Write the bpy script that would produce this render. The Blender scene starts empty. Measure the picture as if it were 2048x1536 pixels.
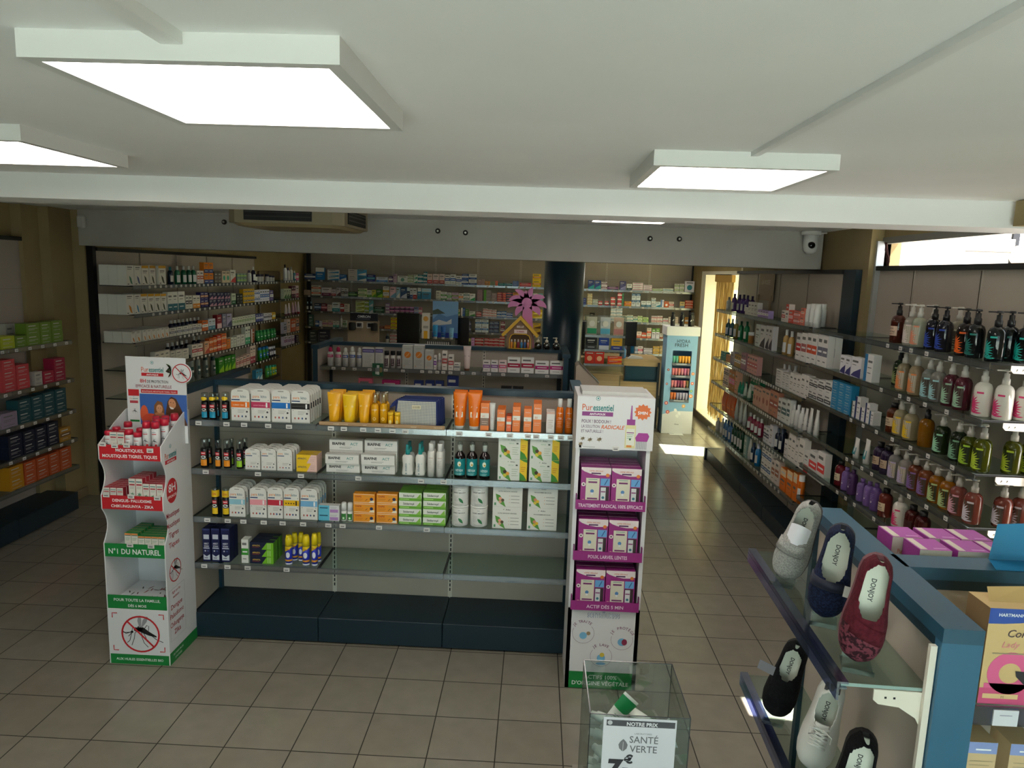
# Interior of a pharmacy: shelving, gondolas, product displays
SKY_STRENGTH = 4.0
PANEL_GLOW = 12.0
import bpy, math, random
from mathutils import Matrix, Vector
R = math.radians
SC = bpy.context.scene
COL = SC.collection
# ---------------------------------------------------------------- camera, world, sun, exposure
def make_camera():
    cd = bpy.data.cameras.new('camera'); cd.sensor_width = 36.0; cd.lens = 1430.18 * 36.0 / 2048.0
    cd.clip_start = 0.05; cd.clip_end = 200
    yaw, pitch, roll = -3.09992654e-02, 1.54451056e-01, 3.34557678e-02
    fwd = Vector((math.sin(yaw) * math.cos(pitch), math.cos(yaw) * math.cos(pitch), -math.sin(pitch)))
    rt = Vector((math.cos(yaw), -math.sin(yaw), 0)); up = rt.cross(fwd)
    r = rt * math.cos(roll) + up * math.sin(roll); u = -rt * math.sin(roll) + up * math.cos(roll)
    m = Matrix((r, u, -fwd)).transposed().to_4x4(); m.translation = Vector((0.124, -3.891, 2.398))
    cam = bpy.data.objects.new('camera', cd); cam.matrix_world = m; COL.objects.link(cam); SC.camera = cam
make_camera()
SC.view_settings.view_transform = 'Standard'; SC.view_settings.look = 'None'
SC.view_settings.gamma = 1.0; SC.view_settings.use_curve_mapping = False
SC.view_settings.exposure = 0.22
SC.cycles.max_bounces = 10; SC.cycles.diffuse_bounces = 5; SC.cycles.glossy_bounces = 3
SC.cycles.transparent_max_bounces = 24; SC.cycles.transmission_bounces = 6
SC.cycles.caustics_reflective = False; SC.cycles.caustics_refractive = False
SC.cycles.sample_clamp_indirect = 6.0
SC.cycles.use_denoising = True
W = bpy.data.worlds.new('sky'); SC.world = W; W.use_nodes = True
_n = W.node_tree.nodes; _l = W.node_tree.links
_bg = _n['Background']; _bg.inputs[0].default_value = (0.82, 0.91, 1.0, 1); _bg.inputs[1].default_value = SKY_STRENGTH
def lamp(kind, name, energy, col, loc, rot, **kw):
    d = bpy.data.lights.new(name, kind); d.energy = energy; d.color = col
    for k, v in kw.items(): setattr(d, k, v)
    o = bpy.data.objects.new(name, d); o.location = loc; o.rotation_euler = rot; COL.objects.link(o); return o
def aim(v):
    return Vector(v).to_track_quat('-Z', 'Y').to_euler()
# afternoon sun entering through the right hand windows
lamp('SUN', 'sun', 60.0, (1.0, 0.95, 0.90), (8, 4, 8), aim((-0.5, 0.06, -0.87)), angle=R(0.6))
# ---------------------------------------------------------------- materials
_M = {}
def lin(h):
    h = h.lstrip('#'); h = ''.join(k * 2 for k in h) if len(h) == 3 else h; c = [int(h[i:i + 2], 16) / 255 for i in (0, 2, 4)]
    return tuple(x / 12.92 if x <= 0.04045 else ((x + 0.055) / 1.055) ** 2.4 for x in c) + (1,)
def M(h, rough=0.5, metal=0.0, spec=0.5, coat=0.0):
    k = (h, rough, metal, spec, coat)
    if k in _M: return _M[k]
    m = bpy.data.materials.new('paint_' + h.lstrip('#')); m.use_nodes = True
    b = m.node_tree.nodes['Principled BSDF']; b.inputs['Base Color'].default_value = lin(h)
    b.inputs['Roughness'].default_value = rough; b.inputs['Metallic'].default_value = metal
    b.inputs['Specular IOR Level'].default_value = spec; b.inputs['Coat Weight'].default_value = coat
    _M[k] = m; return m
def MN(name, h1, h2, scale=(3, 3, 3), rough=0.6, detail=4, bump=0.0, ramp=(0.35, 0.65), spec=0.4):
    if name in _M: return _M[name]
    m = bpy.data.materials.new(name); m.use_nodes = True; nt = m.node_tree; N = nt.nodes; L = nt.links
    b = N['Principled BSDF']; tc = N.new('ShaderNodeTexCoord'); mp = N.new('ShaderNodeMapping'); mp.inputs['Scale'].default_value = scale
    nz = N.new('ShaderNodeTexNoise'); nz.inputs['Scale'].default_value = 1.0; nz.inputs['Detail'].default_value = detail
    cr = N.new('ShaderNodeValToRGB'); cr.color_ramp.elements[0].position = ramp[0]; cr.color_ramp.elements[1].position = ramp[1]
    cr.color_ramp.elements[0].color = lin(h1); cr.color_ramp.elements[1].color = lin(h2)
    L.new(tc.outputs['Object'], mp.inputs[0]); L.new(mp.outputs[0], nz.inputs['Vector']); L.new(nz.outputs['Fac'], cr.inputs[0]); L.new(cr.outputs[0], b.inputs['Base Color'])
    b.inputs['Roughness'].default_value = rough; b.inputs['Specular IOR Level'].default_value = spec
    if bump:
        bp = N.new('ShaderNodeBump'); bp.inputs['Strength'].default_value = bump; bp.inputs['Distance'].default_value = 0.01
        L.new(nz.outputs['Fac'], bp.inputs['Height']); L.new(bp.outputs[0], b.inputs['Normal'])
    _M[name] = m; return m
def MG(name, tint, alpha=0.12, rough=0.03):
    """clear sheet: mostly transparent with a gloss layer"""
    if name in _M: return _M[name]
    m = bpy.data.materials.new(name); m.use_nodes = True; nt = m.node_tree; N = nt.nodes; L = nt.links
    N.remove(N['Principled BSDF']); out = N['Material Output']
    tr = N.new('ShaderNodeBsdfTransparent'); tr.inputs[0].default_value = lin(tint)
    gl = N.new('ShaderNodeBsdfGlossy'); gl.inputs['Roughness'].default_value = rough; gl.inputs[0].default_value = (0.9, 0.95, 0.95, 1)
    fr = N.new('ShaderNodeLayerWeight'); fr.inputs['Blend'].default_value = 0.5; pw = N.new('ShaderNodeMath'); pw.operation = 'POWER'; pw.inputs[1].default_value = 4.0; ml = N.new('ShaderNodeMath'); ml.operation = 'MULTIPLY'; ml.inputs[1].default_value = 0.55
    mx = N.new('ShaderNodeMixShader'); ad = N.new('ShaderNodeMath'); ad.operation = 'MAXIMUM'; ad.inputs[1].default_value = alpha
    L.new(fr.outputs['Facing'], pw.inputs[0]); L.new(pw.outputs[0], ml.inputs[0]); L.new(ml.outputs[0], ad.inputs[0]); L.new(ad.outputs[0], mx.inputs[0]); L.new(tr.outputs[0], mx.inputs[1]); L.new(gl.outputs[0], mx.inputs[2]); L.new(mx.outputs[0], out.inputs[0])
    _M[name] = m; return m
def ME(name, h, s):
    if name in _M: return _M[name]
    m = bpy.data.materials.new(name); m.use_nodes = True; b = m.node_tree.nodes['Principled BSDF']
    b.inputs['Base Color'].default_value = lin(h); b.inputs['Emission Color'].default_value = lin(h); b.inputs['Emission Strength'].default_value = s
    _M[name] = m; return m
def tiles_mat():
    m = bpy.data.materials.new('floor_tiles'); m.use_nodes = True; nt = m.node_tree; N = nt.nodes; L = nt.links
    b = N['Principled BSDF']; tc = N.new('ShaderNodeTexCoord'); br = N.new('ShaderNodeTexBrick')
    br.offset = 0.0; br.squash = 1.0; br.inputs['Scale'].default_value = 1.0; br.inputs['Brick Width'].default_value = 0.34
    br.inputs['Row Height'].default_value = 0.34; br.inputs['Mortar Size'].default_value = 0.0032; br.inputs['Mortar Smooth'].default_value = 0.1
    br.inputs['Color1'].default_value = lin('#9a9486'); br.inputs['Color2'].default_value = lin('#928c7e'); br.inputs['Mortar'].default_value = lin('#2e281e')
    nz = N.new('ShaderNodeTexNoise'); nz.inputs['Scale'].default_value = 9; nz.inputs['Detail'].default_value = 5
    mx = N.new('ShaderNodeMix'); mx.data_type = 'RGBA'; mx.blend_type = 'MULTIPLY'; mx.inputs[0].default_value = 0.25
    L.new(tc.outputs['Object'], br.inputs['Vector']); L.new(tc.outputs['Object'], nz.inputs['Vector'])
    L.new(br.outputs['Color'], mx.inputs[6]); L.new(nz.outputs['Fac'], mx.inputs[7]); L.new(mx.outputs[2], b.inputs['Base Color'])
    rr = N.new('ShaderNodeMapRange'); rr.inputs['To Min'].default_value = 0.17; rr.inputs['To Max'].default_value = 0.8
    L.new(br.outputs['Fac'], rr.inputs['Value']); L.new(rr.outputs[0], b.inputs['Roughness'])
    bp = N.new('ShaderNodeBump'); bp.inputs['Strength'].default_value = 0.25; bp.inputs['Distance'].default_value = 0.003; bp.invert = True
    L.new(br.outputs['Fac'], bp.inputs['Height']); L.new(bp.outputs[0], b.inputs['Normal'])
    return m
def wood_mat(name, h1, h2, sc=(2, 2, 30)):
    return MN(name, h1, h2, scale=sc, rough=0.5, detail=6, ramp=(0.3, 0.7))
# ---------------------------------------------------------------- mesh builder
_T = {}
def text_geo(s, bold=0.0, shear=0.0):
    k = (s, bold, shear)
    if k in _T: return _T[k]
    c = bpy.data.curves.new('t', 'FONT'); c.body = s; c.size = 1.0; c.offset = bold; c.shear = shear; c.resolution_u = 2
    c.align_x = 'LEFT'; c.fill_mode = 'FRONT'
    o = bpy.data.objects.new('t', c); me = bpy.data.meshes.new_from_object(o)
    vs = [(v.co.x, v.co.y) for v in me.vertices]; fs = [tuple(p.vertices) for p in me.polygons]
    x0 = min([v[0] for v in vs] or [0]); x1 = max([v[0] for v in vs] or [1]); y1 = max([v[1] for v in vs] or [1])
    bpy.data.objects.remove(o); bpy.data.curves.remove(c); bpy.data.meshes.remove(me)
    _T[k] = (vs, fs, x0, x1, y1); return _T[k]
class MB:
    def __init__(s): s.v = []; s.f = []; s.m = []; s.s = []; s.mats = []
    def mi(s, m):
        if isinstance(m, str): m = M(m)
        if m not in s.mats: s.mats.append(m)
        return s.mats.index(m)
    def face(s, idx, m, smooth=False): s.f.append(tuple(idx)); s.m.append(s.mi(m)); s.s.append(smooth)
    def poly(s, pts, m, smooth=False):
        b = len(s.v); s.v += [tuple(p) for p in pts]; s.face(range(b, b + len(pts)), m, smooth); return s
    def box(s, x0, y0, z0, x1, y1, z1, m, front=None, side=None, top=None):
        b = len(s.v); s.v += [(x0, y0, z0), (x1, y0, z0), (x1, y1, z0), (x0, y1, z0), (x0, y0, z1), (x1, y0, z1), (x1, y1, z1), (x0, y1, z1)]
        for q, mm in (((0, 3, 2, 1), m), ((4, 5, 6, 7), top or m), ((0, 1, 5, 4), front or m), ((1, 2, 6, 5), side or m), ((2, 3, 7, 6), m), ((3, 0, 4, 7), side or m)):
            s.face([b + i for i in q], mm)
        return s
    def bbox(s, x0, y0, z0, x1, y1, z1, m, r=0.004):
        """box with bevelled vertical and horizontal edges (octagonal sections)"""
        b = len(s.v)
        ring = lambda z, i: [(x0 + i + r, y0 + i, z), (x1 - i - r, y0 + i, z), (x1 - i, y0 + i + r, z), (x1 - i, y1 - i - r, z), (x1 - i - r, y1 - i, z), (x0 + i + r, y1 - i, z), (x0 + i, y1 - i - r, z), (x0 + i, y0 + i + r, z)]
        for z, i in ((z0, r), (z0 + r, 0), (z1 - r, 0), (z1, r)): s.v += ring(z, i)
        s.face([b + 7 - i for i in range(8)], m); s.face([b + 24 + i for i in range(8)], m)
        for k in range(3):
            for i in range(8): s.face([b + k * 8 + i, b + k * 8 + (i + 1) % 8, b + k * 8 + 8 + (i + 1) % 8, b + k * 8 + 8 + i], m)
        return s
    def lathe(s, prof, mats, seg=14, cx=0.0, cy=0.0, sx=1.0, sy=1.0, smooth=True):
        """prof [(r,z)...]; mats one or one per section; closed top and bottom"""
        b = len(s.v); n = len(prof)
        for r, z in prof:
            for i in range(seg):
                a = 2 * math.pi * i / seg; s.v.append((cx + sx * r * math.cos(a), cy + sy * r * math.sin(a), z))
        for k in range(n - 1):
            mm = mats[k] if isinstance(mats, (list, tuple)) else mats
            for i in range(seg): s.face([b + k * seg + i, b + k * seg + (i + 1) % seg, b + (k + 1) * seg + (i + 1) % seg, b + (k + 1) * seg + i], mm, smooth)
        m0 = mats[0] if isinstance(mats, (list, tuple)) else mats; m1 = mats[-1] if isinstance(mats, (list, tuple)) else mats
        if prof[0][0] > 1e-5: s.face([b + seg - 1 - i for i in range(seg)], m0)
        if prof[-1][0] > 1e-5: s.face([b + (n - 1) * seg + i for i in range(seg)], m1)
        return s
    def arcband(s, r, z0, z1, a0, a1, m, cx=0.0, cy=0.0, seg=10, sx=1.0, sy=1.0, r2=None):
        """a wrapped label: angles measured from the front (-Y), in degrees"""
        b = len(s.v); r2 = r if r2 is None else r2
        for i in range(seg + 1):
            a = R(a0 + (a1 - a0) * i / seg); x = math.sin(a); y = -math.cos(a)
            s.v += [(cx + sx * r * x, cy + sy * r * y, z0), (cx + sx * r2 * x, cy + sy * r2 * y, z1)]
        for i in range(seg): s.face([b + 2 * i, b + 2 * i + 2, b + 2 * i + 3, b + 2 * i + 1], m, True)
        return s
    def tube(s, path, r, m, seg=8, caps=True):
        b = len(s.v); n = len(path); rr = r if isinstance(r, (list, tuple)) else [r] * n
        for k, p in enumerate(path):
            p = Vector(p); a = Vector(path[max(k - 1, 0)]); c = Vector(path[min(k + 1, n - 1)]); t = (c - a).normalized()
            u = t.cross(Vector((0, 0, 1)) if abs(t.z) < 0.9 else Vector((1, 0, 0))).normalized(); w = t.cross(u)
            for i in range(seg):
                q = p + u * rr[k] * math.cos(2 * math.pi * i / seg) + w * rr[k] * math.sin(2 * math.pi * i / seg); s.v.append(tuple(q))
        for k in range(n - 1):
            for i in range(seg): s.face([b + k * seg + i, b + k * seg + (i + 1) % seg, b + (k + 1) * seg + (i + 1) % seg, b + (k + 1) * seg + i], m, True)
        if caps: s.face([b + seg - 1 - i for i in range(seg)], m); s.face([b + (n - 1) * seg + i for i in range(seg)], m)
        return s
    def prism(s, pts, y0, y1, m, side=None):
        """outline in x,z extruded along y"""
        n = len(pts); b = len(s.v); s.v += [(x, y0, z) for x, z in pts] + [(x, y1, z) for x, z in pts]
        s.face(range(b, b + n), m); s.face([b + 2 * n - 1 - i for i in range(n)], side or m)
        for i in range(n): s.face([b + i, b + n + i, b + n + (i + 1) % n, b + (i + 1) % n], side or m)
        return s
    def rect(s, x0, z0, x1, z1, m, y=0.0):
        return s.poly([(x0, y, z0), (x1, y, z0), (x1, y, z1), (x0, y, z1)], m)
    def disc(s, x, z, r, m, y=0.0, n=20, rz=None, a=0.0):
        rz = rz or r; ca, sa = math.cos(a), math.sin(a); P = []
        for i in range(n):
            t = 2 * math.pi * i / n; u = r * math.cos(t); w = rz * math.sin(t); P.append((x + u * ca - w * sa, y, z + u * sa + w * ca))
        return s.poly(P, m)
    def ringd(s, x, z, r, w, m, y=0.0, n=28, a0=0, a1=360):
        b = len(s.v)
        for i in range(n + 1):
            t = R(a0 + (a1 - a0) * i / n); s.v += [(x + r * math.cos(t), y, z + r * math.sin(t)), (x + (r + w) * math.cos(t), y, z + (r + w) * math.sin(t))]
        for i in range(n): s.face([b + 2 * i, b + 2 * i + 1, b + 2 * i + 3, b + 2 * i + 2], m)
        return s
    def stroke(s, pts, w, m, y=0.0):
        """flat polyline of width w in the x,z plane (w may be a list)"""
        b = len(s.v); n = len(pts); ww = w if isinstance(w, (list, tuple)) else [w] * n
        for k in range(n):
            ax, az = pts[max(k - 1, 0)]; cx, cz = pts[min(k + 1, n - 1)]; dx, dz = cx - ax, cz - az; d = math.hypot(dx, dz) or 1
            nx, nz = -dz / d * ww[k] / 2, dx / d * ww[k] / 2; s.v += [(pts[k][0] + nx, y, pts[k][1] + nz), (pts[k][0] - nx, y, pts[k][1] - nz)]
        for k in range(n - 1): s.face([b + 2 * k + 1, b + 2 * k + 3, b + 2 * k + 2, b + 2 * k], m)
        return s
    def text(s, t, x, z, size, m, y=0.0, align='c', bold=0.0, shear=0.0, maxw=None, ang=0.0, sx=1.0):
        vs, fs, x0, x1, y1 = text_geo(t, bold, shear); w = (x1 - x0) * size * sx
        if maxw and w > maxw: sx *= maxw / w; w = maxw
        off = {'c': -w / 2, 'l': 0, 'r': -w}[align]; ca, sa = math.cos(R(ang)), math.sin(R(ang)); b = len(s.v)
        for a, c in vs:
            u = (a - x0) * size * sx + off; q = c * size; s.v.append((x + u * ca - q * sa, y, z + u * sa + q * ca))
        for f in fs: s.face([b + i for i in f], m)
        return s
    def arctext(s, t, cx, cz, r, size, m, y=0.0, a0=150, a1=30):
        n = len(t)
        for i, ch in enumerate(t):
            if ch == ' ': continue
            a = a0 + (a1 - a0) * i / max(n - 1, 1); s.text(ch, cx + r * math.cos(R(a)), cz + r * math.sin(R(a)), size, m, y, 'c', 0.01, 0, None, a - 90)
        return s
    def add(s, o, mat=None):
        b = len(s.v); s.v += [tuple(mat @ Vector(v)) for v in o.v] if mat is not None else list(o.v)
        for f, m, sm in zip(o.f, o.m, o.s): s.f.append(tuple(b + i for i in f)); s.m.append(s.mi(o.mats[m])); s.s.append(sm)
        return s
    def mesh(s, name='mesh'):
        me = bpy.data.meshes.new(name); me.from_pydata(s.v, [], s.f)
        for m in s.mats: me.materials.append(m)
        me.polygons.foreach_set('material_index', s.m); me.polygons.foreach_set('use_smooth', s.s); me.update(); return me
    def build(s, name, parent=None, loc=(0, 0, 0), rz=0.0):
        o = bpy.data.objects.new(name, s.mesh(name)); COL.objects.link(o); o.parent = parent; o.location = loc; o.rotation_euler = (0, 0, rz); return o
def T(x=0, y=0, z=0, rz=0.0, rx=0.0, ry=0.0): return Matrix.Translation((x, y, z)) @ Matrix.Rotation(rz, 4, 'Z') @ Matrix.Rotation(ry, 4, 'Y') @ Matrix.Rotation(rx, 4, 'X')
def tag(o, label=None, cat=None, group=None, kind=None):
    if label: o['label'] = label
    if cat: o['category'] = cat
    if group: o['group'] = group
    if kind: o['kind'] = kind
    return o
def empty(name, label, cat, loc=(0, 0, 0), rz=0.0, group=None):
    o = bpy.data.objects.new(name, None); o.empty_display_size = 0.1; COL.objects.link(o); o.location = loc; o.rotation_euler = (0, 0, rz)
    return tag(o, label, cat, group)
def struct(name, mb, label): return tag(mb.build(name), label, None, None, 'structure')
def dup(root, loc, rz, label=None):
    r = root.copy(); COL.objects.link(r); r.location = loc; r.rotation_euler = (0, 0, rz)
    if label: r['label'] = label
    for ch in root.children:
        c = ch.copy(); COL.objects.link(c); c.parent = r
        for g in ch.children:
            d = g.copy(); COL.objects.link(d); d.parent = c
    return r
ORD = ['first', 'second', 'third', 'fourth', 'fifth', 'sixth', 'seventh', 'eighth', 'ninth', 'tenth', 'eleventh', 'twelfth', 'thirteenth', 'fourteenth', 'fifteenth', 'sixteenth', 'seventeenth', 'eighteenth', 'nineteenth']
def ordinal(i):
    if i < 19: return ORD[i]
    n = i + 1
    if n % 10 == 0: return {20: 'twentieth', 30: 'thirtieth', 40: 'fortieth', 50: 'fiftieth'}.get(n, '%dth' % n)
    return {2: 'twenty', 3: 'thirty', 4: 'forty', 5: 'fifty', 6: 'sixty'}[n // 10] + '-' + ORD[n % 10 - 1]
CN = {'white': 'eceae4', 'black': '141416', 'grey': '8c8c8c', 'red': 'c81e28', 'orange': 'f07814', 'yellow': 'f5d21e', 'green': '2e8c3c', 'lime green': '9ccc3c', 'dark green': '14502d', 'teal': '148c8c', 'light blue': '82c8eb', 'blue': '1e5ab4', 'navy': '141e50', 'purple': '6e3c8c', 'lilac': 'b4a0d2', 'pink': 'f0a0b4', 'magenta': 'aa2878', 'brown': '6e4628', 'beige': 'd2be9b', 'dark red': '6e1428'}
def cname(h):
    a = lin(h)[:3]; best = None
    for k, v in CN.items():
        b = lin(v)[:3]; d = sum((x ** .5 - y ** .5) ** 2 for x, y in zip(a, b))
        if best is None or d < best[0]: best = (d, k)
    return best[1]
# ---------------------------------------------------------------- room shell
WHITE = MN('ceiling_paint', '#e6e6e6', '#ebebeb', (1.5, 1.5, 1.5), 0.85, spec=0.15)
TAN = MN('tan_wall_paint', '#94835f', '#9d8c67', (2, 2, 2), 0.8, spec=0.2)
GREIGE = MN('lintel_paint', '#a6a19a', '#aeaaa3', (2, 2, 2), 0.8, spec=0.2)
CREAM = MN('cream_panel', '#b0a598', '#b7ac9f', (2, 2, 2), 0.55, spec=0.3)
PETROL = M('#17394a', 0.42, 0, 0.5); DEEP = M('#0f2733', 0.45, 0, 0.5)
GLASS = MG('clear_glass', '#e6f0ec', 0.08, 0.02); ACRYL = MG('clear_acrylic', '#e9efee', 0.10, 0.03); LIP = MG('price_rail_plastic', '#c9d0dc', 0.32, 0.25)
EDGE = M('#5f7f80', 0.15, 0, 0.6); SLOT = M('#181818', 0.8); BONE = M('#d9d3c6', 0.4)
floor = MB().box(-6.2, -6.2, -0.1, 6.2, 10.2, 0, tiles_mat()); struct('floor', floor, 'beige square floor tiles with dark joints')
struct('ceiling', MB().box(-4.9, -6.2, 2.808, 2.86, -0.34, 3.0, WHITE).box(-4.9, -0.34, 2.685, 2.86, 0.0, 3.0, WHITE).box(-4.9, 0.0, 2.86, 3.0, 9.9, 3.0, WHITE), 'white plaster ceiling with a dropped beam')
struct('trim_1', MB().box(2.34, -6.2, 2.69, 2.86, -0.38, 2.806, TAN), 'tan bulkhead above the glazed opening')
struct('wall_lintel', MB().box(-4.28, 2.93, 2.52, 2.74, 3.25, 2.86, GREIGE), 'deep greige lintel across the shop')
wl = MB().box(-4.9, -6.2, 0, -4.62, 2.72, 2.86, TAN).box(-4.9, 2.72, 0, -4.42, 3.04, 2.86, TAN).box(-4.66, 2.5, 0, -4.52, 2.74, 2.86, TAN).box(-4.9, 3.04, 0, -4.30, 9.9, 2.86, TAN)
struct('wall_left', wl, 'tan left wall with shallow pilasters')
struct('baseboard_left', MB().box(-4.62, 2.66, 0, -4.4, 2.72, 0.09, M('#8f8062', 0.5)).box(-4.42, 2.72, 0, -4.405, 3.04, 0.09, M('#8f8062', 0.5)), 'low tan skirting at the pilaster')
struct('wall_back', MB().box(-4.9, 9.68, 0, 3.4, 9.9, 2.86, TAN), 'tan wall behind the back shelving')
wr = MB().box(2.76, 2.0, 0, 3.0, 5.55, 2.86, TAN).box(2.99, 8.92, 0, 3.35, 9.9, 2.86, TAN).box(2.99, 5.55, 2.53, 3.35, 8.92, 2.86, TAN).box(2.86, -0.37, 2.77, 3.0, 2.05, 2.86, TAN)
wr.box(2.86, -6.2, 0, 3.0, -0.37, 2.86, TAN).box(2.76, 5.53, 0, 3.4, 5.62, 2.86, M('#e4dcca', 0.7))
struct('wall_right', wr, 'tan right wall with window openings')
struct('wall_front', MB().box(-4.9, -6.3, 0, -1.6, -6.1, 3.0, TAN).box(2.7, -6.3, 0, 3.0, -6.1, 3.0, TAN).box(-1.6, -6.3, 2.6, 2.7, -6.1, 3.0, TAN), 'front wall beside the shop window')
def window(name, mbframe, mbglass, label):
    o = struct(name, mbframe, label)
    if mbglass: mbglass.build('window_glass', o)
    return o
WF = M('#ece6da', 0.5)
f = MB()
for x0, x1 in ((-1.6, -1.52), (0.5, 0.58), (2.62, 2.7)): f.box(x0, -6.25, 0, x1, -6.15, 2.6, M('#c8c8c8', 0.4, 0.6))
f.box(-1.6, -6.25, 2.52, 2.7, -6.15, 2.6, M('#c8c8c8', 0.4, 0.6)).box(-1.6, -6.25, 0, 2.7, -6.15, 0.1, M('#c8c8c8', 0.4, 0.6))
window('window_1', f, MB().box(-1.52, -6.205, 0.1, 2.62, -6.195, 2.52, GLASS), 'glazed shop front')
# deep sunlit window niche at the back of the right wall
f = MB().box(3.0, 8.62, 0.12, 3.4, 8.92, 2.53, WF).box(3.0, 5.62, 2.47, 3.4, 8.62, 2.53, WF).box(3.0, 5.62, 0.0, 3.4, 8.92, 0.12, M('#e8e0d0', 0.5), front=M('#5b564c'))
f.box(2.985, 5.62, 0.0, 3.0, 8.92, 0.115, M('#6b6456', 0.5))
for y in (6.9, 7.75): f.box(3.3, y, 0.12, 3.36, y + 0.06, 2.47, WF)
window('window_2', f, MB().box(3.33, 5.62, 0.12, 3.335, 8.62, 2.47, GLASS), 'tall white window niche flooded by sunlight')
BLIND = bpy.data.materials.new('translucent_blind'); BLIND.use_nodes = True
_nt = BLIND.node_tree; _b = _nt.nodes['Principled BSDF']; _b.inputs['Base Color'].default_value = lin('#efe6d2'); _b.inputs['Roughness'].default_value = .8
_tl = _nt.nodes.new('ShaderNodeBsdfTranslucent'); _tl.inputs[0].default_value = lin('#f6ecd4'); _mx = _nt.nodes.new('ShaderNodeMixShader'); _mx.inputs[0].default_value = .6
_nt.links.new(_b.outputs[0], _mx.inputs[1]); _nt.links.new(_tl.outputs[0], _mx.inputs[2]); _nt.links.new(_mx.outputs[0], _nt.nodes['Material Output'].inputs[0])
tag(MB().box(3.26, 6.2, 0.13, 3.265, 8.62, 2.46, BLIND).build('added_blind'), 'added pale translucent blind filling the sunlit window niche', 'blind')  # blind added to stop the sun here and glow from behind
def curtain_mat():
    m = bpy.data.materials.new('straw_strands'); m.use_nodes = True; nt = m.node_tree; b = nt.nodes['Principled BSDF']; N = nt.nodes; L = nt.links
    tc = N.new('ShaderNodeTexCoord'); mp = N.new('ShaderNodeMapping'); mp.inputs['Scale'].default_value = (60, 60, 3); nz = N.new('ShaderNodeTexNoise'); nz.inputs['Scale'].default_value = 1; nz.inputs['Detail'].default_value = 3; cr = N.new('ShaderNodeValToRGB'); cr.color_ramp.elements[0].position = .38; cr.color_ramp.elements[1].position = .6; cr.color_ramp.elements[0].color = lin('#a8894a'); cr.color_ramp.elements[1].color = lin('#ead7a0')
    tl = N.new('ShaderNodeBsdfTranslucent'); mx = N.new('ShaderNodeMixShader'); mx.inputs[0].default_value = .45
    L.new(tc.outputs['Object'], mp.inputs[0]); L.new(mp.outputs[0], nz.inputs[0]); L.new(nz.outputs[0], cr.inputs[0]); L.new(cr.outputs[0], b.inputs['Base Color']); L.new(cr.outputs[0], tl.inputs[0]); L.new(b.outputs[0], mx.inputs[1]); L.new(tl.outputs[0], mx.inputs[2]); L.new(mx.outputs[0], N['Material Output'].inputs[0]); b.inputs['Roughness'].default_value = .8; return m
_cm = curtain_mat(); cu = empty('strand_curtain', 'straw coloured strand curtain hanging in the sunlit window niche', 'curtain', (3.03, 6.98, 0.16)); q = MB()
for i in range(72):
    y = i * .0135; zz = .0 if i % 3 else .03; q.tube([(.012 * math.sin(i * 1.7), y, 2.26 - zz * .3), (.012 * math.sin(i), y + .004, 1.2), (.01 * math.cos(i), y, .02 + .03 * (i % 4))], .0058, _cm, 5, False)
tag(q.build('strands', cu), None, None, None, 'stuff'); MB().bbox(-.03, -.02, 2.20, .03, 1.0, 2.33, M('#b89048', .6), .01).build('valance', cu)
# glazed opening above the near right shelving
f = MB().box(2.85, -0.37, 2.72, 2.9, 2.12, 2.77, M('#77756f', 0.4)).box(2.84, 2.0, 0, 2.92, 2.05, 2.74, M('#c8b480', 0.5)).box(2.80, 1.97, 0, 2.86, 2.0, 2.74, M('#b9bcbc', 0.35, 0.5))
window('window_3', f, None, 'cream framed opening behind the right shelving')
# vestibule beyond that opening
WW = M('#e6e2da', 0.8)
struct('wall_vestibule', MB().box(3.0, 3.2, 0, 4.6, 3.35, 4.2, WW).box(4.62, 3.2, 0, 4.68, 3.3, 4.2, M('#1c1c20', 0.5)).box(4.68, 3.3, 0, 7.0, 3.4, 2.75, M('#d8cdb4', 0.8)), 'white wall of the bright vestibule')
struct('ground_outside', MB().box(3.0, -30, -0.12, 60, 40, -0.1, MN('paving_outside', '#bcbab8', '#c8c6c4', (1, 1, 1), 0.9)).box(-30, -40, -0.12, 30, -6.3, -0.1, MN('paving_outside', '#bcbab8', '#c8c6c4', (1, 1, 1), 0.9)), 'pale paving outside the shop')
# blue petrol uprights against the right wall
# ---------------------------------------------------------------- ceiling lights and fittings
def ceiling_light(loc, w, d, label, h=0.05):
    t = empty('ceiling_light', label, 'light', loc, 0, 'square LED ceiling lights')
    F = M('#d4d4d2', 0.35); fr = MB(); b = 0.028
    fr.box(0, 0, -h, w, b, 0, F).box(0, d - b, -h, w, d, 0, F).box(0, b, -h, b, d - b, 0, F).box(w - b, b, -h, w, d - b, 0, F).box(b, b, -0.012, w - b, d - b, 0, F)
    fr.build('frame', t)
    MB().box(b, b, -h + 0.004, w - b, d - b, -h + 0.010, ME('light_panel', '#fff4ea', PANEL_GLOW)).build('diffuser', t)
    return t
ceiling_light((-0.845, -2.54, 2.808), 0.597, 0.61, 'largest square ceiling light panel, nearest the camera')
ceiling_light((-2.12, -1.60, 2.808), 0.597, 0.60, 'ceiling light panel cut by the left edge of the photo')
ceiling_light((0.485, -1.47, 2.808), 0.597, 0.62, 'square ceiling light panel on the right, with trunking')
ceiling_light((0.50, 1.28, 2.86), 0.597, 0.60, 'ceiling light panel half hidden behind the beam')
ceiling_light((-1.6, 4.6, 2.86), 0.597, 0.60, 'added unseen light panel over the counter area'); ceiling_light((1.2, 7.2, 2.86), 0.597, 0.60, 'added unseen light panel by the back window')  # both panels added out of view to brighten the rear zone
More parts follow.
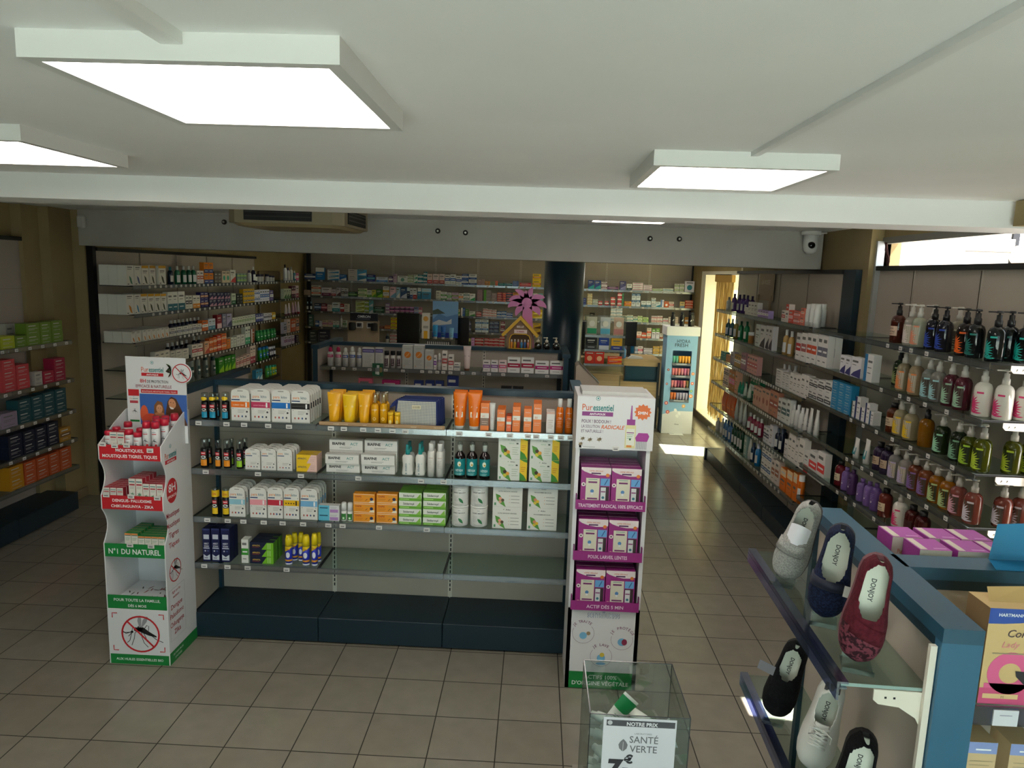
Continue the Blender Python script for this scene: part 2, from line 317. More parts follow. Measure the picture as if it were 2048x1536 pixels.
t = MB().box(0.795, -6.0, 2.794, 0.82, -1.47, 2.808, M('#dedede', 0.4)); tag(t.build('cable_trunking'), 'long white cable trunking leading to the right ceiling light', 'trunking', 'ceiling cable trunking')
t = MB().box(-0.575, -6.0, 2.786, -0.535, -2.54, 2.808, M('#e4e4e2', 0.4)); tag(t.build('cable_trunking'), 'short white cable trunking meeting the largest ceiling light', 'trunking', 'ceiling cable trunking')
# ceiling cassette air conditioner
ac = empty('air_conditioner', 'beige ceiling cassette air conditioner hanging behind the white beam', 'air conditioner', (-2.17, 1.36, 2.86))
AB = M('#8c8068', 0.5); c = 0.07; w = 0.86; d = 0.86
def octo(z0, z1, i=0.0, j=0.0, m=AB):
    mb = MB(); r = lambda z, e: [(e + c, e, z), (w - c - e, e, z), (w - e, c + e, z), (w - e, d - c - e, z), (w - c - e, d - e, z), (c + e, d - e, z), (e, d - c - e, z), (e, c + e, z)]
    mb.v = r(z0, i) + r(z1, j); mb.face(range(7, -1, -1), m); mb.face(range(8, 16), m)
    for k in range(8): mb.face([k, (k + 1) % 8, 8 + (k + 1) % 8, 8 + k], m)
    return mb
octo(-0.165, 0, 0.0, 0.0).build('body', ac); octo(-0.185, -0.165, 0.05, 0.02, M('#a0906c', 0.5)).build('bottom_panel', ac)
v = MB(); BL = M('#0c0c0e', 0.7)
v.box(0.14, -0.006, -0.145, 0.64, 0.002, -0.045, BL)
for z in (-0.12, -0.09, -0.065): v.box(0.15, -0.009, z, 0.63, -0.004, z + 0.008, M('#2c2a28'))
v.build('front_vent', ac)
v = MB().box(w - 0.002, 0.16, -0.145, w + 0.006, 0.70, -0.045, BL)
for z in (-0.12, -0.09, -0.065): v.box(w + 0.004, 0.17, z, w + 0.009, 0.69, z + 0.008, M('#3a3834'))
v.build('side_vent', ac)
for i, (x, z) in enumerate(((-2.86, 2.78), (-0.83, 2.76), (-0.57, 2.752), (1.15, 2.752), (1.42, 2.757))):
    t = empty('wall_spot', ['chrome stud on the lintel left of the air conditioner', 'left of the two round studs mid lintel', 'right of the two round studs mid lintel', 'left of the two round studs near the right end of the lintel', 'right of the two round studs near the right end of the lintel'][i], 'fitting', (x, 2.93, z), 0, 'round metal studs on the lintel')
    s = MB(); s.lathe([(0.024, 0), (0.024, 0.012), (0.012, 0.02)], M('#3c3834', 0.3, 0.9)); MB().add(s, T(rx=R(90))).build('ring', t)
    s = MB(); s.lathe([(0.010, 0.0), (0.009, 0.03)], M('#b8b4ac', 0.3, 0.9)); MB().add(s, T(rx=R(90))).build('stud', t)
cam = empty('security_camera', 'white dome security camera at the right end of the lintel', 'camera', (2.60, 2.86, 2.86))
MB().lathe([(0.085, 0), (0.085, -0.03), (0.07, -0.035)][::-1], M('#d6d4d0', 0.4), 20).build('mount', cam)
MB().lathe([(0.03, -0.20), (0.055, -0.18), (0.066, -0.14), (0.066, -0.03)], M('#d6d4d0', 0.4), 20).build('housing', cam)
s = MB().lathe([(0.0, 0.018), (0.025, 0.012), (0.034, 0.0)][::-1], M('#0a0a0a', 0.1), 16)
MB().add(s, T(-0.01, -0.062, -0.125, rx=R(75))).build('lens', cam)
MB().tube([(0.07, 0, -0.015), (0.14, 0.0, -0.012)], 0.007, M('#d6d4d0')).build('cable', cam)
s = MB().bbox(-0.035, -0.05, -0.06, 0.035, 0, 0.06, M('#c4c0b8', 0.5), 0.012); tag(s.build('motion_sensor', None, (-4.23, 2.93, 2.74)), 'small white motion sensor at the left end of the lintel', 'sensor')
# blue round column
cl = MB().lathe([(0.243, 0), (0.243, 2.86)], M('#102c3a', 0.3, 0.0, 0.5), 40); tag(cl.build('column', None, (0.445, 4.9, 0)), 'round dark petrol blue column behind the second gondola', 'column', None, 'structure')
# ---------------------------------------------------------------- shelving system
_tag_me = [None]
def price_tag_mesh(c=1.0):
    if _tag_me[0] is None:
        m = MB().box(-0.019, -0.0015, -0.0125, 0.019, 0.0, 0.0125, M('#dedcd8', 0.5)); m.rect(-0.013, -0.005, 0.011, -0.0005, '#2c2c30', -0.002); m.rect(-0.015, 0.004, 0.014, 0.006, '#9a9a9a', -0.002)
        _tag_me[0] = m.mesh('price_tag')
    return _tag_me[0]
def add_tags(parent, xs, y, z, sz=1.0):
    for x in xs:
        o = bpy.data.objects.new('price_tag', price_tag_mesh()); COL.objects.link(o); o.parent = parent; o.location = (x, y, z); o.scale = (sz,) * 3
BLK = M('#16181a', 0.5)
def shelf(parent, x0, x1, z, depth, tags=(), lip=True, bright=None, brackets=False):
    g = MB().box(x0 + 0.004, 0.0, z - 0.008, x1 - 0.004, depth - 0.02, z, GLASS); g.box(x0 + 0.004, -0.0015, z - 0.008, x1 - 0.004, 0.0, z - 0.0005, EDGE)
    s = g.build('shelf', parent)
    L = bright or LIP
    r = MB().box(x0 + 0.002, -0.012, z - 0.034, x1 - 0.002, -0.006, z + 0.002, L).box(x0 + 0.002, -0.012, z - 0.036, x1 - 0.002, 0.012, z - 0.033, L); r.build('price_rail', s)
    e = MB().box(x0 + 0.002, -0.004, z - 0.010, x0 + 0.006, depth - 0.03, z + 0.001, BLK).box(x1 - 0.006, -0.004, z - 0.010, x1 - 0.002, depth - 0.03, z + 0.001, BLK); e.build('edge_trim', s)
    if tags: add_tags(s, tags, -0.0125, z - 0.018)
    return s
def bracket(parent, x, z, depth, m=BONE):
    p = [(0.10, -0.006), (0.10, -0.035), (0.115, -0.05), (depth - 0.09, -0.055), (depth - 0.055, -0.075), (depth - 0.03, -0.12), (depth - 0.012, -0.125), (depth - 0.012, -0.006)]
    b = MB(); q = MB(); q.prism(p, -0.003, 0.003, m); q.box(0.13, -0.0035, -0.033, 0.135, -0.003, -0.028, SLOT); q.box(0.16, -0.0035, -0.033, 0.165, -0.003, -0.028, SLOT)
    b.add(q, T(x, 0, z, rz=R(90)))
    # prism lies in x,z; rotating about z puts its length along +y
    return b.build('bracket', parent)
def unit(name, label, loc, rz, L, bay, depth, zs, top=1.635, base=None, endL=True, endR=True, railm=None, panel_lines=(), railt=0.035, skip=(), tags=None, cat='shelving', backm=None, uprights=True, upm=None, seams=(), frame=True):
    """local frame: x along the shelving, y=0 shelf front, y=depth back panel face"""
    u = empty(name, label, cat, loc, rz); railm = railm or PETROL; upm = upm or SLOT
    p = MB().box(0, depth, 0.05, L, depth + 0.03, top - 0.01, backm or CREAM); n = round(L / bay)
    for z in seams: p.box(0, depth - 0.0015, z - 0.0015, L, depth, z + 0.0015, M('#8d8274', 0.8))
    p.build('back_panel', u)
    for i in range(n + 1):
        x = i * bay; q = MB().box(x - 0.014, depth - 0.004, 0.05, x + 0.014, depth, top - 0.03, BONE if uprights else CREAM)
        if uprights:
            z = 0.22 if base else 0.1
            while z < top - 0.06: q.box(x - 0.004, depth - 0.006, z, x + 0.004, depth - 0.0035, z + 0.021, SLOT); z += 0.032
        else: q.box(x - 0.003, depth - 0.006, 0.1, x + 0.003, depth - 0.0035, top - 0.04, M('#4a4238', 0.8))
        q.build('upright', u)
    if frame: MB().box(-0.012, depth - 0.035, top - railt, L + 0.012, depth + 0.055, top, railm).build('top_rail', u)
    if base:
        bd, bh = base
        for i in range(n): MB().bbox(i * bay + 0.002, -bd, 0.012, (i + 1) * bay - 0.002, depth, bh, DEEP, 0.003).build('base', u)
        MB().box(0, -bd + 0.03, 0, L, depth, 0.014, SLOT).build('plinth', u)
    for k, z in enumerate(zs):
        for i in range(n):
            if (k, i) in skip: continue
            tg = [x for x in (tags[k] if tags and k < len(tags) else ()) if i * bay <= x < (i + 1) * bay]
            shelf(u, i * bay, (i + 1) * bay, z, depth, tg)
    return u
# front gondola, three bays
TG1 = [[.065, .24, .35, .50, .63, .89, .97, 1.09, 1.18, 1.27, 1.35, 1.68, 1.86, 1.99, 2.10, 2.15, 2.24, 2.30, 2.36], [.10, .43, .70, 1.06, 1.45, 1.59], [.10, .23, .33, .46, .58, .71, .87, .96, 1.19, 1.49], [.07, .22, .35, .60]]
g1 = unit('gondola', 'long petrol blue shop gondola with glass shelves, nearest the camera', (-2.0, 0.375, 0), 0, 2.4, 0.8, 0.37, [1.435, 1.125, 0.812, 0.505], base=(0.02, 0.175), tags=TG1, seams=(1.28, 0.96, 0.64, 0.34))
q = MB().box(-0.045, -0.015, 0.17, -0.002, 0.93, 1.60, CREAM); q.box(-0.045, 0.37, 0.17, 0.0, 0.415, 1.6, PETROL); q.build('end_panel', g1)
MB().box(-0.06, -0.02, 1.598, 0.012, 0.94, 1.635, PETROL).box(-0.05, -0.02, 0, 0.0, 0.94, 0.18, DEEP).build('end_rail', g1)
MB().box(0.0, 0.34, 0.17, 0.022, 0.37, 1.6, PETROL).box(2.375, 0.33, 0.17, 2.4, 0.37, 1.6, DEEP).build('corner_post', g1)
MB().box(2.40, -0.02, 0, 2.445, 0.93, 1.60, PETROL).box(2.385, -0.02, 1.598, 2.46, 0.94, 1.635, PETROL).build('end_panel', g1)
MB().box(0, 0.40, 0.05, 2.4, 0.43, 1.6, CREAM).box(0, 0.40, 0.0, 2.4, 0.86, 0.17, DEEP).build('rear_panel', g1)
# second gondola
g2 = unit('gondola', 'second cream and petrol gondola behind the nearest one', (-2.0, 3.06, 0), 0, 2.4, 0.8, 0.37, [1.425, 1.10], base=(0.02, 0.175), tags=[[.14, .24, .35, .5, .66, .83, 1.02, 1.10, 1.17, 1.23, 1.30, 1.42, 1.53, 1.68, 1.82, 2.05, 2.25], []])
MB().box(-0.05, -0.06, 0.0, -0.003, 0.80, 1.60, CREAM, front=PETROL).box(-0.065, -0.07, 1.598, 0.012, 0.82, 1.635, PETROL).build('end_panel', g2)
MB().box(2.403, -0.06, 0.0, 2.45, 0.80, 1.60, CREAM, front=PETROL).box(2.39, -0.07, 1.598, 2.465, 0.82, 1.635, PETROL).build('end_panel', g2)
MB().box(0.0, 0.335, 0.17, 0.022, 0.37, 1.6, DEEP).box(2.36, 0.33, 0.17, 2.4, 0.37, 1.6, DEEP).build('corner_post', g2)
# left wall shelving
ul = unit('wall_shelving', 'long cream wall shelving on the left beyond the lintel', (-3.89, 3.12, 0), R(90), 4.0, 0.8, 0.36, [2.145, 1.86, 1.575, 1.29, 1.0, 0.71], top=2.51, base=(0.0, 0.17), uprights=False, railm=BLK, tags=[[0.3 + i * .11 for i in range(34)], [0.35 + i * .13 for i in range(28)], [.9 + i * .1 for i in range(31)], [1.2 + i * .1 for i in range(28)], [1.9 + i * .12 for i in range(17)], []])
MB().box(-0.06, 0.345, 0, -0.005, 0.475, 2.52, M('#0c1216', 0.4)).build('end_panel', ul)
ul2 = unit('wall_shelving', 'short glass wall shelving in the far left corner', (-3.93, 7.35, 0), R(90), 0.9, 0.9, 0.33, [2.15, 1.86, 1.58, 1.30, 1.10], top=2.3, uprights=False, frame=False, backm=M('#8a7858', 0.7), tags=[[.2 + i * .12 for i in range(6)]] * 5)
un = unit('wall_shelving', 'dark left wall shelving nearest the camera with homeopathy cartons', (-4.20, 0.2, 0), R(90), 2.4, 0.8, 0.36, [1.64, 1.285, 0.99, 0.715, 0.45], top=2.57, base=(-0.02, 0.18), uprights=False, railm=BLK, backm=M('#a89c94', 0.6), tags=[[1.2 + i * .16 for i in range(8)]] * 4, seams=(2.11,))
MB().box(2.4, 0.33, 0.1, 2.43, 0.38, 2.57, BLK).build('end_post', un)
# right wall shelving
zR = [2.02, 1.71, 1.40, 1.09, 0.785, 0.467]
ur = unit('wall_shelving', 'long cream wall shelving on the right behind the lintel', (2.47, 5.53, 0), R(-90), 3.2, 0.8, 0.25, zR, top=2.515, base=(0.0, 0.16), uprights=False, railm=BLK, tags=[[], [.05 + i * .07 for i in range(10)], [.05 + i * .075 for i in range(36)], [.05 + i * .07 for i in range(40)], [.1 + i * .08 for i in range(36)], [.1 + i * .11 for i in range(26)]])
MB().box(3.2, 0.235, 0.15, 3.44, 0.285, 2.515, DEEP).build('end_panel', ur)
MB().box(-0.06, -0.02, 0, -0.004, 0.25, 0.16, DEEP).build('base_end', ur)
zN = [2.02, 1.72, 1.43, 1.135, 0.85, 0.56]
uq = unit('wall_shelving', 'near right wall shelving full of large liquid soap bottles', (2.47, 2.24, 0), R(-90), 2.4, 0.8, 0.37, zN, top=2.545, uprights=False, base=(-0.06, 0.16), railm=BLK, tags=[[1.32, 1.49, 1.62, 1.80, 2.05], [1.30, 1.55, 1.66, 1.85, 2.08], [.9, 1.1, 1.3, 1.52, 1.75, 1.95, 2.2], [.9, 1.0, 1.15, 1.3, 1.5, 1.8, 2.0, 2.2], [.8, .95, 1.1, 1.4, 1.7], []])
for z in zN[:5]: bracket(uq, 2.395, z, 0.37, M('#e6e0d6', 0.4))
# back wall shelving, nine bays facing the shop
ub = unit('wall_shelving', 'long back wall shelving crowded with medicine cartons', (-4.2, 9.33, 0), 0, 7.2, 0.8, 0.32, [2.15, 1.86, 1.575, 1.285, 1.0], top=2.84, uprights=True, base=(0, 0.17), railm=BLK, frame=False, tags=[[.1 + i * .19 + .04 * (i % 3) for i in range(37)]] * 5, seams=(2.33,))
MB().box(-0.03, 0.25, 0.1, 0.03, 0.33, 2.84, BLK).box(7.17, 0.25, 0.1, 7.23, 0.33, 2.84, BLK).build('end_post', ub)
# ---------------------------------------------------------------- generic products
def hx(c):
    c = c.lstrip('#'); c = c if len(c) in (3, 6) else '888'; return '#' + (''.join(k * 2 for k in c) if len(c) == 3 else c)
def carton(w, h, d, c1, c2, st='p'):
    """printed carton, front at y=0, base at z=0; the print is thin sheets on the front"""
    m = MB(); A = M(hx(c1), 0.45); B = M(hx(c2), 0.45); e = -0.0004; x = w / 2; g = '#6f6f6c' if sum(lin(hx(c1))[:3]) > 0.9 else '#c9c9c4'
    m.box(-x, 0, 0, x, d, h, A)
    L = lambda fx0, fx1, fz, t=0.03, c=g: m.rect(-x + fx0 * w, fz * h, -x + fx1 * w, (fz + t) * h, c, e * 2)
    if st == 'p': L(.15, .7, .72, .08); L(.15, .85, .5); L(.15, .6, .4); L(.15, .8, .14)
    elif st == 'b': m.rect(-x, 0, x, h * .36, B, e); L(.15, .8, .72, .09); L(.2, .7, .58); L(.2, .8, .16, .05, '#e8e8e8')
    elif st == 't': m.rect(-x, h * .66, x, h, B, e); L(.15, .8, .42, .09); L(.2, .7, .28); L(.2, .8, .78, .08, '#e8e8e8')
    elif st == 'm': m.rect(-x, h * .34, x, h * .62, B, e); L(.12, .75, .76, .1); L(.2, .7, .16); L(.15, .85, .45, .06, g if sum(lin(hx(c2))[:3]) > 1.2 else '#eeeeee')
    elif st == 's': m.rect(-x, 0, -x + w * .34, h, B, e); L(.42, .9, .7, .08); L(.42, .85, .5); L(.42, .8, .3)
    elif st in ('d', 'dd'): m.poly([(-x, e, h * .05), (x, e, h * .0), (x, e, h * .5), (-x + w * .3, e, h * .25)], B); L(.1, .7, .74, .1); L(.1, .5, .6)
    elif st == 'c': m.disc(0, h * .42, min(w, h) * .28, B, e); L(.15, .85, .8, .08)
    elif st in ('l', 'tl', 'lb'):
        z1 = 1.0
        if st == 'tl': m.rect(-x, h * .87, x, h, B, e); z1 = .82
        L(.15, .8, z1 - .12, .05); L(.15, .7, z1 - .2, .025); C2 = M('#4a5038', .6) if st == 'tl' else B
        m.poly([(w * -.15, e, h * .5), (w * .12, e, h * .38), (w * .3, e, h * .05), (w * .05, e, h * .12), (w * -.1, e, h * .3)], C2); L(.1, .3, .06, .04, '#333333')
    elif st == 'h':
        m.rect(-x, h * .14, x, h * .9, B if False else A, e); m.rect(-x, h * .9, x, h, '#c8c8bc', e); m.rect(-x, 0, x, h * .12, '#c8c8bc', e)
        m.disc(-x + w * .28, h * .5, h * .24, '#bcbcae', e * 2, 14); L(.52, .85, .52, .08, '#c8c8bc'); L(.52, .78, .36, .05, '#c8c8bc')
    return m
def far_bottle(w, h, c1, c2, st='p'):
    r = w / 2; m = MB(); A = M(hx(c1), 0.25); B = M(hx(c2), 0.4)
    if st == 'w':
        m.lathe([(r, 0), (r, h * .62), (r * .8, h * .72), (r * .42, h * .78), (r * .42, h)], [A, A, A, M('#dcdcd6', .4)], 10, 0, r); m.arcband(r * 1.02, h * .1, h * .5, -70, 70, B, 0, r, 6)
    else:
        m.lathe([(r, 0), (r, h * .66), (r * .8, h * .75), (r * .45, h * .79), (r * .45, h)], [A, A, A, B], 10, 0, r); m.arcband(r * 1.02, h * .15, h * .5, -60, 60, '#d8d8d4', 0, r, 6)
    return m
def far_can(w, h, c1, c2, st='p'):
    r = w / 2; m = MB(); m.lathe([(r, 0), (r, h * .74), (r * .85, h * .79), (r * .85, h)], [M(hx(c1), .3), M(hx(c1), .3), M(hx(c2), .4)], 10, 0, r); m.arcband(r * 1.02, h * .2, h * .55, -60, 60, M(hx(c2), .4), 0, r, 6)
    m.arcband(r * 1.03, h * .34, h * .42, -45, 45, '#e8e8e4', 0, r, 5); return m
def far_jar(w, h, c1, c2, st='p'):
    r = w / 2; m = MB(); m.lathe([(r, 0), (r, h * .7), (r * 1.03, h * .7), (r * 1.03, h)], [M(hx(c1), .3), M(hx(c2), .4), M(hx(c2), .4)], 12, 0, r); return m
def far_tube(w, h, c1, c2, st='p'):
    m = MB(); A = M(hx(c1), .35); r = w * .42; n = 12; b = 0; ring = []
    for z, rx, ry in ((0, r * .8, r * .8), (h * .16, r * .85, r * .85), (h * .17, r, r), (h * .6, r * 1.05, r * .7), (h * .93, r * 1.15, r * .12), (h, r * 1.15, r * .1)):
        ring.append([(rx * math.cos(2 * math.pi * i / n), r + ry * math.sin(2 * math.pi * i / n), z) for i in range(n)])
    for q in ring: m.v += q
    for k in range(5):
        for i in range(n): m.face([k * n + i, k * n + (i + 1) % n, (k + 1) * n + (i + 1) % n, (k + 1) * n + i], M(hx(c2), .4) if k == 0 else A, True)
    m.face(range(n - 1, -1, -1), A); m.face([5 * n + i for i in range(n)], A); m.rect(-r * .7, h * .35, r * .7, h * .38, '#888888', -0.001); m.rect(-r * .7, h * .5, r * .5, h * .52, '#888888', 0.003); return m
def far_pouch(w, h, c1, c2, st='p'):
    m = MB(); A = M(hx(c1), .3); x = w / 2
    m.v = [(-x, .01, 0), (x, .01, 0), (x, .05, 0), (-x, .05, 0), (-x * .95, .0, h * .5), (x * .95, 0, h * .5), (x * .95, .05, h * .5), (-x * .95, .05, h * .5), (-x, .024, h), (x, .024, h), (x, .028, h), (-x, .028, h)]
    for q in ((0, 3, 2, 1), (0, 1, 5, 4), (1, 2, 6, 5), (2, 3, 7, 6), (3, 0, 4, 7), (4, 5, 9, 8), (5, 6, 10, 9), (6, 7, 11, 10), (7, 4, 8, 11), (8, 9, 10, 11)): m.face(q, A)
    m.rect(-x * .6, h * .3, x * .6, h * .36, M(hx(c2), .4), -0.003); return m
KIND = {'c': (carton, 'medicine_carton', 'carton', 'box'), 'h': (carton, 'remedy_carton', 'carton', 'box'), 'b': (far_bottle, 'bottle', 'bottle', 'bottle'), 'a': (far_can, 'spray_can', 'spray can', 'can'), 'j': (far_jar, 'jar', 'lidded jar', 'jar'), 't': (far_tube, 'cream_tube', 'cream tube', 'tube'), 'p': (far_pouch, 'refill_pouch', 'refill pouch', 'pouch')}
STY = {'b': 'bottomed', 't': 'topped', 'm': 'banded', 's': 'striped', 'd': 'edged', 'dd': 'edged', 'c': 'dotted', 'l': 'leaf-print', 'tl': 'topped', 'lb': 'leaf-print', 'w': 'labelled'}
_mc = {}
def row_place(axis, u, f, z):
    if axis == 'x': return (u, f, z), 0.0
    if axis == 'L': return (f, u, z), R(90)
    return (f, u, z), R(-90)
def fill_rows():
    rnd = random.Random(4)
    count = {}
    for axis, front, z, phrase, txt in ROWS:
        for ln in txt.split('\n'):
            q = ln.split(); u, w, h = map(float, q[:3]); kind, c1, c2, st = q[3:7]; stack, deep, row = map(int, q[7:])
            fn, name, noun, cat = KIND[kind]
            if kind == 'c': noun = {'x': 'medicine carton', 'L': 'supplement carton', 'R': 'skincare carton'}[axis]; name = {'x': 'medicine_carton', 'L': 'supplement_carton', 'R': 'skincare_carton'}[axis]
            n = 1
            if kind in 'ch':
                lim = 0.25 if axis == 'x' else 0.17
                if kind == 'h': lim = 0.28
                if w > lim: n = max(1, round(w / (0.13 if axis == 'x' else 0.10)))
            ww = w / n; hh = round(h / stack, 3) if stack > 1 else h
            d = 0.055 if kind == 'c' else 0.10
            if kind == 'c' and axis == 'L' and deep > 1: d = 0.09
            for i in range(n):
                ui = u + (i - (n - 1) / 2) * ww * 1.01
                for s in range(stack):
                    for k in range(deep):
                        key = (kind, round(ww, 3), hh, c1, c2, st, d)
                        if key not in _mc: _mc[key] = (fn(ww * .985, hh * .995, d, c1, c2, st) if kind in 'ch' else fn(ww * .97, hh, c1, c2, st)).mesh(name)
                        off = 0.012 + row * 0.10 + k * (d + 0.003)
                        f = front + off if axis in 'xR' else front - off
                        loc, rz = row_place(axis, ui + (rnd.uniform(-.001, .001)), f, z + 0.0005 + s * hh)
                        o = bpy.data.objects.new(name, _mc[key]); COL.objects.link(o); o.location = loc; o.rotation_euler = (0, 0, rz)
                        ck = (phrase, noun); 
                        if (s, k) == (0, 0): count[ck] = count.get(ck, 0) + 1
                        num = ordinal(count[ck] - 1); side = 'left'
                        look = cname(hx(c1)); sty = STY.get(st)
                        if kind == 'h': look += ' round-logo'
                        elif sty: look = ('%s %s-%s' % (look, cname(hx(c2)).replace(' ', '-'), sty)) if not sty.startswith('leaf') and sty != 'labelled' else look + ' ' + sty
                        lev = '' if stack == 1 else (' bottom of stack' if s == 0 else (' top of stack' if s == stack - 1 else ' %s layer up' % ordinal(s)))
                        dp = '' if deep == 1 else ('front ' if k == 0 else ['', 'middle ', 'rear '][min(k, 2)])
                        lab = '%s%s %s, %s from %s%s, %s' % (dp, look, noun, num, side, lev, phrase)
                        tag(o, lab, cat, '%ss on the %s' % (noun, phrase))
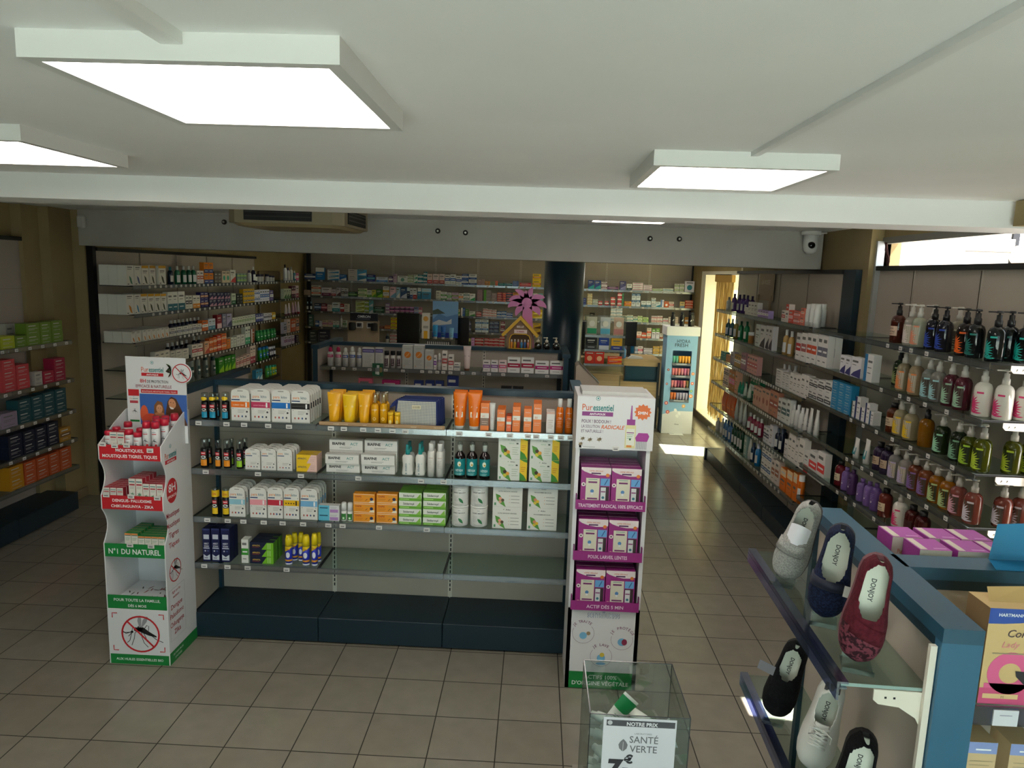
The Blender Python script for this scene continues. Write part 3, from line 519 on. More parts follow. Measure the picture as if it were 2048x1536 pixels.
ROWS = [
('x', 9.33, 2.15, 'top back wall shelf', '''-4.091 0.205 0.107 c 1c3c78 fff m 1 1 0
-3.901 0.163 0.221 c 2a80c8 eee t 1 1 0
-3.657 0.212 0.193 c eee 3a9ad0 d 3 1 0
-3.474 0.127 0.109 c 2a6ab8 fff d 1 1 0
-3.296 0.162 0.212 c e8dcd8 c86 p 2 1 0
-3.124 0.166 0.211 c 4aa0d0 fff d 2 1 0
-2.954 0.148 0.124 c 2a3a9a 5bd m 1 1 0
-2.747 0.211 0.088 c eef 48c b 1 1 0
-2.584 0.077 0.107 c 5a3a78 eee m 1 1 0
-2.505 0.063 0.153 c c8a8c0 856 p 1 1 0
-2.367 0.187 0.122 c e8e8e0 7a9 c 1 1 0
-2.221 0.102 0.15 c dde4d0 8a4 m 3 1 0
-2.126 0.066 0.151 c e4ece0 4a8 d 2 1 0
-2.035 0.101 0.154 c 148090 fff m 2 1 0
-1.947 0.063 0.207 c 127a90 fff m 3 1 0
-1.862 0.094 0.174 c e8c8c0 c44 b 1 1 0
-1.751 0.112 0.178 c e8d0d0 b55 b 1 1 0
-1.64 0.098 0.181 c e8d0d0 b55 b 1 1 0
-1.537 0.094 0.171 c eee 36b m 1 1 0
-1.434 0.097 0.181 c eee 36b m 1 1 0
-1.327 0.101 0.156 c eee 46b m 1 1 0
-1.211 0.119 0.193 c 3a62b0 eee m 2 1 0
-1.07 0.145 0.197 c eee 2c58a8 b 2 1 0
-0.944 0.077 0.098 c a88 eee p 2 1 0
-0.878 0.045 0.107 c caa 844 p 1 1 0
-0.801 0.091 0.075 c c83 fff p 1 1 0
-0.706 0.088 0.071 c 9a8 eee p 1 1 0
-0.633 0.045 0.087 c d64 fff p 1 1 0
-0.54 0.123 0.055 c 1a5a68 2aa m 1 1 0
-0.406 0.128 0.059 c 1c4c68 7cd m 1 1 0
-0.281 0.107 0.099 c 5a7ac0 fff p 2 1 0
-0.101 0.209 0.07 c c03048 e88 m 1 1 0
0.104 0.154 0.239 c f0cc20 d80 m 2 1 0
1.1 0.111 0.162 c 2a4a90 3bb d 1 1 0
1.221 0.111 0.159 c 2a4a90 3bb d 1 1 0
1.339 0.104 0.135 c e8e0e8 6a2a50 m 2 1 0
1.497 0.197 0.062 c 4a2a48 a6a m 1 1 0
1.677 0.11 0.16 c 4a4a80 99c d 1 1 0
1.794 0.09 0.115 c e8ece8 1a4a48 b 1 1 0
1.95 0.186 0.141 c eee e080b0 m 4 1 0
2.131 0.151 0.105 c eee d880b0 m 3 1 0
2.309 0.179 0.047 c dce4c8 8a6 m 1 1 0
2.503 0.185 0.057 c e4e8e0 8bc m 1 1 0
2.656 0.082 0.144 c e4e8dc 8a4 m 2 1 0
2.748 0.082 0.147 c e4e8dc 8a4 m 2 1 0
2.885 0.171 0.201 c eef 38a0b8 c 1 1 0'''),
('x', 9.33, 1.86, 'second back wall shelf', '''-4.149 0.114 0.094 c b89a80 eee p 1 1 0
-3.976 0.178 0.187 c dcdcd0 e06030 m 2 1 0
-3.788 0.175 0.15 c e8dce0 8a3a60 b 1 1 0
-3.651 0.085 0.119 c e8d8e0 a34 b 1 1 0
-3.559 0.078 0.158 c d8d0d8 644 d 1 1 0
-3.48 0.047 0.153 c e8e4e4 433 m 1 1 0
-3.42 0.062 0.148 c e8e4e4 433 m 1 1 0
-3.296 0.163 0.087 c 2c5c28 7b4 m 1 1 0
-3.115 0.16 0.158 c dfe6b8 6a3 m 2 1 0
-2.983 0.086 0.127 c e8eadc 6a3 b 1 1 0
-2.899 0.071 0.137 c dcd860 6a2 d 1 1 0
-2.795 0.117 0.148 c 3c7a2c ad4 d 1 1 0
-2.673 0.113 0.209 c e8e8e8 d8a820 b 2 1 0
-2.544 0.11 0.206 c f0c8d4 7ac d 1 1 0
-2.447 0.069 0.202 c a8d0e8 fff d 1 1 0
-2.35 0.106 0.206 c 2a4868 dee b 1 1 1
-2.255 0.052 0.209 c 2c3f60 dee t 1 1 0
-2.343 0.12 0.199 c 3c5a88 dde d 1 1 0
-2.202 0.052 0.196 c e8e8ec 3a58a0 b 1 1 0
-2.134 0.069 0.199 c e8e8ec c33 b 1 1 0
-2.052 0.063 0.208 c 3a90b8 fff t 1 1 0
-1.925 0.169 0.198 c 4aa0d0 cef t 1 1 0
-1.701 0.082 0.163 c e8e6dc 999 p 1 1 0
-1.599 0.108 0.145 c eee 3a9a30 b 2 1 0
-1.496 0.083 0.134 c ddd 4a4 m 1 1 0
-1.389 0.112 0.138 c d8b8d8 8a4 b 2 1 0
-1.282 0.081 0.127 c eee e80 m 1 1 0
-1.18 0.108 0.138 c eee 277 m 2 1 0
-1.07 0.097 0.128 c eee 3a6 d 1 1 0
-0.931 0.102 0.211 c a88a92 dcd p 3 1 0
-0.793 0.133 0.208 c 9a9090 6a4 s 3 1 0
-0.668 0.095 0.155 c 9a8890 ddd p 2 1 0
-0.565 0.092 0.173 c b02a4a e84 m 4 1 0
-0.485 0.055 0.169 c d03050 fa3 m 4 1 0
-0.389 0.119 0.179 c 2c3a5c d44 m 4 1 0
-0.263 0.112 0.176 c e88a20 fc6 m 3 1 0
-0.126 0.112 0.167 c e8dce0 b66 p 2 1 0
0.082 0.098 0.174 c e8e4e8 c33 m 1 1 0
0.183 0.084 0.177 c 8cc 299 p 1 1 0
0.997 0.049 0.123 c 2a4aa0 fff p 1 1 0
1.088 0.087 0.204 c ece4b8 ca5 m 4 1 0
1.188 0.094 0.101 c dde4dc 8a8 m 2 1 0
1.283 0.062 0.076 c c82838 fff m 1 1 0
1.401 0.069 0.08 c c82838 fff m 1 1 0
1.511 0.076 0.154 c d03030 fff m 2 1 0
1.632 0.075 0.237 c d03040 fff m 3 1 0
1.691 0.032 0.232 c 3a8a5c fff p 4 1 0
1.785 0.122 0.086 c f0a820 c40 m 1 1 0
1.888 0.073 0.231 c e8f0f4 2a6a98 t 2 1 0
1.97 0.077 0.234 c e8f0f4 2a6a98 t 2 1 0
2.073 0.087 0.103 c e8f0f4 2a7a98 b 1 1 0
2.164 0.081 0.106 c e8f0f4 2a7a98 b 1 1 0
2.252 0.075 0.166 c eef0f0 8ab m 2 1 0
2.337 0.083 0.098 c e4f0f4 3a98b8 d 1 1 0
2.414 0.055 0.136 c eef 48c s 1 1 0
2.488 0.077 0.11 c e86a28 fff c 1 1 0
2.579 0.09 0.106 c eee0dc c44 m 1 1 0
2.776 0.085 0.113 c f0d890 8ac b 1 1 0
2.898 0.14 0.145 c e05030 fca m 3 1 0'''),
('x', 9.33, 1.575, 'third back wall shelf', '''-4.146 0.04 0.163 b 2a3040 acd p 1 1 0
-4.078 0.043 0.166 b 2a3040 acd p 1 1 0
-3.953 0.123 0.141 c 2c3450 9bd m 1 1 0
-3.831 0.104 0.138 c 6a2434 e9a m 1 1 0
-3.729 0.08 0.12 c e4d4cc a66 p 1 1 0
-3.608 0.142 0.167 c e8f0f0 3a9ea8 b 1 1 0
-3.492 0.068 0.143 c b83038 fff m 1 1 0
-3.407 0.088 0.145 c e0d8d0 977 p 1 1 0
-3.158 0.163 0.212 c dce8a0 9aa030 d 3 1 0
-3.03 0.071 0.223 c 9ab838 eef m 3 1 0
-2.951 0.074 0.226 c 6ab0b8 fff d 2 1 0
-2.804 0.201 0.116 c 1e4a34 486 m 1 1 0
-2.644 0.067 0.186 c b890c0 fff m 3 1 0
-2.558 0.092 0.124 c 5a2a5c e8c t 2 1 0
-2.46 0.085 0.128 c 5a2a5c e8c t 2 1 0
-2.362 0.085 0.131 c 5a2a5c e8c t 2 1 0
-2.271 0.08 0.134 c 5a2a5c e8c t 2 1 0
-2.365 0.079 0.124 c 6a3a6c eae t 2 1 1
-2.278 0.081 0.127 c 6a3a6c eae t 2 1 1
-2.191 0.076 0.13 c 6a3a6c eae t 2 1 0
-2.107 0.076 0.133 c 8a9ad0 dde m 1 1 0
-2.032 0.061 0.128 c e090b0 fff m 1 1 0
-1.328 0.063 0.117 c eef0c0 4a4 m 1 1 0
-1.235 0.075 0.149 c 3a6ab0 fff s 1 1 0
-1.161 0.062 0.13 c 5a8a40 eec p 1 1 0
-1.068 0.107 0.09 c e4e8dc 3a8a40 d 1 1 0
-0.944 0.091 0.087 c c03838 eee m 2 1 0
-0.829 0.084 0.149 c e8dcdc c83038 m 3 1 0
-0.742 0.079 0.137 c e8dcdc c83038 m 3 1 0
-0.657 0.077 0.133 c e8dcdc c83038 m 3 1 0
-0.568 0.086 0.107 c 3a70b8 eee m 2 1 0
-0.476 0.083 0.111 c 3a70b8 eee m 2 1 0
-0.373 0.107 0.085 c 3a60b0 eee m 2 1 0
0.136 0.182 0.161 c e0b820 fe8 d 2 1 0
1.043 0.084 0.066 c eee4b4 a84 p 1 1 0
1.147 0.09 0.142 c 2a2c20 9a8 p 1 1 0
1.53 0.097 0.241 c eef0f0 6ab m 4 1 0
1.64 0.107 0.245 c eef0f0 6ab m 4 1 0
1.742 0.076 0.112 c eef2e4 6a8 m 2 1 0
1.841 0.105 0.123 c eef2e4 399 m 2 1 0
1.942 0.076 0.098 c eef4e0 4a9 m 1 1 0
2.026 0.079 0.115 c dcecc0 8b4 m 2 1 0
2.128 0.104 0.09 c c8e098 6a2 m 1 1 0
2.281 0.097 0.124 c eee4e4 d88 m 2 1 0
2.387 0.098 0.128 c eee4e4 d88 m 2 1 0
2.492 0.09 0.089 c eee e9a m 1 1 0
2.588 0.083 0.114 c eedcd0 b86 p 1 1 0
2.679 0.086 0.117 c eedcd0 b86 p 1 1 0
2.887 0.083 0.117 c e8a030 fff m 1 1 0'''),
('x', 9.33, 1.285, 'fourth back wall shelf', '''-4.08 0.083 0.216 c 4a6a5c 9ba p 1 1 0
-3.967 0.064 0.104 c 2a62b0 fff m 1 1 0
-3.904 0.043 0.099 c dde 336 p 1 1 0
-3.82 0.093 0.124 c d8c8a8 c8a m 1 1 0
-3.719 0.093 0.127 c d8c0b0 b68 m 1 1 0
-3.638 0.054 0.108 c dcdcd4 3a9 b 1 1 0
-3.576 0.054 0.111 c dcdcd4 3a9 b 1 1 0
-3.513 0.046 0.215 b e0e0e0 aaa p 1 1 0
-3.446 0.068 0.13 c d0dcc8 484 m 1 1 0
-2.747 0.092 0.046 c 8a4a30 eee p 1 1 0
-2.643 0.095 0.064 c e07030 fc8 m 1 1 0
-2.523 0.114 0.213 c e8d820 c60 m 3 1 0
-2.4 0.115 0.218 c e8d820 c60 m 3 1 0
-1.125 0.092 0.198 c 5a5a70 bbc m 2 1 0
-0.945 0.117 0.233 c e4f0f8 2a7cc0 m 2 1 0
-0.819 0.118 0.237 c e4f0f8 2a7cc0 m 2 1 0
-0.702 0.082 0.205 c 3a4468 68a m 3 1 0
-0.609 0.09 0.209 c 3a4468 68a m 3 1 0
-0.493 0.077 0.213 c 7a2440 ccc m 2 1 0
0.14 0.14 0.206 c c8a428 532 d 2 1 0
2.024 0.09 0.118 c eee0dc d64 b 1 1 0
2.117 0.076 0.1 c e86038 fff m 1 1 0
2.203 0.076 0.189 c f0e0d0 e05820 b 2 1 0
2.289 0.064 0.185 c eef 6a3 t 1 1 0
2.363 0.068 0.188 c eef 6a3 t 1 1 0
2.43 0.053 0.097 c eee a53 b 1 1 0
2.5 0.069 0.178 c f0ece0 c43 b 1 1 0'''),
('x', 9.33, 1.0, 'lowest back wall shelf', '''-4.04 0.144 0.211 c 3c4444 788 p 1 1 0
-3.84 0.215 0.226 c 3c3a48 99a p 1 1 0
-2.646 0.071 0.196 b 3a4a60 9ab p 1 1 0
-2.528 0.128 0.193 c e8dcdc c03038 m 3 1 0
-2.386 0.137 0.198 c e8dcdc c03038 m 3 1 0
-2.262 0.09 0.202 c e8dcdc c03038 m 3 1 0
-2.18 0.071 0.197 c e8dcdc d03820 m 3 1 0
-2.101 0.068 0.106 c e8dcdc c83038 m 1 1 0
-1.163 0.163 0.162 c 2c4a28 dd8 t 1 1 0
-1.042 0.057 0.174 c eae 888 p 1 1 0
-0.923 0.16 0.171 c c83038 eee m 3 1 0
-0.785 0.089 0.176 c c83038 eee m 3 1 0
-0.69 0.089 0.172 c c83038 eee m 3 1 0
-0.597 0.086 0.175 c c83038 eee m 3 1 0
-0.499 0.092 0.222 c c83038 eee m 4 1 0
1.813 0.081 0.164 c 2c2c60 fff d 1 1 0
1.909 0.095 0.153 j 2a7ac0 1a5aa0 p 1 1 0
1.992 0.052 0.12 c dde4f8 46a m 1 1 0
2.067 0.084 0.13 c eee4ec c36 m 1 1 0
2.206 0.16 0.099 c e0dcf0 88a m 2 1 0
2.357 0.118 0.141 c e8c060 a84 m 2 1 0
2.479 0.104 0.153 c e4d0a8 a84 m 2 1 0'''),
('L', -3.89, 2.145, 'top left wall shelf', '''3.116 0.127 0.2 c e6e4dc 486 l 1 3 0
3.253 0.125 0.197 c e6e4dc 458 l 1 3 0
3.391 0.129 0.199 c e6e4dc d9a020 tl 1 2 0
3.533 0.116 0.2 c e6e4dc d9a020 tl 1 2 0
3.728 0.149 0.202 c e6e4dc d9a020 tl 1 2 0
3.953 0.063 0.192 b 1c2c3c 3a8a90 p 1 1 0
4.106 0.063 0.202 b 1c6a48 ddd w 1 1 0
4.251 0.063 0.204 b 1c6a48 ddd w 1 1 0
4.377 0.063 0.205 b 1c6a48 ddd w 1 1 0
4.49 0.063 0.206 b 1c6a48 ddd w 1 1 0
4.554 0.061 0.152 c e8dcd4 c64 m 1 2 0
4.639 0.092 0.152 c e8dcd4 c64 m 1 2 0
4.823 0.245 0.252 c e08020 2a4a90 b 2 1 0
5.078 0.205 0.144 c 686058 aaa p 1 1 0
5.312 0.228 0.15 c e4d0b4 3a8 c 1 1 0
5.527 0.167 0.166 c e0e0d8 c44 d 1 1 0
5.814 0.316 0.12 c 6a8a80 9c4 m 2 1 0
6.138 0.063 0.163 b eee 4a3a68 p 1 1 0
6.285 0.062 0.213 b 2a2440 eee w 1 1 0
6.349 0.062 0.146 b 2a2440 eee w 1 1 0
6.484 0.063 0.108 j e8e4e0 2a2240 p 1 1 0
6.592 0.063 0.107 j e8e4e0 2a2240 p 1 1 0
6.802 0.063 0.107 j e8e4e0 2a2240 p 1 1 0
6.915 0.063 0.09 j e8e4e0 2a2240 p 1 1 0
7.025 0.063 0.083 j e8e4e0 2a2240 p 1 1 0'''),
('L', -3.89, 1.86, 'second left wall shelf', '''3.088 0.134 0.199 c e6e4dc d88a20 l 1 3 0
3.222 0.1 0.195 c e6e4dc 3a90c0 l 1 2 0
3.346 0.118 0.199 c e4e2da d9a020 tl 1 2 0
3.48 0.119 0.195 c e4e2da d9a020 tl 1 2 0
3.609 0.114 0.192 c e4e2da d9a020 tl 1 2 0
3.733 0.111 0.188 c e4e2da d9a020 tl 1 2 0
3.927 0.217 0.204 c e4e4dc 1c6a78 b 1 1 0
4.126 0.152 0.204 c e4e4dc 1c6a78 b 1 1 0
4.256 0.072 0.156 c dcd8cc 444 m 1 2 0
4.336 0.072 0.154 c dcd8cc 444 m 1 2 0
4.482 0.181 0.149 c e4e0d4 e09030 b 1 1 0
4.688 0.2 0.181 c 2a2a70 c84 m 2 1 0
4.918 0.206 0.17 c 1c2048 c9a d 2 1 0
5.133 0.194 0.164 c 1c2048 c9a d 2 1 0
5.334 0.173 0.159 c 1c2048 c9a d 2 1 0
5.53 0.137 0.143 c d0dcc0 2a6a40 b 1 1 0
5.723 0.2 0.133 c 1c2420 444 p 1 2 0
6.038 0.385 0.189 c e8b820 2a4a88 m 3 1 0
6.335 0.191 0.165 c eef 3a6ab8 m 2 1 0
6.624 0.357 0.17 c eef 4a7ac8 m 1 1 0
6.896 0.141 0.152 c 6a5aa0 fff m 1 1 0'''),
('L', -3.89, 1.575, 'third left wall shelf', '''3.118 0.082 0.114 c e2e0d8 d8862a lb 1 3 0
3.214 0.091 0.114 c e2e0d8 d8862a lb 1 3 0
3.329 0.069 0.116 c e2e0d8 d8862a lb 1 3 0
3.414 0.081 0.115 c e2e0d8 d8862a lb 1 3 0
3.506 0.083 0.112 c e2e0d8 d8862a lb 1 3 0
3.597 0.077 0.11 c e2e0d8 d8862a lb 1 3 0
3.685 0.079 0.111 c e2e0d8 d8862a lb 1 3 0
3.776 0.081 0.112 c e2e0d8 d8862a lb 1 3 0
3.904 0.15 0.09 c dcdad0 667 m 1 1 0
4.057 0.13 0.091 c dcdad0 667 m 1 1 0
4.198 0.126 0.09 c dcdad0 667 m 1 1 0
4.308 0.07 0.091 c dcdad0 667 m 1 1 0
4.416 0.113 0.099 c dcdad0 667 m 1 1 0
4.54 0.107 0.093 c dcdad0 667 m 1 1 0
4.117 0.063 0.155 b 161c38 c8c8d0 w 1 1 1
4.206 0.063 0.154 b 161c38 c8c8d0 w 1 1 1
4.297 0.063 0.154 b 161c38 c8c8d0 w 1 1 1
4.39 0.063 0.155 b 161c38 c8c8d0 w 1 1 1
4.486 0.063 0.154 b 161c38 c8c8d0 w 1 1 1
4.583 0.063 0.156 b 161c38 c8c8d0 w 1 1 1
4.682 0.063 0.153 b 161c38 c8c8d0 w 1 1 1
4.784 0.063 0.153 b 161c38 c8c8d0 w 1 1 1
4.683 0.151 0.126 c e07030 fff m 1 1 0
4.868 0.189 0.133 c d4dce4 48a b 1 1 0
5.077 0.132 0.17 c 8a2430 ecc b 1 1 0
5.227 0.113 0.177 c 8a8aa0 dde p 1 1 0
5.375 0.152 0.168 c b0a8c8 446 d 1 1 0
5.509 0.075 0.102 c e0e4d4 8a6 m 1 1 0
5.591 0.076 0.103 c e0e4d4 8a6 m 1 1 0
5.675 0.077 0.104 c e0e4d4 8a6 m 1 1 0
5.761 0.078 0.105 c e0e4d4 8a6 m 1 1 0
5.847 0.08 0.107 c e0e4d4 8a6 m 1 1 0
5.936 0.081 0.108 c e0e4d4 8a6 m 1 1 0
6.026 0.083 0.109 c e0e4d4 8a6 m 1 1 0
6.117 0.084 0.111 c e0e4d4 8a6 m 1 1 0
6.211 0.086 0.112 c e0e4d4 8a6 m 1 1 0
6.402 0.258 0.111 c 2a3a90 dde m 1 1 0
6.655 0.144 0.103 c e8e8f0 224 m 1 1 0
6.819 0.149 0.097 c e8e8f0 224 m 1 1 0
6.978 0.128 0.097 c f0c020 fff m 1 1 0'''),
('L', -3.89, 1.29, 'fourth left wall shelf', '''3.665 0.301 0.148 c dcd8cc 777 p 1 1 0
3.885 0.109 0.124 c c8c4b8 777 p 1 1 0
4.022 0.139 0.123 c d8d4c8 b64 p 1 1 0
4.175 0.148 0.118 c d8d4c8 b64 p 1 1 0
4.395 0.133 0.144 c dcd8cc b44 m 1 1 0
4.537 0.131 0.139 c dcd8cc b44 m 1 1 0
4.709 0.122 0.151 c e4b08a c54 d 1 1 0
4.829 0.098 0.179 c e06a28 fdb m 2 1 0
4.936 0.096 0.184 c e06a28 fdb m 2 1 0
5.056 0.119 0.198 c c83820 fca m 2 1 0
5.198 0.141 0.206 c e87030 fca m 2 1 0
5.334 0.11 0.123 c e08030 fda p 1 1 0
4.027 0.063 0.19 b 15182c 8a8a90 w 1 1 1
4.133 0.063 0.189 b 15182c 8a8a90 w 1 1 1
4.241 0.063 0.187 b 15182c 8a8a90 w 1 1 1
4.353 0.063 0.186 b 15182c 8a8a90 w 1 1 1
4.467 0.063 0.189 b 15182c 8a8a90 w 1 1 1
4.654 0.063 0.215 b 15182c 8a8a90 w 1 1 1
4.777 0.063 0.209 b 15182c 8a8a90 w 1 1 1
5.446 0.084 0.134 c d8dcd0 687 p 1 1 0
5.538 0.08 0.131 c d8dcd0 687 p 1 1 0
5.654 0.125 0.147 c dcdcd4 567 p 1 1 0
5.793 0.131 0.146 c dcdcd4 567 p 1 1 0
5.966 0.172 0.252 c e0e8dc 4a7 b 1 1 0
6.139 0.11 0.195 c 9a4a28 eee s 1 1 0
6.376 0.063 0.152 a 3aa850 14884a p 1 1 0
6.495 0.063 0.147 a 3aa850 14884a p 1 1 0
6.641 0.063 0.142 a 3aa850 14884a p 1 1 0
6.776 0.063 0.14 a 3aa850 14884a p 1 1 0
6.92 0.063 0.138 a 3aa850 14884a p 1 1 0
7.041 0.063 0.135 a 3aa850 14884a p 1 1 0'''),
('L', -3.89, 1.0, 'fifth left wall shelf', '''4.352 0.063 0.318 a 8a9088 244 p 1 1 0
4.519 0.063 0.304 a 8a9088 244 p 1 1 0
4.72 0.063 0.267 a 8a9088 244 p 1 1 0
4.924 0.063 0.228 a 8a9088 244 p 1 1 0
5.1 0.156 0.193 c 2a8a20 9c3 d 1 1 0
5.295 0.198 0.196 c 2a8a20 9c3 d 1 1 0
5.471 0.121 0.191 c 2a8a20 9c3 d 1 1 0
5.61 0.099 0.122 c e4c8bc b54 m 1 1 0
5.727 0.102 0.13 c e4c8bc b54 m 1 1 0
5.839 0.091 0.139 c e4c8bc b54 m 1 1 0
5.962 0.12 0.147 c e4c8bc b54 m 1 1 0
6.13 0.179 0.263 c e8d4c8 a45 b 1 1 0
6.452 0.063 0.185 a 3aa838 2a8ad8 p 1 1 0
6.589 0.063 0.182 a 3aa838 2a8ad8 p 1 1 0
6.721 0.063 0.181 a 3aa838 2a8ad8 p 1 1 0
6.839 0.062 0.157 a 223 dde p 1 1 0
6.921 0.063 0.155 a 223 dde p 1 1 0
7.014 0.063 0.151 a 223 dde p 1 1 0'''),
('L', -3.89, 0.71, 'lowest left wall shelf', '''5.79 0.259 0.26 c 3a3834 888 p 1 1 0
6.347 0.245 0.164 c 48a8d0 dee d 1 1 0
6.723 0.063 0.173 a 5cb848 2a8 p 1 1 0
6.837 0.063 0.165 a 5cb848 2a8 p 1 1 0
6.949 0.063 0.156 a c8d020 2a8 p 1 1 0
7.043 0.063 0.147 a c8d020 2a8 p 1 1 0'''),
('L', -3.93, 2.15, 'top far corner shelf', '''7.691 0.063 0.256 b e8e8f0 223 p 1 1 0
7.837 0.063 0.207 b e8e8ee 446 p 1 1 0
7.978 0.063 0.221 b e8e8e0 aaa p 1 1 0
8.121 0.051 0.158 b 6ab eee p 1 1 0
8.21 0.123 0.119 c e060a0 fff m 1 1 0'''),
('L', -3.93, 1.86, 'second far corner shelf', '''7.716 0.34 0.157 c c8d0b8 3a6a30 d 1 1 0
8.007 0.188 0.196 c 5a1c34 ecc m 1 1 0
8.193 0.135 0.2 c e8d8e0 a46 b 1 1 0'''),
('L', -3.93, 1.58, 'third far corner shelf', '''7.692 0.063 0.185 t e8dce4 856 p 1 1 0
7.84 0.063 0.198 t e8dce4 856 p 1 1 0
8.023 0.063 0.203 t c8a0b8 856 p 1 1 0
8.158 0.063 0.211 t c8a0b8 634 p 1 1 0
8.304 0.063 0.205 t e8dce4 a34 p 1 1 0'''),
('L', -3.93, 1.3, 'fourth far corner shelf', '''7.579 0.123 0.18 c c8c4d8 446 m 1 1 0
7.754 0.145 0.219 c e8d4cc c64 p 1 1 0
7.964 0.188 0.212 c d85a30 ecc m 1 1 0
8.181 0.156 0.206 c e0a080 446 m 1 1 0'''),
('L', -3.93, 1.1, 'lowest far corner shelf', '''7.597 0.142 0.156 c e8dcf0 838 m 1 1 0
7.774 0.128 0.141 c e8e0f0 84a m 1 1 0
7.955 0.113 0.138 c e8dcf0 838 m 1 1 0
8.163 0.136 0.127 c 3a2a50 dcd p 1 1 0'''),
('L', -4.2, 1.64, 'top near-left shelf', '''1.821 0.158 0.104 h a8b428 fff p 1 1 0
1.973 0.128 0.097 h 6a8a2c fff p 1 1 0
2.127 0.163 0.189 h 6a8a2c fff p 2 1 0
2.287 0.139 0.188 h 6a8a2c fff p 2 1 0
2.439 0.145 0.192 h 6a8a2c fff p 2 1 0
2.123 0.099 0.179 c b8b6ac 777 p 1 1 2
2.236 0.101 0.175 c b8b6ac 777 p 1 1 2'''),
('L', -4.2, 1.285, 'second near-left shelf', '''1.809 0.146 0.268 h d04850 fff p 3 1 0
1.968 0.152 0.209 h d04850 fff p 2 1 0
2.155 0.094 0.12 c b8b4ac 777 p 1 1 0
2.284 0.143 0.109 h b02040 fff p 1 1 0
2.44 0.15 0.207 h a02040 fff p 2 1 0'''),
('L', -4.2, 0.99, 'third near-left shelf', '''1.773 0.185 0.124 h 9a8aa0 fff p 1 1 0
1.958 0.157 0.203 h 1c4c54 fff p 2 1 0
2.117 0.139 0.209 h 1c4c54 fff p 2 1 0
2.269 0.148 0.215 h 1c4c54 fff p 2 1 0
2.428 0.15 0.22 h 1c4c54 fff p 2 1 0'''),
('L', -4.2, 0.715, 'fourth near-left shelf', '''1.821 0.164 0.202 h 141c34 fff p 2 1 0
1.985 0.144 0.199 h 141c34 fff p 2 1 0
2.138 0.141 0.201 h 141c34 fff p 2 1 0
2.293 0.151 0.21 h 141c34 fff p 2 1 0
2.459 0.149 0.124 c b08030 753 m 1 1 0'''),
('L', -4.2, 0.45, 'lowest near-left shelf', '''1.806 0.167 0.201 h c88a18 fff p 2 1 0
1.971 0.143 0.198 h c05428 fff p 2 1 0
2.128 0.153 0.195 h c05428 fff p 2 1 0
2.285 0.139 0.194 h c05428 fff p 2 1 0
2.443 0.157 0.199 h c05428 fff p 2 1 0'''),
('R', 2.47, 2.02, 'top right wall shelf', '''5.158 0.063 0.168 b c8ccd0 999 p 1 1 0
4.916 0.063 0.215 b 6a4a90 3a2060 p 1 1 0
4.69 0.063 0.21 b 4a3078 2a1c50 p 1 1 0
4.527 0.063 0.215 b 4a3078 2a1c50 p 1 1 0
4.371 0.063 0.212 b 4a3078 2a1c50 p 1 1 0
4.529 0.063 0.2 b 4a3078 2a1c50 p 1 1 1
4.29 0.095 0.079 c e8e4e0 999 p 1 1 0
4.055 0.331 0.146 c e4e2dc 446 p 1 1 0
3.683 0.352 0.078 c b8a0d8 fff m 1 1 0
3.058 0.101 0.109 c f0e4dc e06050 m 1 1 0
2.961 0.079 0.171 c f0e4dc e05848 t 1 1 0
2.854 0.115 0.119 c e05040 fbb m 1 1 0
2.703 0.162 0.116 c e87868 fcc m 2 1 0
2.567 0.085 0.153 c e8806a fcb m 2 1 0
2.491 0.063 0.192 a e4e4e0 e4e4e0 p 1 1 0
2.391 0.063 0.199 a e4e4e0 e4e4e0 p 1 1 0
2.299 0.063 0.2 a e4e4e0 e4e4e0 p 1 1 0
2.448 0.063 0.197 a e4e4e0 e4e4e0 p 1 1 1'''),
('R', 2.47, 1.71, 'second right wall shelf', '''5.106 0.063 0.209 b 2a5a68 dde w 1 1 0
4.919 0.063 0.221 b 2a5a68 dde w 1 1 0
4.742 0.063 0.227 b a08848 ddd w 1 1 0
4.539 0.063 0.217 b 2a8a58 1a5a38 p 1 1 0
4.309 0.063 0.228 b 2a8a58 1a5a38 p 1 1 0
4.126 0.063 0.123 j e0a060 eee p 1 1 0
3.802 0.145 0.233 c d8dcd8 5a7 p 1 1 0
3.628 0.166 0.233 c e0dcdc 302838 d 1 1 0
3.423 0.206 0.243 c e0dcdc 302838 d 1 1 0
3.001 0.063 0.237 b c8a060 ddd w 1 1 0
2.858 0.063 0.233 b c8a060 ddd w 1 1 0
2.595 0.118 0.24 c ece8e4 c33 m 1 2 0
2.465 0.123 0.251 c ece8e4 b66 m 1 2 0
2.282 0.218 0.259 c ece8e4 d53 m 1 2 0
2.047 0.205 0.269 c ece8e4 778 m 1 2 0'''),
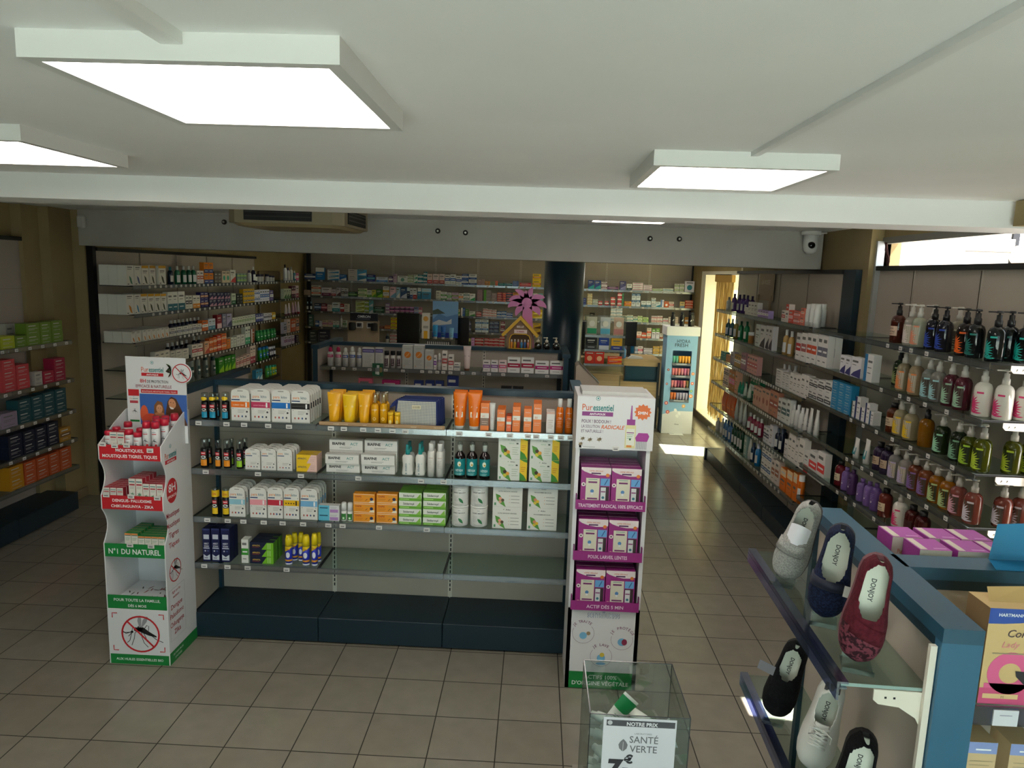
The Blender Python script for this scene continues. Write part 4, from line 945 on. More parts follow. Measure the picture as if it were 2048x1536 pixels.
('R', 2.47, 1.4, 'third right wall shelf', '''5.123 0.224 0.107 c 2a8a80 dee p 1 1 0
4.897 0.177 0.093 c d08850 fff p 1 1 0
4.704 0.163 0.148 c a8a0b0 fff p 1 1 0
4.476 0.251 0.136 c c8a060 fff m 1 1 0
4.237 0.182 0.186 c b08090 fff m 1 1 0
3.906 0.358 0.197 c e0a8a0 c66 m 1 1 0
3.027 0.166 0.161 c e4e0dc 888 p 2 1 0
3.261 0.063 0.188 b e4e0dc eee p 1 1 1
3.128 0.063 0.197 b e4e0dc eee p 1 1 1
2.965 0.063 0.21 b e4e0dc eee p 1 1 1
2.834 0.196 0.15 c e4e0dc 888 p 2 1 0
2.682 0.086 0.178 c ece6e0 977 p 1 1 0
2.589 0.084 0.177 c ece6e0 977 p 1 1 0
2.496 0.085 0.183 c ece6e0 977 p 1 1 0
2.394 0.101 0.204 c ece6e0 977 p 1 1 0
2.3 0.067 0.204 c ece6e0 977 p 1 1 0
2.166 0.182 0.196 c e4e2de 444 m 2 1 0
1.996 0.135 0.211 c e4e2de 444 m 2 1 0
1.853 0.133 0.223 c e4e2de 444 m 2 1 0'''),
('R', 2.47, 1.09, 'fourth right wall shelf', '''4.924 0.236 0.231 c ecd4c4 654 m 2 1 0
4.643 0.238 0.24 c c07838 e8b m 1 1 0
4.453 0.109 0.262 c e8b090 c66 p 1 1 0
4.464 0.063 0.14 t 2a9a78 dee p 1 1 1
4.365 0.063 0.15 t 2a9a78 dee p 1 1 0
4.264 0.063 0.161 t 2a9a78 dee p 1 1 0
4.141 0.063 0.162 t d8e4d4 7a8 p 1 1 0
3.986 0.063 0.177 t d8e4d4 7a8 p 1 1 0
4.062 0.356 0.248 c 148a60 fff m 1 1 1
3.636 0.266 0.206 c d8a890 a65 c 1 1 0
3.365 0.235 0.225 c d8a890 a65 c 1 1 0
3.109 0.237 0.247 c c88a70 a54 m 1 1 0
2.934 0.083 0.21 c e8e6e0 666 m 1 1 0
2.81 0.14 0.218 c e4e6e0 466 m 1 1 0
2.69 0.076 0.234 c e4e6e0 466 m 1 1 0
2.619 0.063 0.209 b e4e4e0 eee p 1 1 0
2.516 0.063 0.22 b e4e4e0 eee p 1 1 0
2.415 0.063 0.211 b e4e4e0 eee p 1 1 0
2.309 0.063 0.227 t f0eeea eee p 1 1 0
2.205 0.063 0.247 t f0eeea eee p 1 1 0
2.072 0.063 0.256 t f0eeea eee p 1 1 0'''),
('R', 2.47, 0.785, 'fifth right wall shelf', '''4.924 0.203 0.239 p d05018 f84 p 1 1 0
4.702 0.193 0.257 p d05018 f84 p 1 1 0
4.524 0.135 0.296 p d05018 f84 p 1 1 0
4.423 0.063 0.243 t dde4dc eee p 1 1 0
4.242 0.063 0.253 t dde4dc eee p 1 1 0
4.085 0.063 0.263 t dde4dc eee p 1 1 0
3.895 0.063 0.184 b 8a2440 ddd w 1 1 0
3.764 0.063 0.184 b 8a2440 ddd w 1 1 0
3.634 0.063 0.185 b 8a2440 ddd w 1 1 0
3.508 0.063 0.193 b 8a2440 ddd w 1 1 0
3.247 0.171 0.163 c e4e4e8 446 m 1 1 0
3.103 0.089 0.213 c e4e4e8 446 p 1 1 0
3.09 0.063 0.189 b 1a2438 456 p 1 1 1
2.975 0.063 0.21 b 1a2438 456 p 1 1 0
2.862 0.063 0.227 b 1a2438 456 p 1 1 0
2.664 0.089 0.167 c e4e0dc 766 p 1 1 0
2.52 0.174 0.259 c eee8e0 766 p 1 1 0
2.389 0.065 0.232 c eee8e0 766 p 1 1 0
2.284 0.127 0.263 c f0ece4 655 p 1 1 0
2.159 0.103 0.183 c f0ece8 e44 b 1 1 0
2.016 0.164 0.219 c f0ece8 e44 m 1 1 0
1.848 0.15 0.255 c f0ece8 e44 m 1 1 0'''),
('R', 2.47, 0.467, 'lowest right wall shelf', '''5.218 0.063 0.177 b c8c8c4 eee p 1 1 0
4.994 0.063 0.215 b c8c8c4 eee p 1 1 0
4.857 0.063 0.228 b 4a7ab0 258 p 1 1 0
4.748 0.063 0.236 b 4a7ab0 258 p 1 1 0
4.606 0.063 0.251 b 4a7ab0 258 p 1 1 0
4.462 0.063 0.26 b 1c4a30 131 p 1 1 0
4.344 0.063 0.271 b 1c4a30 131 p 1 1 0
4.226 0.063 0.283 b 1c4a30 131 p 1 1 0
4.118 0.063 0.292 b 1c4a30 131 p 1 1 0
3.898 0.11 0.241 c 7a9a90 dee p 1 1 0
3.892 0.063 0.209 t e8e8e0 eee p 1 1 1
3.796 0.063 0.232 t e8e8e0 eee p 1 1 0
3.689 0.063 0.212 b 1c3a58 135 p 1 1 0
3.532 0.063 0.237 b 1a80c0 dde p 1 1 0
3.17 0.292 0.258 c e8e4dc 2a5a90 m 2 1 0
2.955 0.089 0.224 c e4d8cc a64 m 1 1 0
2.842 0.103 0.236 c e4d8cc a64 m 1 1 0
2.668 0.152 0.208 c e8761a fda t 1 1 0
2.498 0.144 0.233 c e8761a fda t 1 1 0
2.363 0.092 0.251 c e8761a fda t 1 1 0
2.284 0.063 0.255 a e8761a eee p 1 1 0'''),
('R', 2.47, 1.72, 'second soap shelf', '''1.588 0.189 0.139 c e8e6ea 3a3a78 dd 1 1 0
1.405 0.16 0.147 c e8e6ea 3a3a78 dd 1 1 0
1.212 0.133 0.192 c e8e8e6 2a7ab0 s 1 1 0'''),
('R', 2.47, 1.4, 'third right wall shelf', '''1.606 0.347 0.247 c 1a88b8 9d4 p 4 1 0'''),
('R', 2.47, 1.43, 'third soap shelf', '''1.311 0.081 0.159 c e4e2e0 2a3a70 s 1 1 0
1.23 0.069 0.094 c e4e2e0 2a3a70 s 1 1 0
1.155 0.067 0.141 c e4e2e0 2a3a70 s 1 1 0
1.088 0.058 0.096 c e4e2e0 2a5a80 s 1 1 0
1.384 0.056 0.115 c e4e2e0 2a5a50 s 1 1 0'''),
]
SPEC = [
('x', 0.385, 1.435, 'top shelf of the nearest gondola', '''-1.916 0.044 0.164 @bomb 1c9ac0 888 p 1 1 0
-1.865 0.047 0.166 @bomb 1c9ac0 888 p 1 1 0
-1.786 0.046 0.172 @bomb 1c9ac0 888 p 1 1 0
-1.866 0.035 0.156 @bomb 1c9ac0 - p 1 1 1
-1.684 0.116 0.2 @para f07828 f p 1 6 0
-1.557 0.121 0.205 @para c83c64 - p 1 6 0
-1.43 0.117 0.21 @para 2878c8 - p 1 6 0
-1.308 0.115 0.214 @para 202020 - p 1 6 0
-1.106 0.088 0.198 @ytub fab41e - p 1 3 0
-1.011 0.091 0.189 @ytub fac81e - p 1 3 0
-0.918 0.08 0.201 @ytub fab41e - p 1 3 0
-0.85 0.05 0.204 @oil f0b414 - p 1 2 0
-0.796 0.048 0.206 @oil f0b414 - p 1 2 0
-0.752 0.035 0.09 @yjar f5b914 - p 1 2 0
-0.71 0.037 0.09 @yjar f5b914 - p 1 2 0
-0.326 0.084 0.232 @otub f07814 - p 1 2 0
-0.236 0.086 0.233 @otub f07814 - p 1 2 0
-0.169 0.052 0.17 @ocar f07814 8c6e5a p 1 2 0
-0.124 0.027 0.173 @ocar d8d6d2 999 p 1 1 0
-0.069 0.048 0.134 @ocar f07814 fff p 1 3 0
-0.02 0.03 0.095 @ocar f0641e fff p 1 2 0
0.025 0.047 0.155 @ocar f07814 fff p 1 3 0
0.094 0.047 0.146 @ocar f07814 fff p 1 2 0
0.153 0.05 0.178 @ocar f07814 fff p 1 3 0
0.234 0.05 0.132 @ocar e8e0da c99 p 1 2 0
0.29 0.048 0.213 @ocan f0781e 888 p 1 1 0
0.346 0.048 0.214 @ocan f0781e 888 p 1 1 0'''),
('x', 0.385, 1.125, 'second shelf of the nearest gondola', '''-1.93 0.049 0.181 @bomb f0961e 888 p 1 1 0
-1.84 0.041 0.188 @bomb f0961e 888 p 1 1 0
-1.784 0.049 0.195 @bomb f0961e 888 p 1 1 0
-1.925 0.035 0.17 @bomb f0961e - p 1 1 1
-1.704 0.043 0.187 @bomb a0d22d 888 p 1 1 0
-1.696 0.035 0.181 @bomb a0d22d - p 1 1 1
-1.778 0.026 0.176 @bomb a0d22d - p 1 1 1
-1.615 0.095 0.135 @para fff - p 1 4 0
-1.514 0.094 0.139 @para fff - p 1 4 0
-1.413 0.096 0.144 @para fff - p 1 4 0
-1.274 0.129 0.109 @apay f5c81e f0c8be p 2 2 0
-1.051 0.212 0.121 @biaf fff - p 2 1 0
-0.827 0.21 0.128 @biaf fff - p 2 1 0
-1.046 0.213 0.197 @biaf fff - p 3 1 1
-0.824 0.209 0.201 @biaf fff - p 3 1 1
-0.646 0.072 0.199 @sole 14a0a0 - p 1 2 0
-0.567 0.063 0.206 @sole 14a0a0 - p 1 2 0
-0.498 0.047 0.212 @wcan eee - p 1 2 0
-0.442 0.048 0.212 @wcan eee - p 1 2 0
-0.319 0.071 0.229 @syru 0f8c8c 888 p 1 1 0
-0.243 0.071 0.232 @syru 0f8c8c 888 p 1 1 0
-0.164 0.07 0.231 @syru 0f8c8c 888 p 1 1 0
0.011 0.182 0.274 @arko f5c81e - p 2 1 0
0.206 0.184 0.275 @arko f5c81e - p 2 1 0'''),
('x', 0.385, 0.812, 'third shelf of the nearest gondola', '''-1.868 0.046 0.199 @bomb f0c81e 888 p 1 1 0
-1.799 0.051 0.186 @bomb f0c81e 888 p 1 1 0
-1.721 0.102 0.193 @para 96c8d7 - p 1 5 0
-1.586 0.107 0.199 @para f0a0aa - p 1 5 0
-1.477 0.097 0.204 @para c83246 - p 1 5 0
-1.374 0.098 0.207 @para f0be1e - p 1 5 0
-1.262 0.108 0.209 @para 7ab4dc - p 1 5 0
-1.136 0.132 0.1 @cyan 6ec8e1 c896d2 p 2 1 0
-1.044 0.035 0.12 @roll 3c8c3c 888 p 1 1 0
-1.005 0.034 0.12 @roll 3c8c3c 888 p 1 1 0
-0.912 0.137 0.187 @dapi f0961e - p 3 1 0
-0.768 0.133 0.193 @dapi f0961e - p 3 1 0
-0.621 0.143 0.208 @sede 78b43c - p 4 3 0
-0.469 0.143 0.215 @sede 78b43c - p 4 3 0
-0.313 0.106 0.262 @tin eee - p 2 1 0
-0.192 0.11 0.268 @tin eee - p 2 1 0
-0.012 0.185 0.284 @prog e86 - p 2 1 0
0.206 0.187 0.285 @prog dc6 - p 2 1 0'''),
('x', 0.385, 0.505, 'lowest stocked shelf of the nearest gondola', '''-1.927 0.05 0.219 @navy 191e55 - p 1 2 0
-1.868 0.052 0.222 @navy 191e55 - p 1 2 0
-1.804 0.055 0.224 @navy 191e55 - p 1 2 0
-1.679 0.045 0.158 @card e6e6e0 3c9632 p 1 1 0
-1.571 0.153 0.142 @apay 141e3c 78be28 p 3 3 0
-1.403 0.045 0.193 @ycan f0d21e 888 p 1 1 0
-1.291 0.047 0.198 @ycan f0d21e 888 p 1 1 0
-1.235 0.04 0.213 @ycan f0d21e 888 p 1 1 0
-1.387 0.041 0.185 @ycan f0d21e - p 1 1 1
-1.343 0.037 0.19 @ycan f0d21e - p 1 1 1
-1.226 0.029 0.197 @ycan f0d21e - p 1 1 1'''),
('x', 3.07, 1.425, 'shelf of the second gondola', '''-1.907 0.061 0.187 @ebot d72d6e 888 p 1 1 0
-1.828 0.064 0.189 @ebot d72d6e 888 p 1 1 0
-1.756 0.058 0.184 @ebot 285aaa 888 p 1 1 0
-1.687 0.064 0.195 @ebot 285aaa 888 p 1 1 0
-1.617 0.054 0.189 @ebot 285aaa 888 p 1 1 0
-1.521 0.121 0.193 @pcar 6e5aaa 888 p 1 1 0
-1.413 0.077 0.197 @pcar 6e5aaa 888 p 1 1 0
-1.343 0.053 0.169 @kbot 222 888 p 1 1 0
-1.282 0.053 0.171 @kbot 222 888 p 1 1 0
-1.222 0.053 0.173 @kbot 222 888 p 1 1 0
-1.132 0.104 0.231 @orac f08c28 888 p 1 1 0
-1.02 0.104 0.235 @orac f08c28 888 p 1 1 0
-0.918 0.081 0.192 @orac f08c28 888 p 1 1 0
-0.858 0.027 0.14 @card e8e0e0 84a p 1 1 0
-0.818 0.041 0.165 @ebot eee 888 p 1 1 0
-0.763 0.051 0.19 @card ece4dc c66 p 1 1 0
-0.701 0.051 0.154 @card ece4dc c66 p 1 1 0
-0.641 0.06 0.074 @card e8e4dc aaa p 1 1 0
-0.545 0.078 0.244 @otub e8d2cd 888 p 1 1 0
-0.348 0.07 0.113 @card f0ece8 96a p 1 1 0
-0.27 0.069 0.116 @card f0ece8 96a p 1 1 0
-0.189 0.076 0.119 @card f0d8d8 d68 p 1 1 0
-0.08 0.124 0.151 @card f0f0ee b41e46 p 1 1 0
0.055 0.125 0.156 @card f0f0ee b41e46 p 1 1 0
0.197 0.134 0.125 @card f0f0ee be1e78 p 1 1 0
0.34 0.132 0.131 @card f0f0ee be1e78 p 1 1 0'''),
('x', 3.07, 1.1, 'lower shelf of the second gondola', '''-1.552 0.137 0.213 @card e06a82 fff p 1 1 0
-1.297 0.175 0.204 @card b4286e fff p 1 1 0
-1.019 0.091 0.21 @card 1e3278 fff p 1 1 0
-0.908 0.088 0.214 @card 1e3278 fff p 1 1 0
-0.812 0.083 0.215 @card 1e3278 fff p 1 1 0
-0.679 0.112 0.27 @card 1e3278 fff p 1 1 0
-0.147 0.105 0.184 @card 222 ddd p 1 1 0
-0.031 0.105 0.185 @card 222 ddd p 1 1 0'''),
('R', 2.47, 2.02, 'top soap shelf', '''0.959 0.089 0.271 @amb 5a2418 d8b8a0 p 1 1 0 2.485
0.789 0.089 0.271 @clr c8c0b4 e8d8d0 p 1 1 0 2.485
0.694 0.089 0.266 @clr c8d0b8 e89070 p 1 1 0 2.485
0.527 0.089 0.271 @blk 1c1c24 2846a8 p 1 1 0 2.485
0.408 0.089 0.271 @blk 1c1c24 2846a8 p 1 1 0 2.485
0.203 0.089 0.27 @blk 1a1414 f06414 p 1 1 0 2.485
0.104 0.089 0.275 @blk 14181a 127068 p 1 1 0 2.485
-0.074 0.089 0.281 @blk 14181a 18a498 p 1 1 0 2.485
-0.11 0.089 0.277 @blk 14181a 18a498 p 1 1 0 2.611
0.445 0.089 0.276 @clr b8b09c c8c8a8 p 1 1 1 2.585
0.724 0.089 0.272 @clr b8b4a8 d0d0c0 p 1 1 1 2.585
-0.022 0.089 0.276 @blk 14181a 127068 p 1 1 1 2.583'''),
('R', 2.47, 1.72, 'second soap shelf', '''0.81 0.089 0.262 @clr b8a884 e88c50 p 1 1 0 2.485
0.659 0.089 0.267 @clr c0a884 e88c50 p 1 1 0 2.485
0.506 0.089 0.264 @clr 9aa098 a8d8dc p 1 1 0 2.485
0.409 0.089 0.263 @clr a8a49c a8d8dc p 1 1 0 2.485
0.275 0.089 0.268 @clr 6e2c3c a8d0b0 p 1 1 0 2.485
0.156 0.089 0.269 @clr 6e2c3c a8d0b0 p 1 1 0 2.485
-0.025 0.089 0.268 @wht ece6dc e03c78 p 1 1 0 2.485
-0.105 0.089 0.272 @wht ece6dc e03c78 p 1 1 0 2.545
-0.105 0.089 0.257 @wht ece6dc e03c78 p 1 1 0 2.652
1.068 0.089 0.252 @blk 222c1a 8a9a60 p 1 1 1 2.585'''),
('R', 2.47, 1.43, 'third soap shelf', '''0.879 0.089 0.239 @amb 6e2c10 d8c0a0 p 1 1 0 2.485
0.784 0.089 0.246 @clr c8b890 f0c828 p 1 1 0 2.485
0.654 0.089 0.244 @clr c8b890 f0c828 p 1 1 0 2.485
0.473 0.089 0.25 @amb a86c10 a86c10 p 1 1 0 2.485
0.299 0.089 0.239 @clr 2c3c1c a8e0bc p 1 1 0 2.485
0.134 0.089 0.243 @clr 24301c 80b090 p 1 1 0 2.485
0.032 0.089 0.233 @clr 5a6414 a8d03c p 1 1 0 2.485
-0.083 0.089 0.257 @clr 6a7014 c0d840 p 1 1 0 2.485
-0.105 0.089 0.255 @clr 5a6014 b8cc38 p 1 1 0 2.63
-0.105 0.089 0.249 @clr 5a6014 b8cc38 p 1 1 0 2.723'''),
('R', 2.47, 1.135, 'fourth soap shelf', '''0.999 0.089 0.219 @amb 3c2c50 c8b094 p 1 1 0 2.485
0.892 0.089 0.226 @amb 3c2c50 c8b094 p 1 1 0 2.485
0.781 0.089 0.222 @clr a09c98 c0b0d0 p 1 1 0 2.485
0.652 0.089 0.226 @clr b0a8a0 c0b0d0 p 1 1 0 2.485
0.531 0.089 0.218 @clr 8c4830 8c6cac p 1 1 0 2.485
0.41 0.089 0.223 @clr 96502c 8c6cac p 1 1 0 2.485
0.289 0.089 0.226 @clr b87010 b8d090 p 1 1 0 2.485
0.174 0.089 0.236 @clr b87010 b8d090 p 1 1 0 2.485
0.071 0.089 0.226 @clr a85a50 e0a8b8 p 1 1 0 2.485
-0.067 0.089 0.248 @clr a85448 dcd4e0 p 1 1 0 2.485
-0.105 0.089 0.232 @clr 984c40 dcd4e0 p 1 1 0 2.619
-0.105 0.089 0.229 @clr 984c40 dcd4e0 p 1 1 0 2.712'''),
('R', 2.47, 1.135, 'fourth soap shelf', '''1.31 0.068 0.151 @stub eee 148c96 p 1 1 0 2.485
1.145 0.068 0.179 @stub eee 148c96 p 1 1 0 2.485'''),
('R', 2.47, 0.85, 'fifth soap shelf', '''1.575 0.089 0.167 @amb 8c1e32 e0d0b0 p 1 1 0 2.485
1.45 0.068 0.176 @viol 7a5ca0 fff p 1 1 0 2.485
1.342 0.068 0.188 @viol 4c2c60 fff p 1 1 0 2.485
1.186 0.068 0.167 @viol 7a5ca0 fff p 1 1 0 2.485
1.076 0.068 0.177 @viol 7a5ca0 fff p 1 1 0 2.485
0.974 0.068 0.196 @viol 6a4c90 fff p 1 1 0 2.485
0.852 0.089 0.178 @amb 8c3c32 dcc8a8 p 1 1 0 2.485
0.659 0.089 0.207 @wht ece6dc e03c78 p 1 1 0 2.485
0.505 0.089 0.184 @amb 5a1e1e 3c1414 p 1 1 0 2.485
0.384 0.089 0.205 @amb 5a1e1e 3c1414 p 1 1 0 2.485'''),
]
fill_rows()
# ---------------------------------------------------------------- products modelled one kind at a time (local frame: front at y=0 or wrapped round the front)
def _clip(P, x, keep):
    out = []
    for i in range(len(P)):
        a, b = P[i], P[(i + 1) % len(P)]; ia, ib = (a[0] <= x) == keep or a[0] == x, (b[0] <= x) == keep or b[0] == x
        if ia: out.append(a)
        if ia != ib and a[0] != b[0]: t = (x - a[0]) / (b[0] - a[0]); out.append(tuple(a[k] + t * (b[k] - a[k]) for k in range(3)))
    return out
def wrap(flat, r, cy, lift=1.01):
    """bend flat art (x,z) round a vertical cylinder of radius r centred at y=cy; wide polygons are cut into strips first"""
    o = MB(); o.mats = flat.mats; st = r * .28
    def add(P, m):
        b = len(o.v); o.v += [(math.sin(x / r) * r * lift, cy - math.cos(x / r) * r * lift + y * math.cos(x / r), z) for x, y, z in P]; o.f.append(tuple(range(b, b + len(P)))); o.m.append(m); o.s.append(False)
    for f, m in zip(flat.f, flat.m):
        P = [flat.v[i] for i in f]; x0 = min(p[0] for p in P); x1 = max(p[0] for p in P)
        if x1 - x0 <= st: add(P, m); continue
        n = math.ceil((x1 - x0) / st); rest = P
        for k in range(1, n):
            x = x0 + (x1 - x0) * k / n; L = _clip(rest, x, True); rest = _clip(rest, x, False)
            if len(L) > 2: add(L, m)
        if len(rest) > 2: add(rest, m)
    return o
def lines(m, x0, x1, z, n, dz, t=0.0016, c='#8a8a86', y=-0.0008):
    for i in range(n): m.rect(x0, z - i * dz, x1 - (i * 7 % 3) * (x1 - x0) * .13, z - i * dz + t, c, y)
def leaf(m, x, z, L, w, ang, c, y=-0.0008):
    a = R(ang); P = []
    for t, s in ((0, 0), (.25, .8), (.55, 1), (.8, .6), (1, 0), (.8, -.6), (.55, -1), (.25, -.8)):
        u, v = t * L, s * w / 2; P.append((x + u * math.cos(a) - v * math.sin(a), y, z + u * math.sin(a) + v * math.cos(a)))
    m.poly(P, c)
def S_para(w, h, c1, c2):
    w = min(w, .118); h = min(h, .205); x = w / 2; r = .018; m = MB(); d = .022; z0 = h * .86
    out = [(-x, 0), (x, 0), (x, z0), (x - .006, h * .95), (x * .55, h), (-x * .55, h), (-x + .006, h * .95), (-x, z0)]
    m.prism(out, 0, .004, M('#e6e4de', .5)); m.box(-x, .004, 0, x, d, h * .84, M('#dedcd6', .5))
    m.rect(-x * .3, h * .93, x * .3, h * .95, '#77756e', -.0006); t = x * .82
    m.text('para', -t, h * .73, h * .115, '#e8893a', -.0006, 'l', .008, 0, w * .42); m.text('kito', -t + w * .43, h * .73, h * .115, '#3c6a78', -.0006, 'l', .008, 0, w * .34)
    m.rect(-x * .95, h * .645, -x * .05, h * .68, '#234678', -.0006)
    if c1 != 'fff':
        m.rect(-x, h * .42, x, h * .60, M(hx(c1), .35), -.0008); m.rect(x * .55, h * .44, x * .72, h * .58, '#ffffff' if c1 != 'f0be1e' else '#222222', -.0012)
        if c1 in ('202020',): m.rect(-x * .9, h * .5, x * .9, h * .505, '#b8b8b8', -.0012); m.rect(-x * .9, h * .55, x * .9, h * .552, '#b8b8b8', -.0012)
        if c1 == 'f07828': m.text('SUMMER VIBES', -x * .2, h * .475, h * .06, '#fbe2c8', -.0012, 'c', .01, 0, w * .6)
        if c1 == 'c83c64': m.text('JE SUIS TON MOUV', -x * .1, h * .475, h * .05, '#f2b8c8', -.0012, 'c', .01, 0, w * .66)
        if c1 == 'f0be1e':
            for i in range(4): m.disc(-x * .7 + i * w * .17, h * .5, h * .022, '#2a2018', -.0012, 6)
    lines(m, -x * .3, x * .55, h * .34, 3, h * .04, h * .010, '#9a9690'); m.disc(x * .7, h * .29, h * .03, '#3a3a40', -.0008, 12)
    for i, c in enumerate(('#c07868', '#b83c44', '#3c5a8c', '#44484c')): m.disc(-x * .62 + i * w * .2, h * .14, h * .026, c, -.0008, 7, h * .035)
    for px, pz in ((-x * .82, .38), (x * .82, .38), (-x * .82, .66), (x * .82, .66)): m.disc(px, h * pz, h * .012, '#55504c', -.0008, 8)
    return [('parakito_pack', m)]
def S_bomb(w, h, c1, c2):
    r = min(w, .05) / 2; h = min(h, .18); m = MB(); K = M('#17161a', .25); m.lathe([(r * .96, 0), (r, .004), (r, h * .64), (r * .8, h * .68)], K, 16, 0, r)
    f = MB(); q = r * .9; f.rect(-q, h * .06, q, h * .28, M(hx(c1), .35)); f.rect(-q * .7, h * .44, q * .7, h * .56, '#c8202c', -.0003); f.rect(-q * .6, h * .49, q * .6, h * .52, '#f2dede', -.0006)
    f.disc(0, h * .37, q * .75, '#e8e6e2', -.0003, 12, h * .05); f.poly([(-q * .5, -.0006, h * .36), (q * .55, -.0006, h * .34), (q * .2, -.0006, h * .40), (-q * .3, -.0006, h * .39)], '#1a1a1a'); f.rect(-q, h * .30, q, h * .31, '#d8d8d4', -.0003)
    m.add(wrap(f, r, r))
    cap = MB().lathe([(r * .99, h * .64), (r * .99, h * .96), (r * .9, h)], ACRYL, 16, 0, r)
    nz = MB(); nz.lathe([(r * .32, h * .66), (r * .32, h * .82), (r * .2, h * .86)], M('#2a2a2c', .4), 10, 0, r)
    o = [('insect_spray', m), ('clear_cap', cap), ('nozzle', nz)]
    if c1 in ('1c9ac0',): b = MB(); b.add(wrap(MB().disc(0, h * .79, r * .95, M('#f0c814', .4), 0, 14, h * .07), r, r, 1.06)); o.append(('sticker', b))
    if c1 == 'f0c81e':
        b = MB(); b.arcband(r * 1.06, h * .68, h * .92, -100, 100, M('#e8c01c', .4), 0, r, 12)
        b.add(wrap(MB().text('15%', 0, h * .76, h * .09, '#c8321e', 0, 'c', .02), r, r, 1.08)); o.append(('sticker', b))
    return o
def S_tub(w, h, c1, c2, txt, tc, capc, extra=None):
    m = MB(); A = M(hx(c1), .3); n = 16; ring = []; r = w * .36
    for z, rx, ry in ((0, r * .9, r * .9), (h * .09, r * .95, r * .95), (h * .10, r, r), (h * .4, r * 1.12, r * .8), (h * .75, r * 1.28, r * .36), (h * .93, r * 1.38, r * .10), (h, r * 1.38, r * .09)):
        m.v += [(rx * math.cos(2 * math.pi * i / n), r + ry * math.sin(2 * math.pi * i / n), z) for i in range(n)]
    for k in range(6):
        for i in range(n): m.face([k * n + i, k * n + (i + 1) % n, (k + 1) * n + (i + 1) % n, (k + 1) * n + i], M(capc, .4) if k == 0 else A, True)
    m.face(range(n - 1, -1, -1), A); m.face([6 * n + i for i in range(n)], A)
    def yz(x, z):   # front surface of the tube at height z
        t = max(0, min(1, (z / h - .1) / .83)); return r - (r * (1 - .9 * t)) - .0015
    f = MB()
    if txt: f.text(txt, 0, h * .58, h * .07, tc, 0, 'c', .006, 0, w * .62)
    if extra: extra(f, w, h)
    else: lines(f, -w * .2, w * .2, h * .45, 3, h * .035, h * .006, tc, 0)
    f.v = [(x, yz(x, z) + y * 1.0, z) for x, y, z in f.v]; m.add(f); return m
def S_ytub(w, h, c1, c2): return [('sun_cream_tube', S_tub(w, h, c1, c2, 'LA ROSÉE', '#fde9b0', '#f8b81e'))]
def S_otub(w, h, c1, c2):
    if c1 == 'f07814':
        def ex(f, w, h): f.rect(-w * .26, h * .33, w * .26, h * .47, '#f4ecd8', 0); f.text('50', -w * .06, h * .35, h * .10, '#c8501e', -.0008, 'c', .01); f.text('+', w * .17, h * .41, h * .05, '#c8501e', -.0008); f.disc(0, h * .52, h * .02, '#4a3a2c', -.0008, 8)
        return [('sun_cream_tube', S_tub(w, h, c1, c2, 'Avène', '#fff2e4', '#f2f0ec', ex))]
    return [('cream_tube', S_tub(w, h, c1, c2, 'Saforelle', '#6a5a58', '#9a6a50'))]
def S_stub(w, h, c1, c2):
    def ex(f, w, h): f.rect(-w * .3, h * .2, w * .3, h * .55, M(hx(c2), .4), 0); lines(f, -w * .15, w * .15, h * .48, 3, h * .08, h * .02, '#e6f2f0', -.0006)
    return [('cream_tube', S_tub(w, h, 'e8e6e2', c2, None, '#888', '#e8e8e4', ex))]
def S_oil(w, h, c1, c2):
    r = min(w, .055) / 2; m = MB(); m.lathe([(r, 0), (r, h * .6), (r * .75, h * .66), (r * .4, h * .7)], M('#e8a818', .15), 14, 0, r)
    f = MB(); f.text('LA ROSÉE', 0, h * .48, h * .05, '#fff4d0', 0, 'c', .006, 0, r * 1.4); f.ringd(0, h * .22, r * .3, r * .07, '#fff0c0', 0, 14); m.add(wrap(f, r, r))
    c = MB().lathe([(r * .62, h * .66), (r * .62, h * .97), (r * .5, h)], MG('cap_clear', '#f4e8c8', .25, .1), 12, 0, r)
    return [('oil_bottle', m), ('clear_cap', c), ('spray_head', MB().lathe([(r * .25, h * .7), (r * .28, h * .9), (r * .2, h * .93)], M('#e8e0cc', .4), 8, 0, r))]
def S_yjar(w, h, c1, c2):
    r = w / 2; m = MB().lathe([(r, 0), (r, h * .72), (r * .96, h * .75)], M('#f3b716', .35), 14, 0, r); f = MB(); f.disc(0, h * .3, r * .5, '#fae28c', 0, 12, h * .16); m.add(wrap(f, r, r))
    return [('balm_jar', m), ('lid', MB().lathe([(r * 1.0, h * .76), (r * 1.0, h)], M('#f7c62a', .35), 14, 0, r))]
def S_ocar(w, h, c1, c2):
    x = w / 2; d = .045; m = MB(); tall = c1 == 'd8d6d2'
    if tall: return [('cream_tube', S_tub(w * 1.4, h, 'd4d2ce', c2, None, '#888', '#ececea'))]
    m.box(-x, 0, 0, x, d, h, M(hx(c1), .4)); big = h > .12
    if c1 == 'e8e0da': m.rect(-x, h * .9, x, h, '#d8b0a0', -.0004); lines(m, -x * .7, x * .6, h * .6, 5, h * .09, h * .015, '#a07868')
    else:
        m.text('Avène', 0, h * .82, h * .085, '#fbe8d4', -.0005, 'c', .01, 0, w * .7); m.rect(-x, h * .46, x, h * .64, '#f2ece0', -.0005)
        m.text('50', -x * .3, h * .49, h * .10, '#d0641e', -.001, 'c', .012) if big else None
        if c2 == '8c6e5a': m.rect(-x, h * .18, x, h * .46, '#8c7060', -.0005)
        lines(m, -x * .7, x * .7, h * .32, 2, h * .07, h * .015, '#fadcc0')
    return [('sun_cream_carton', m)]
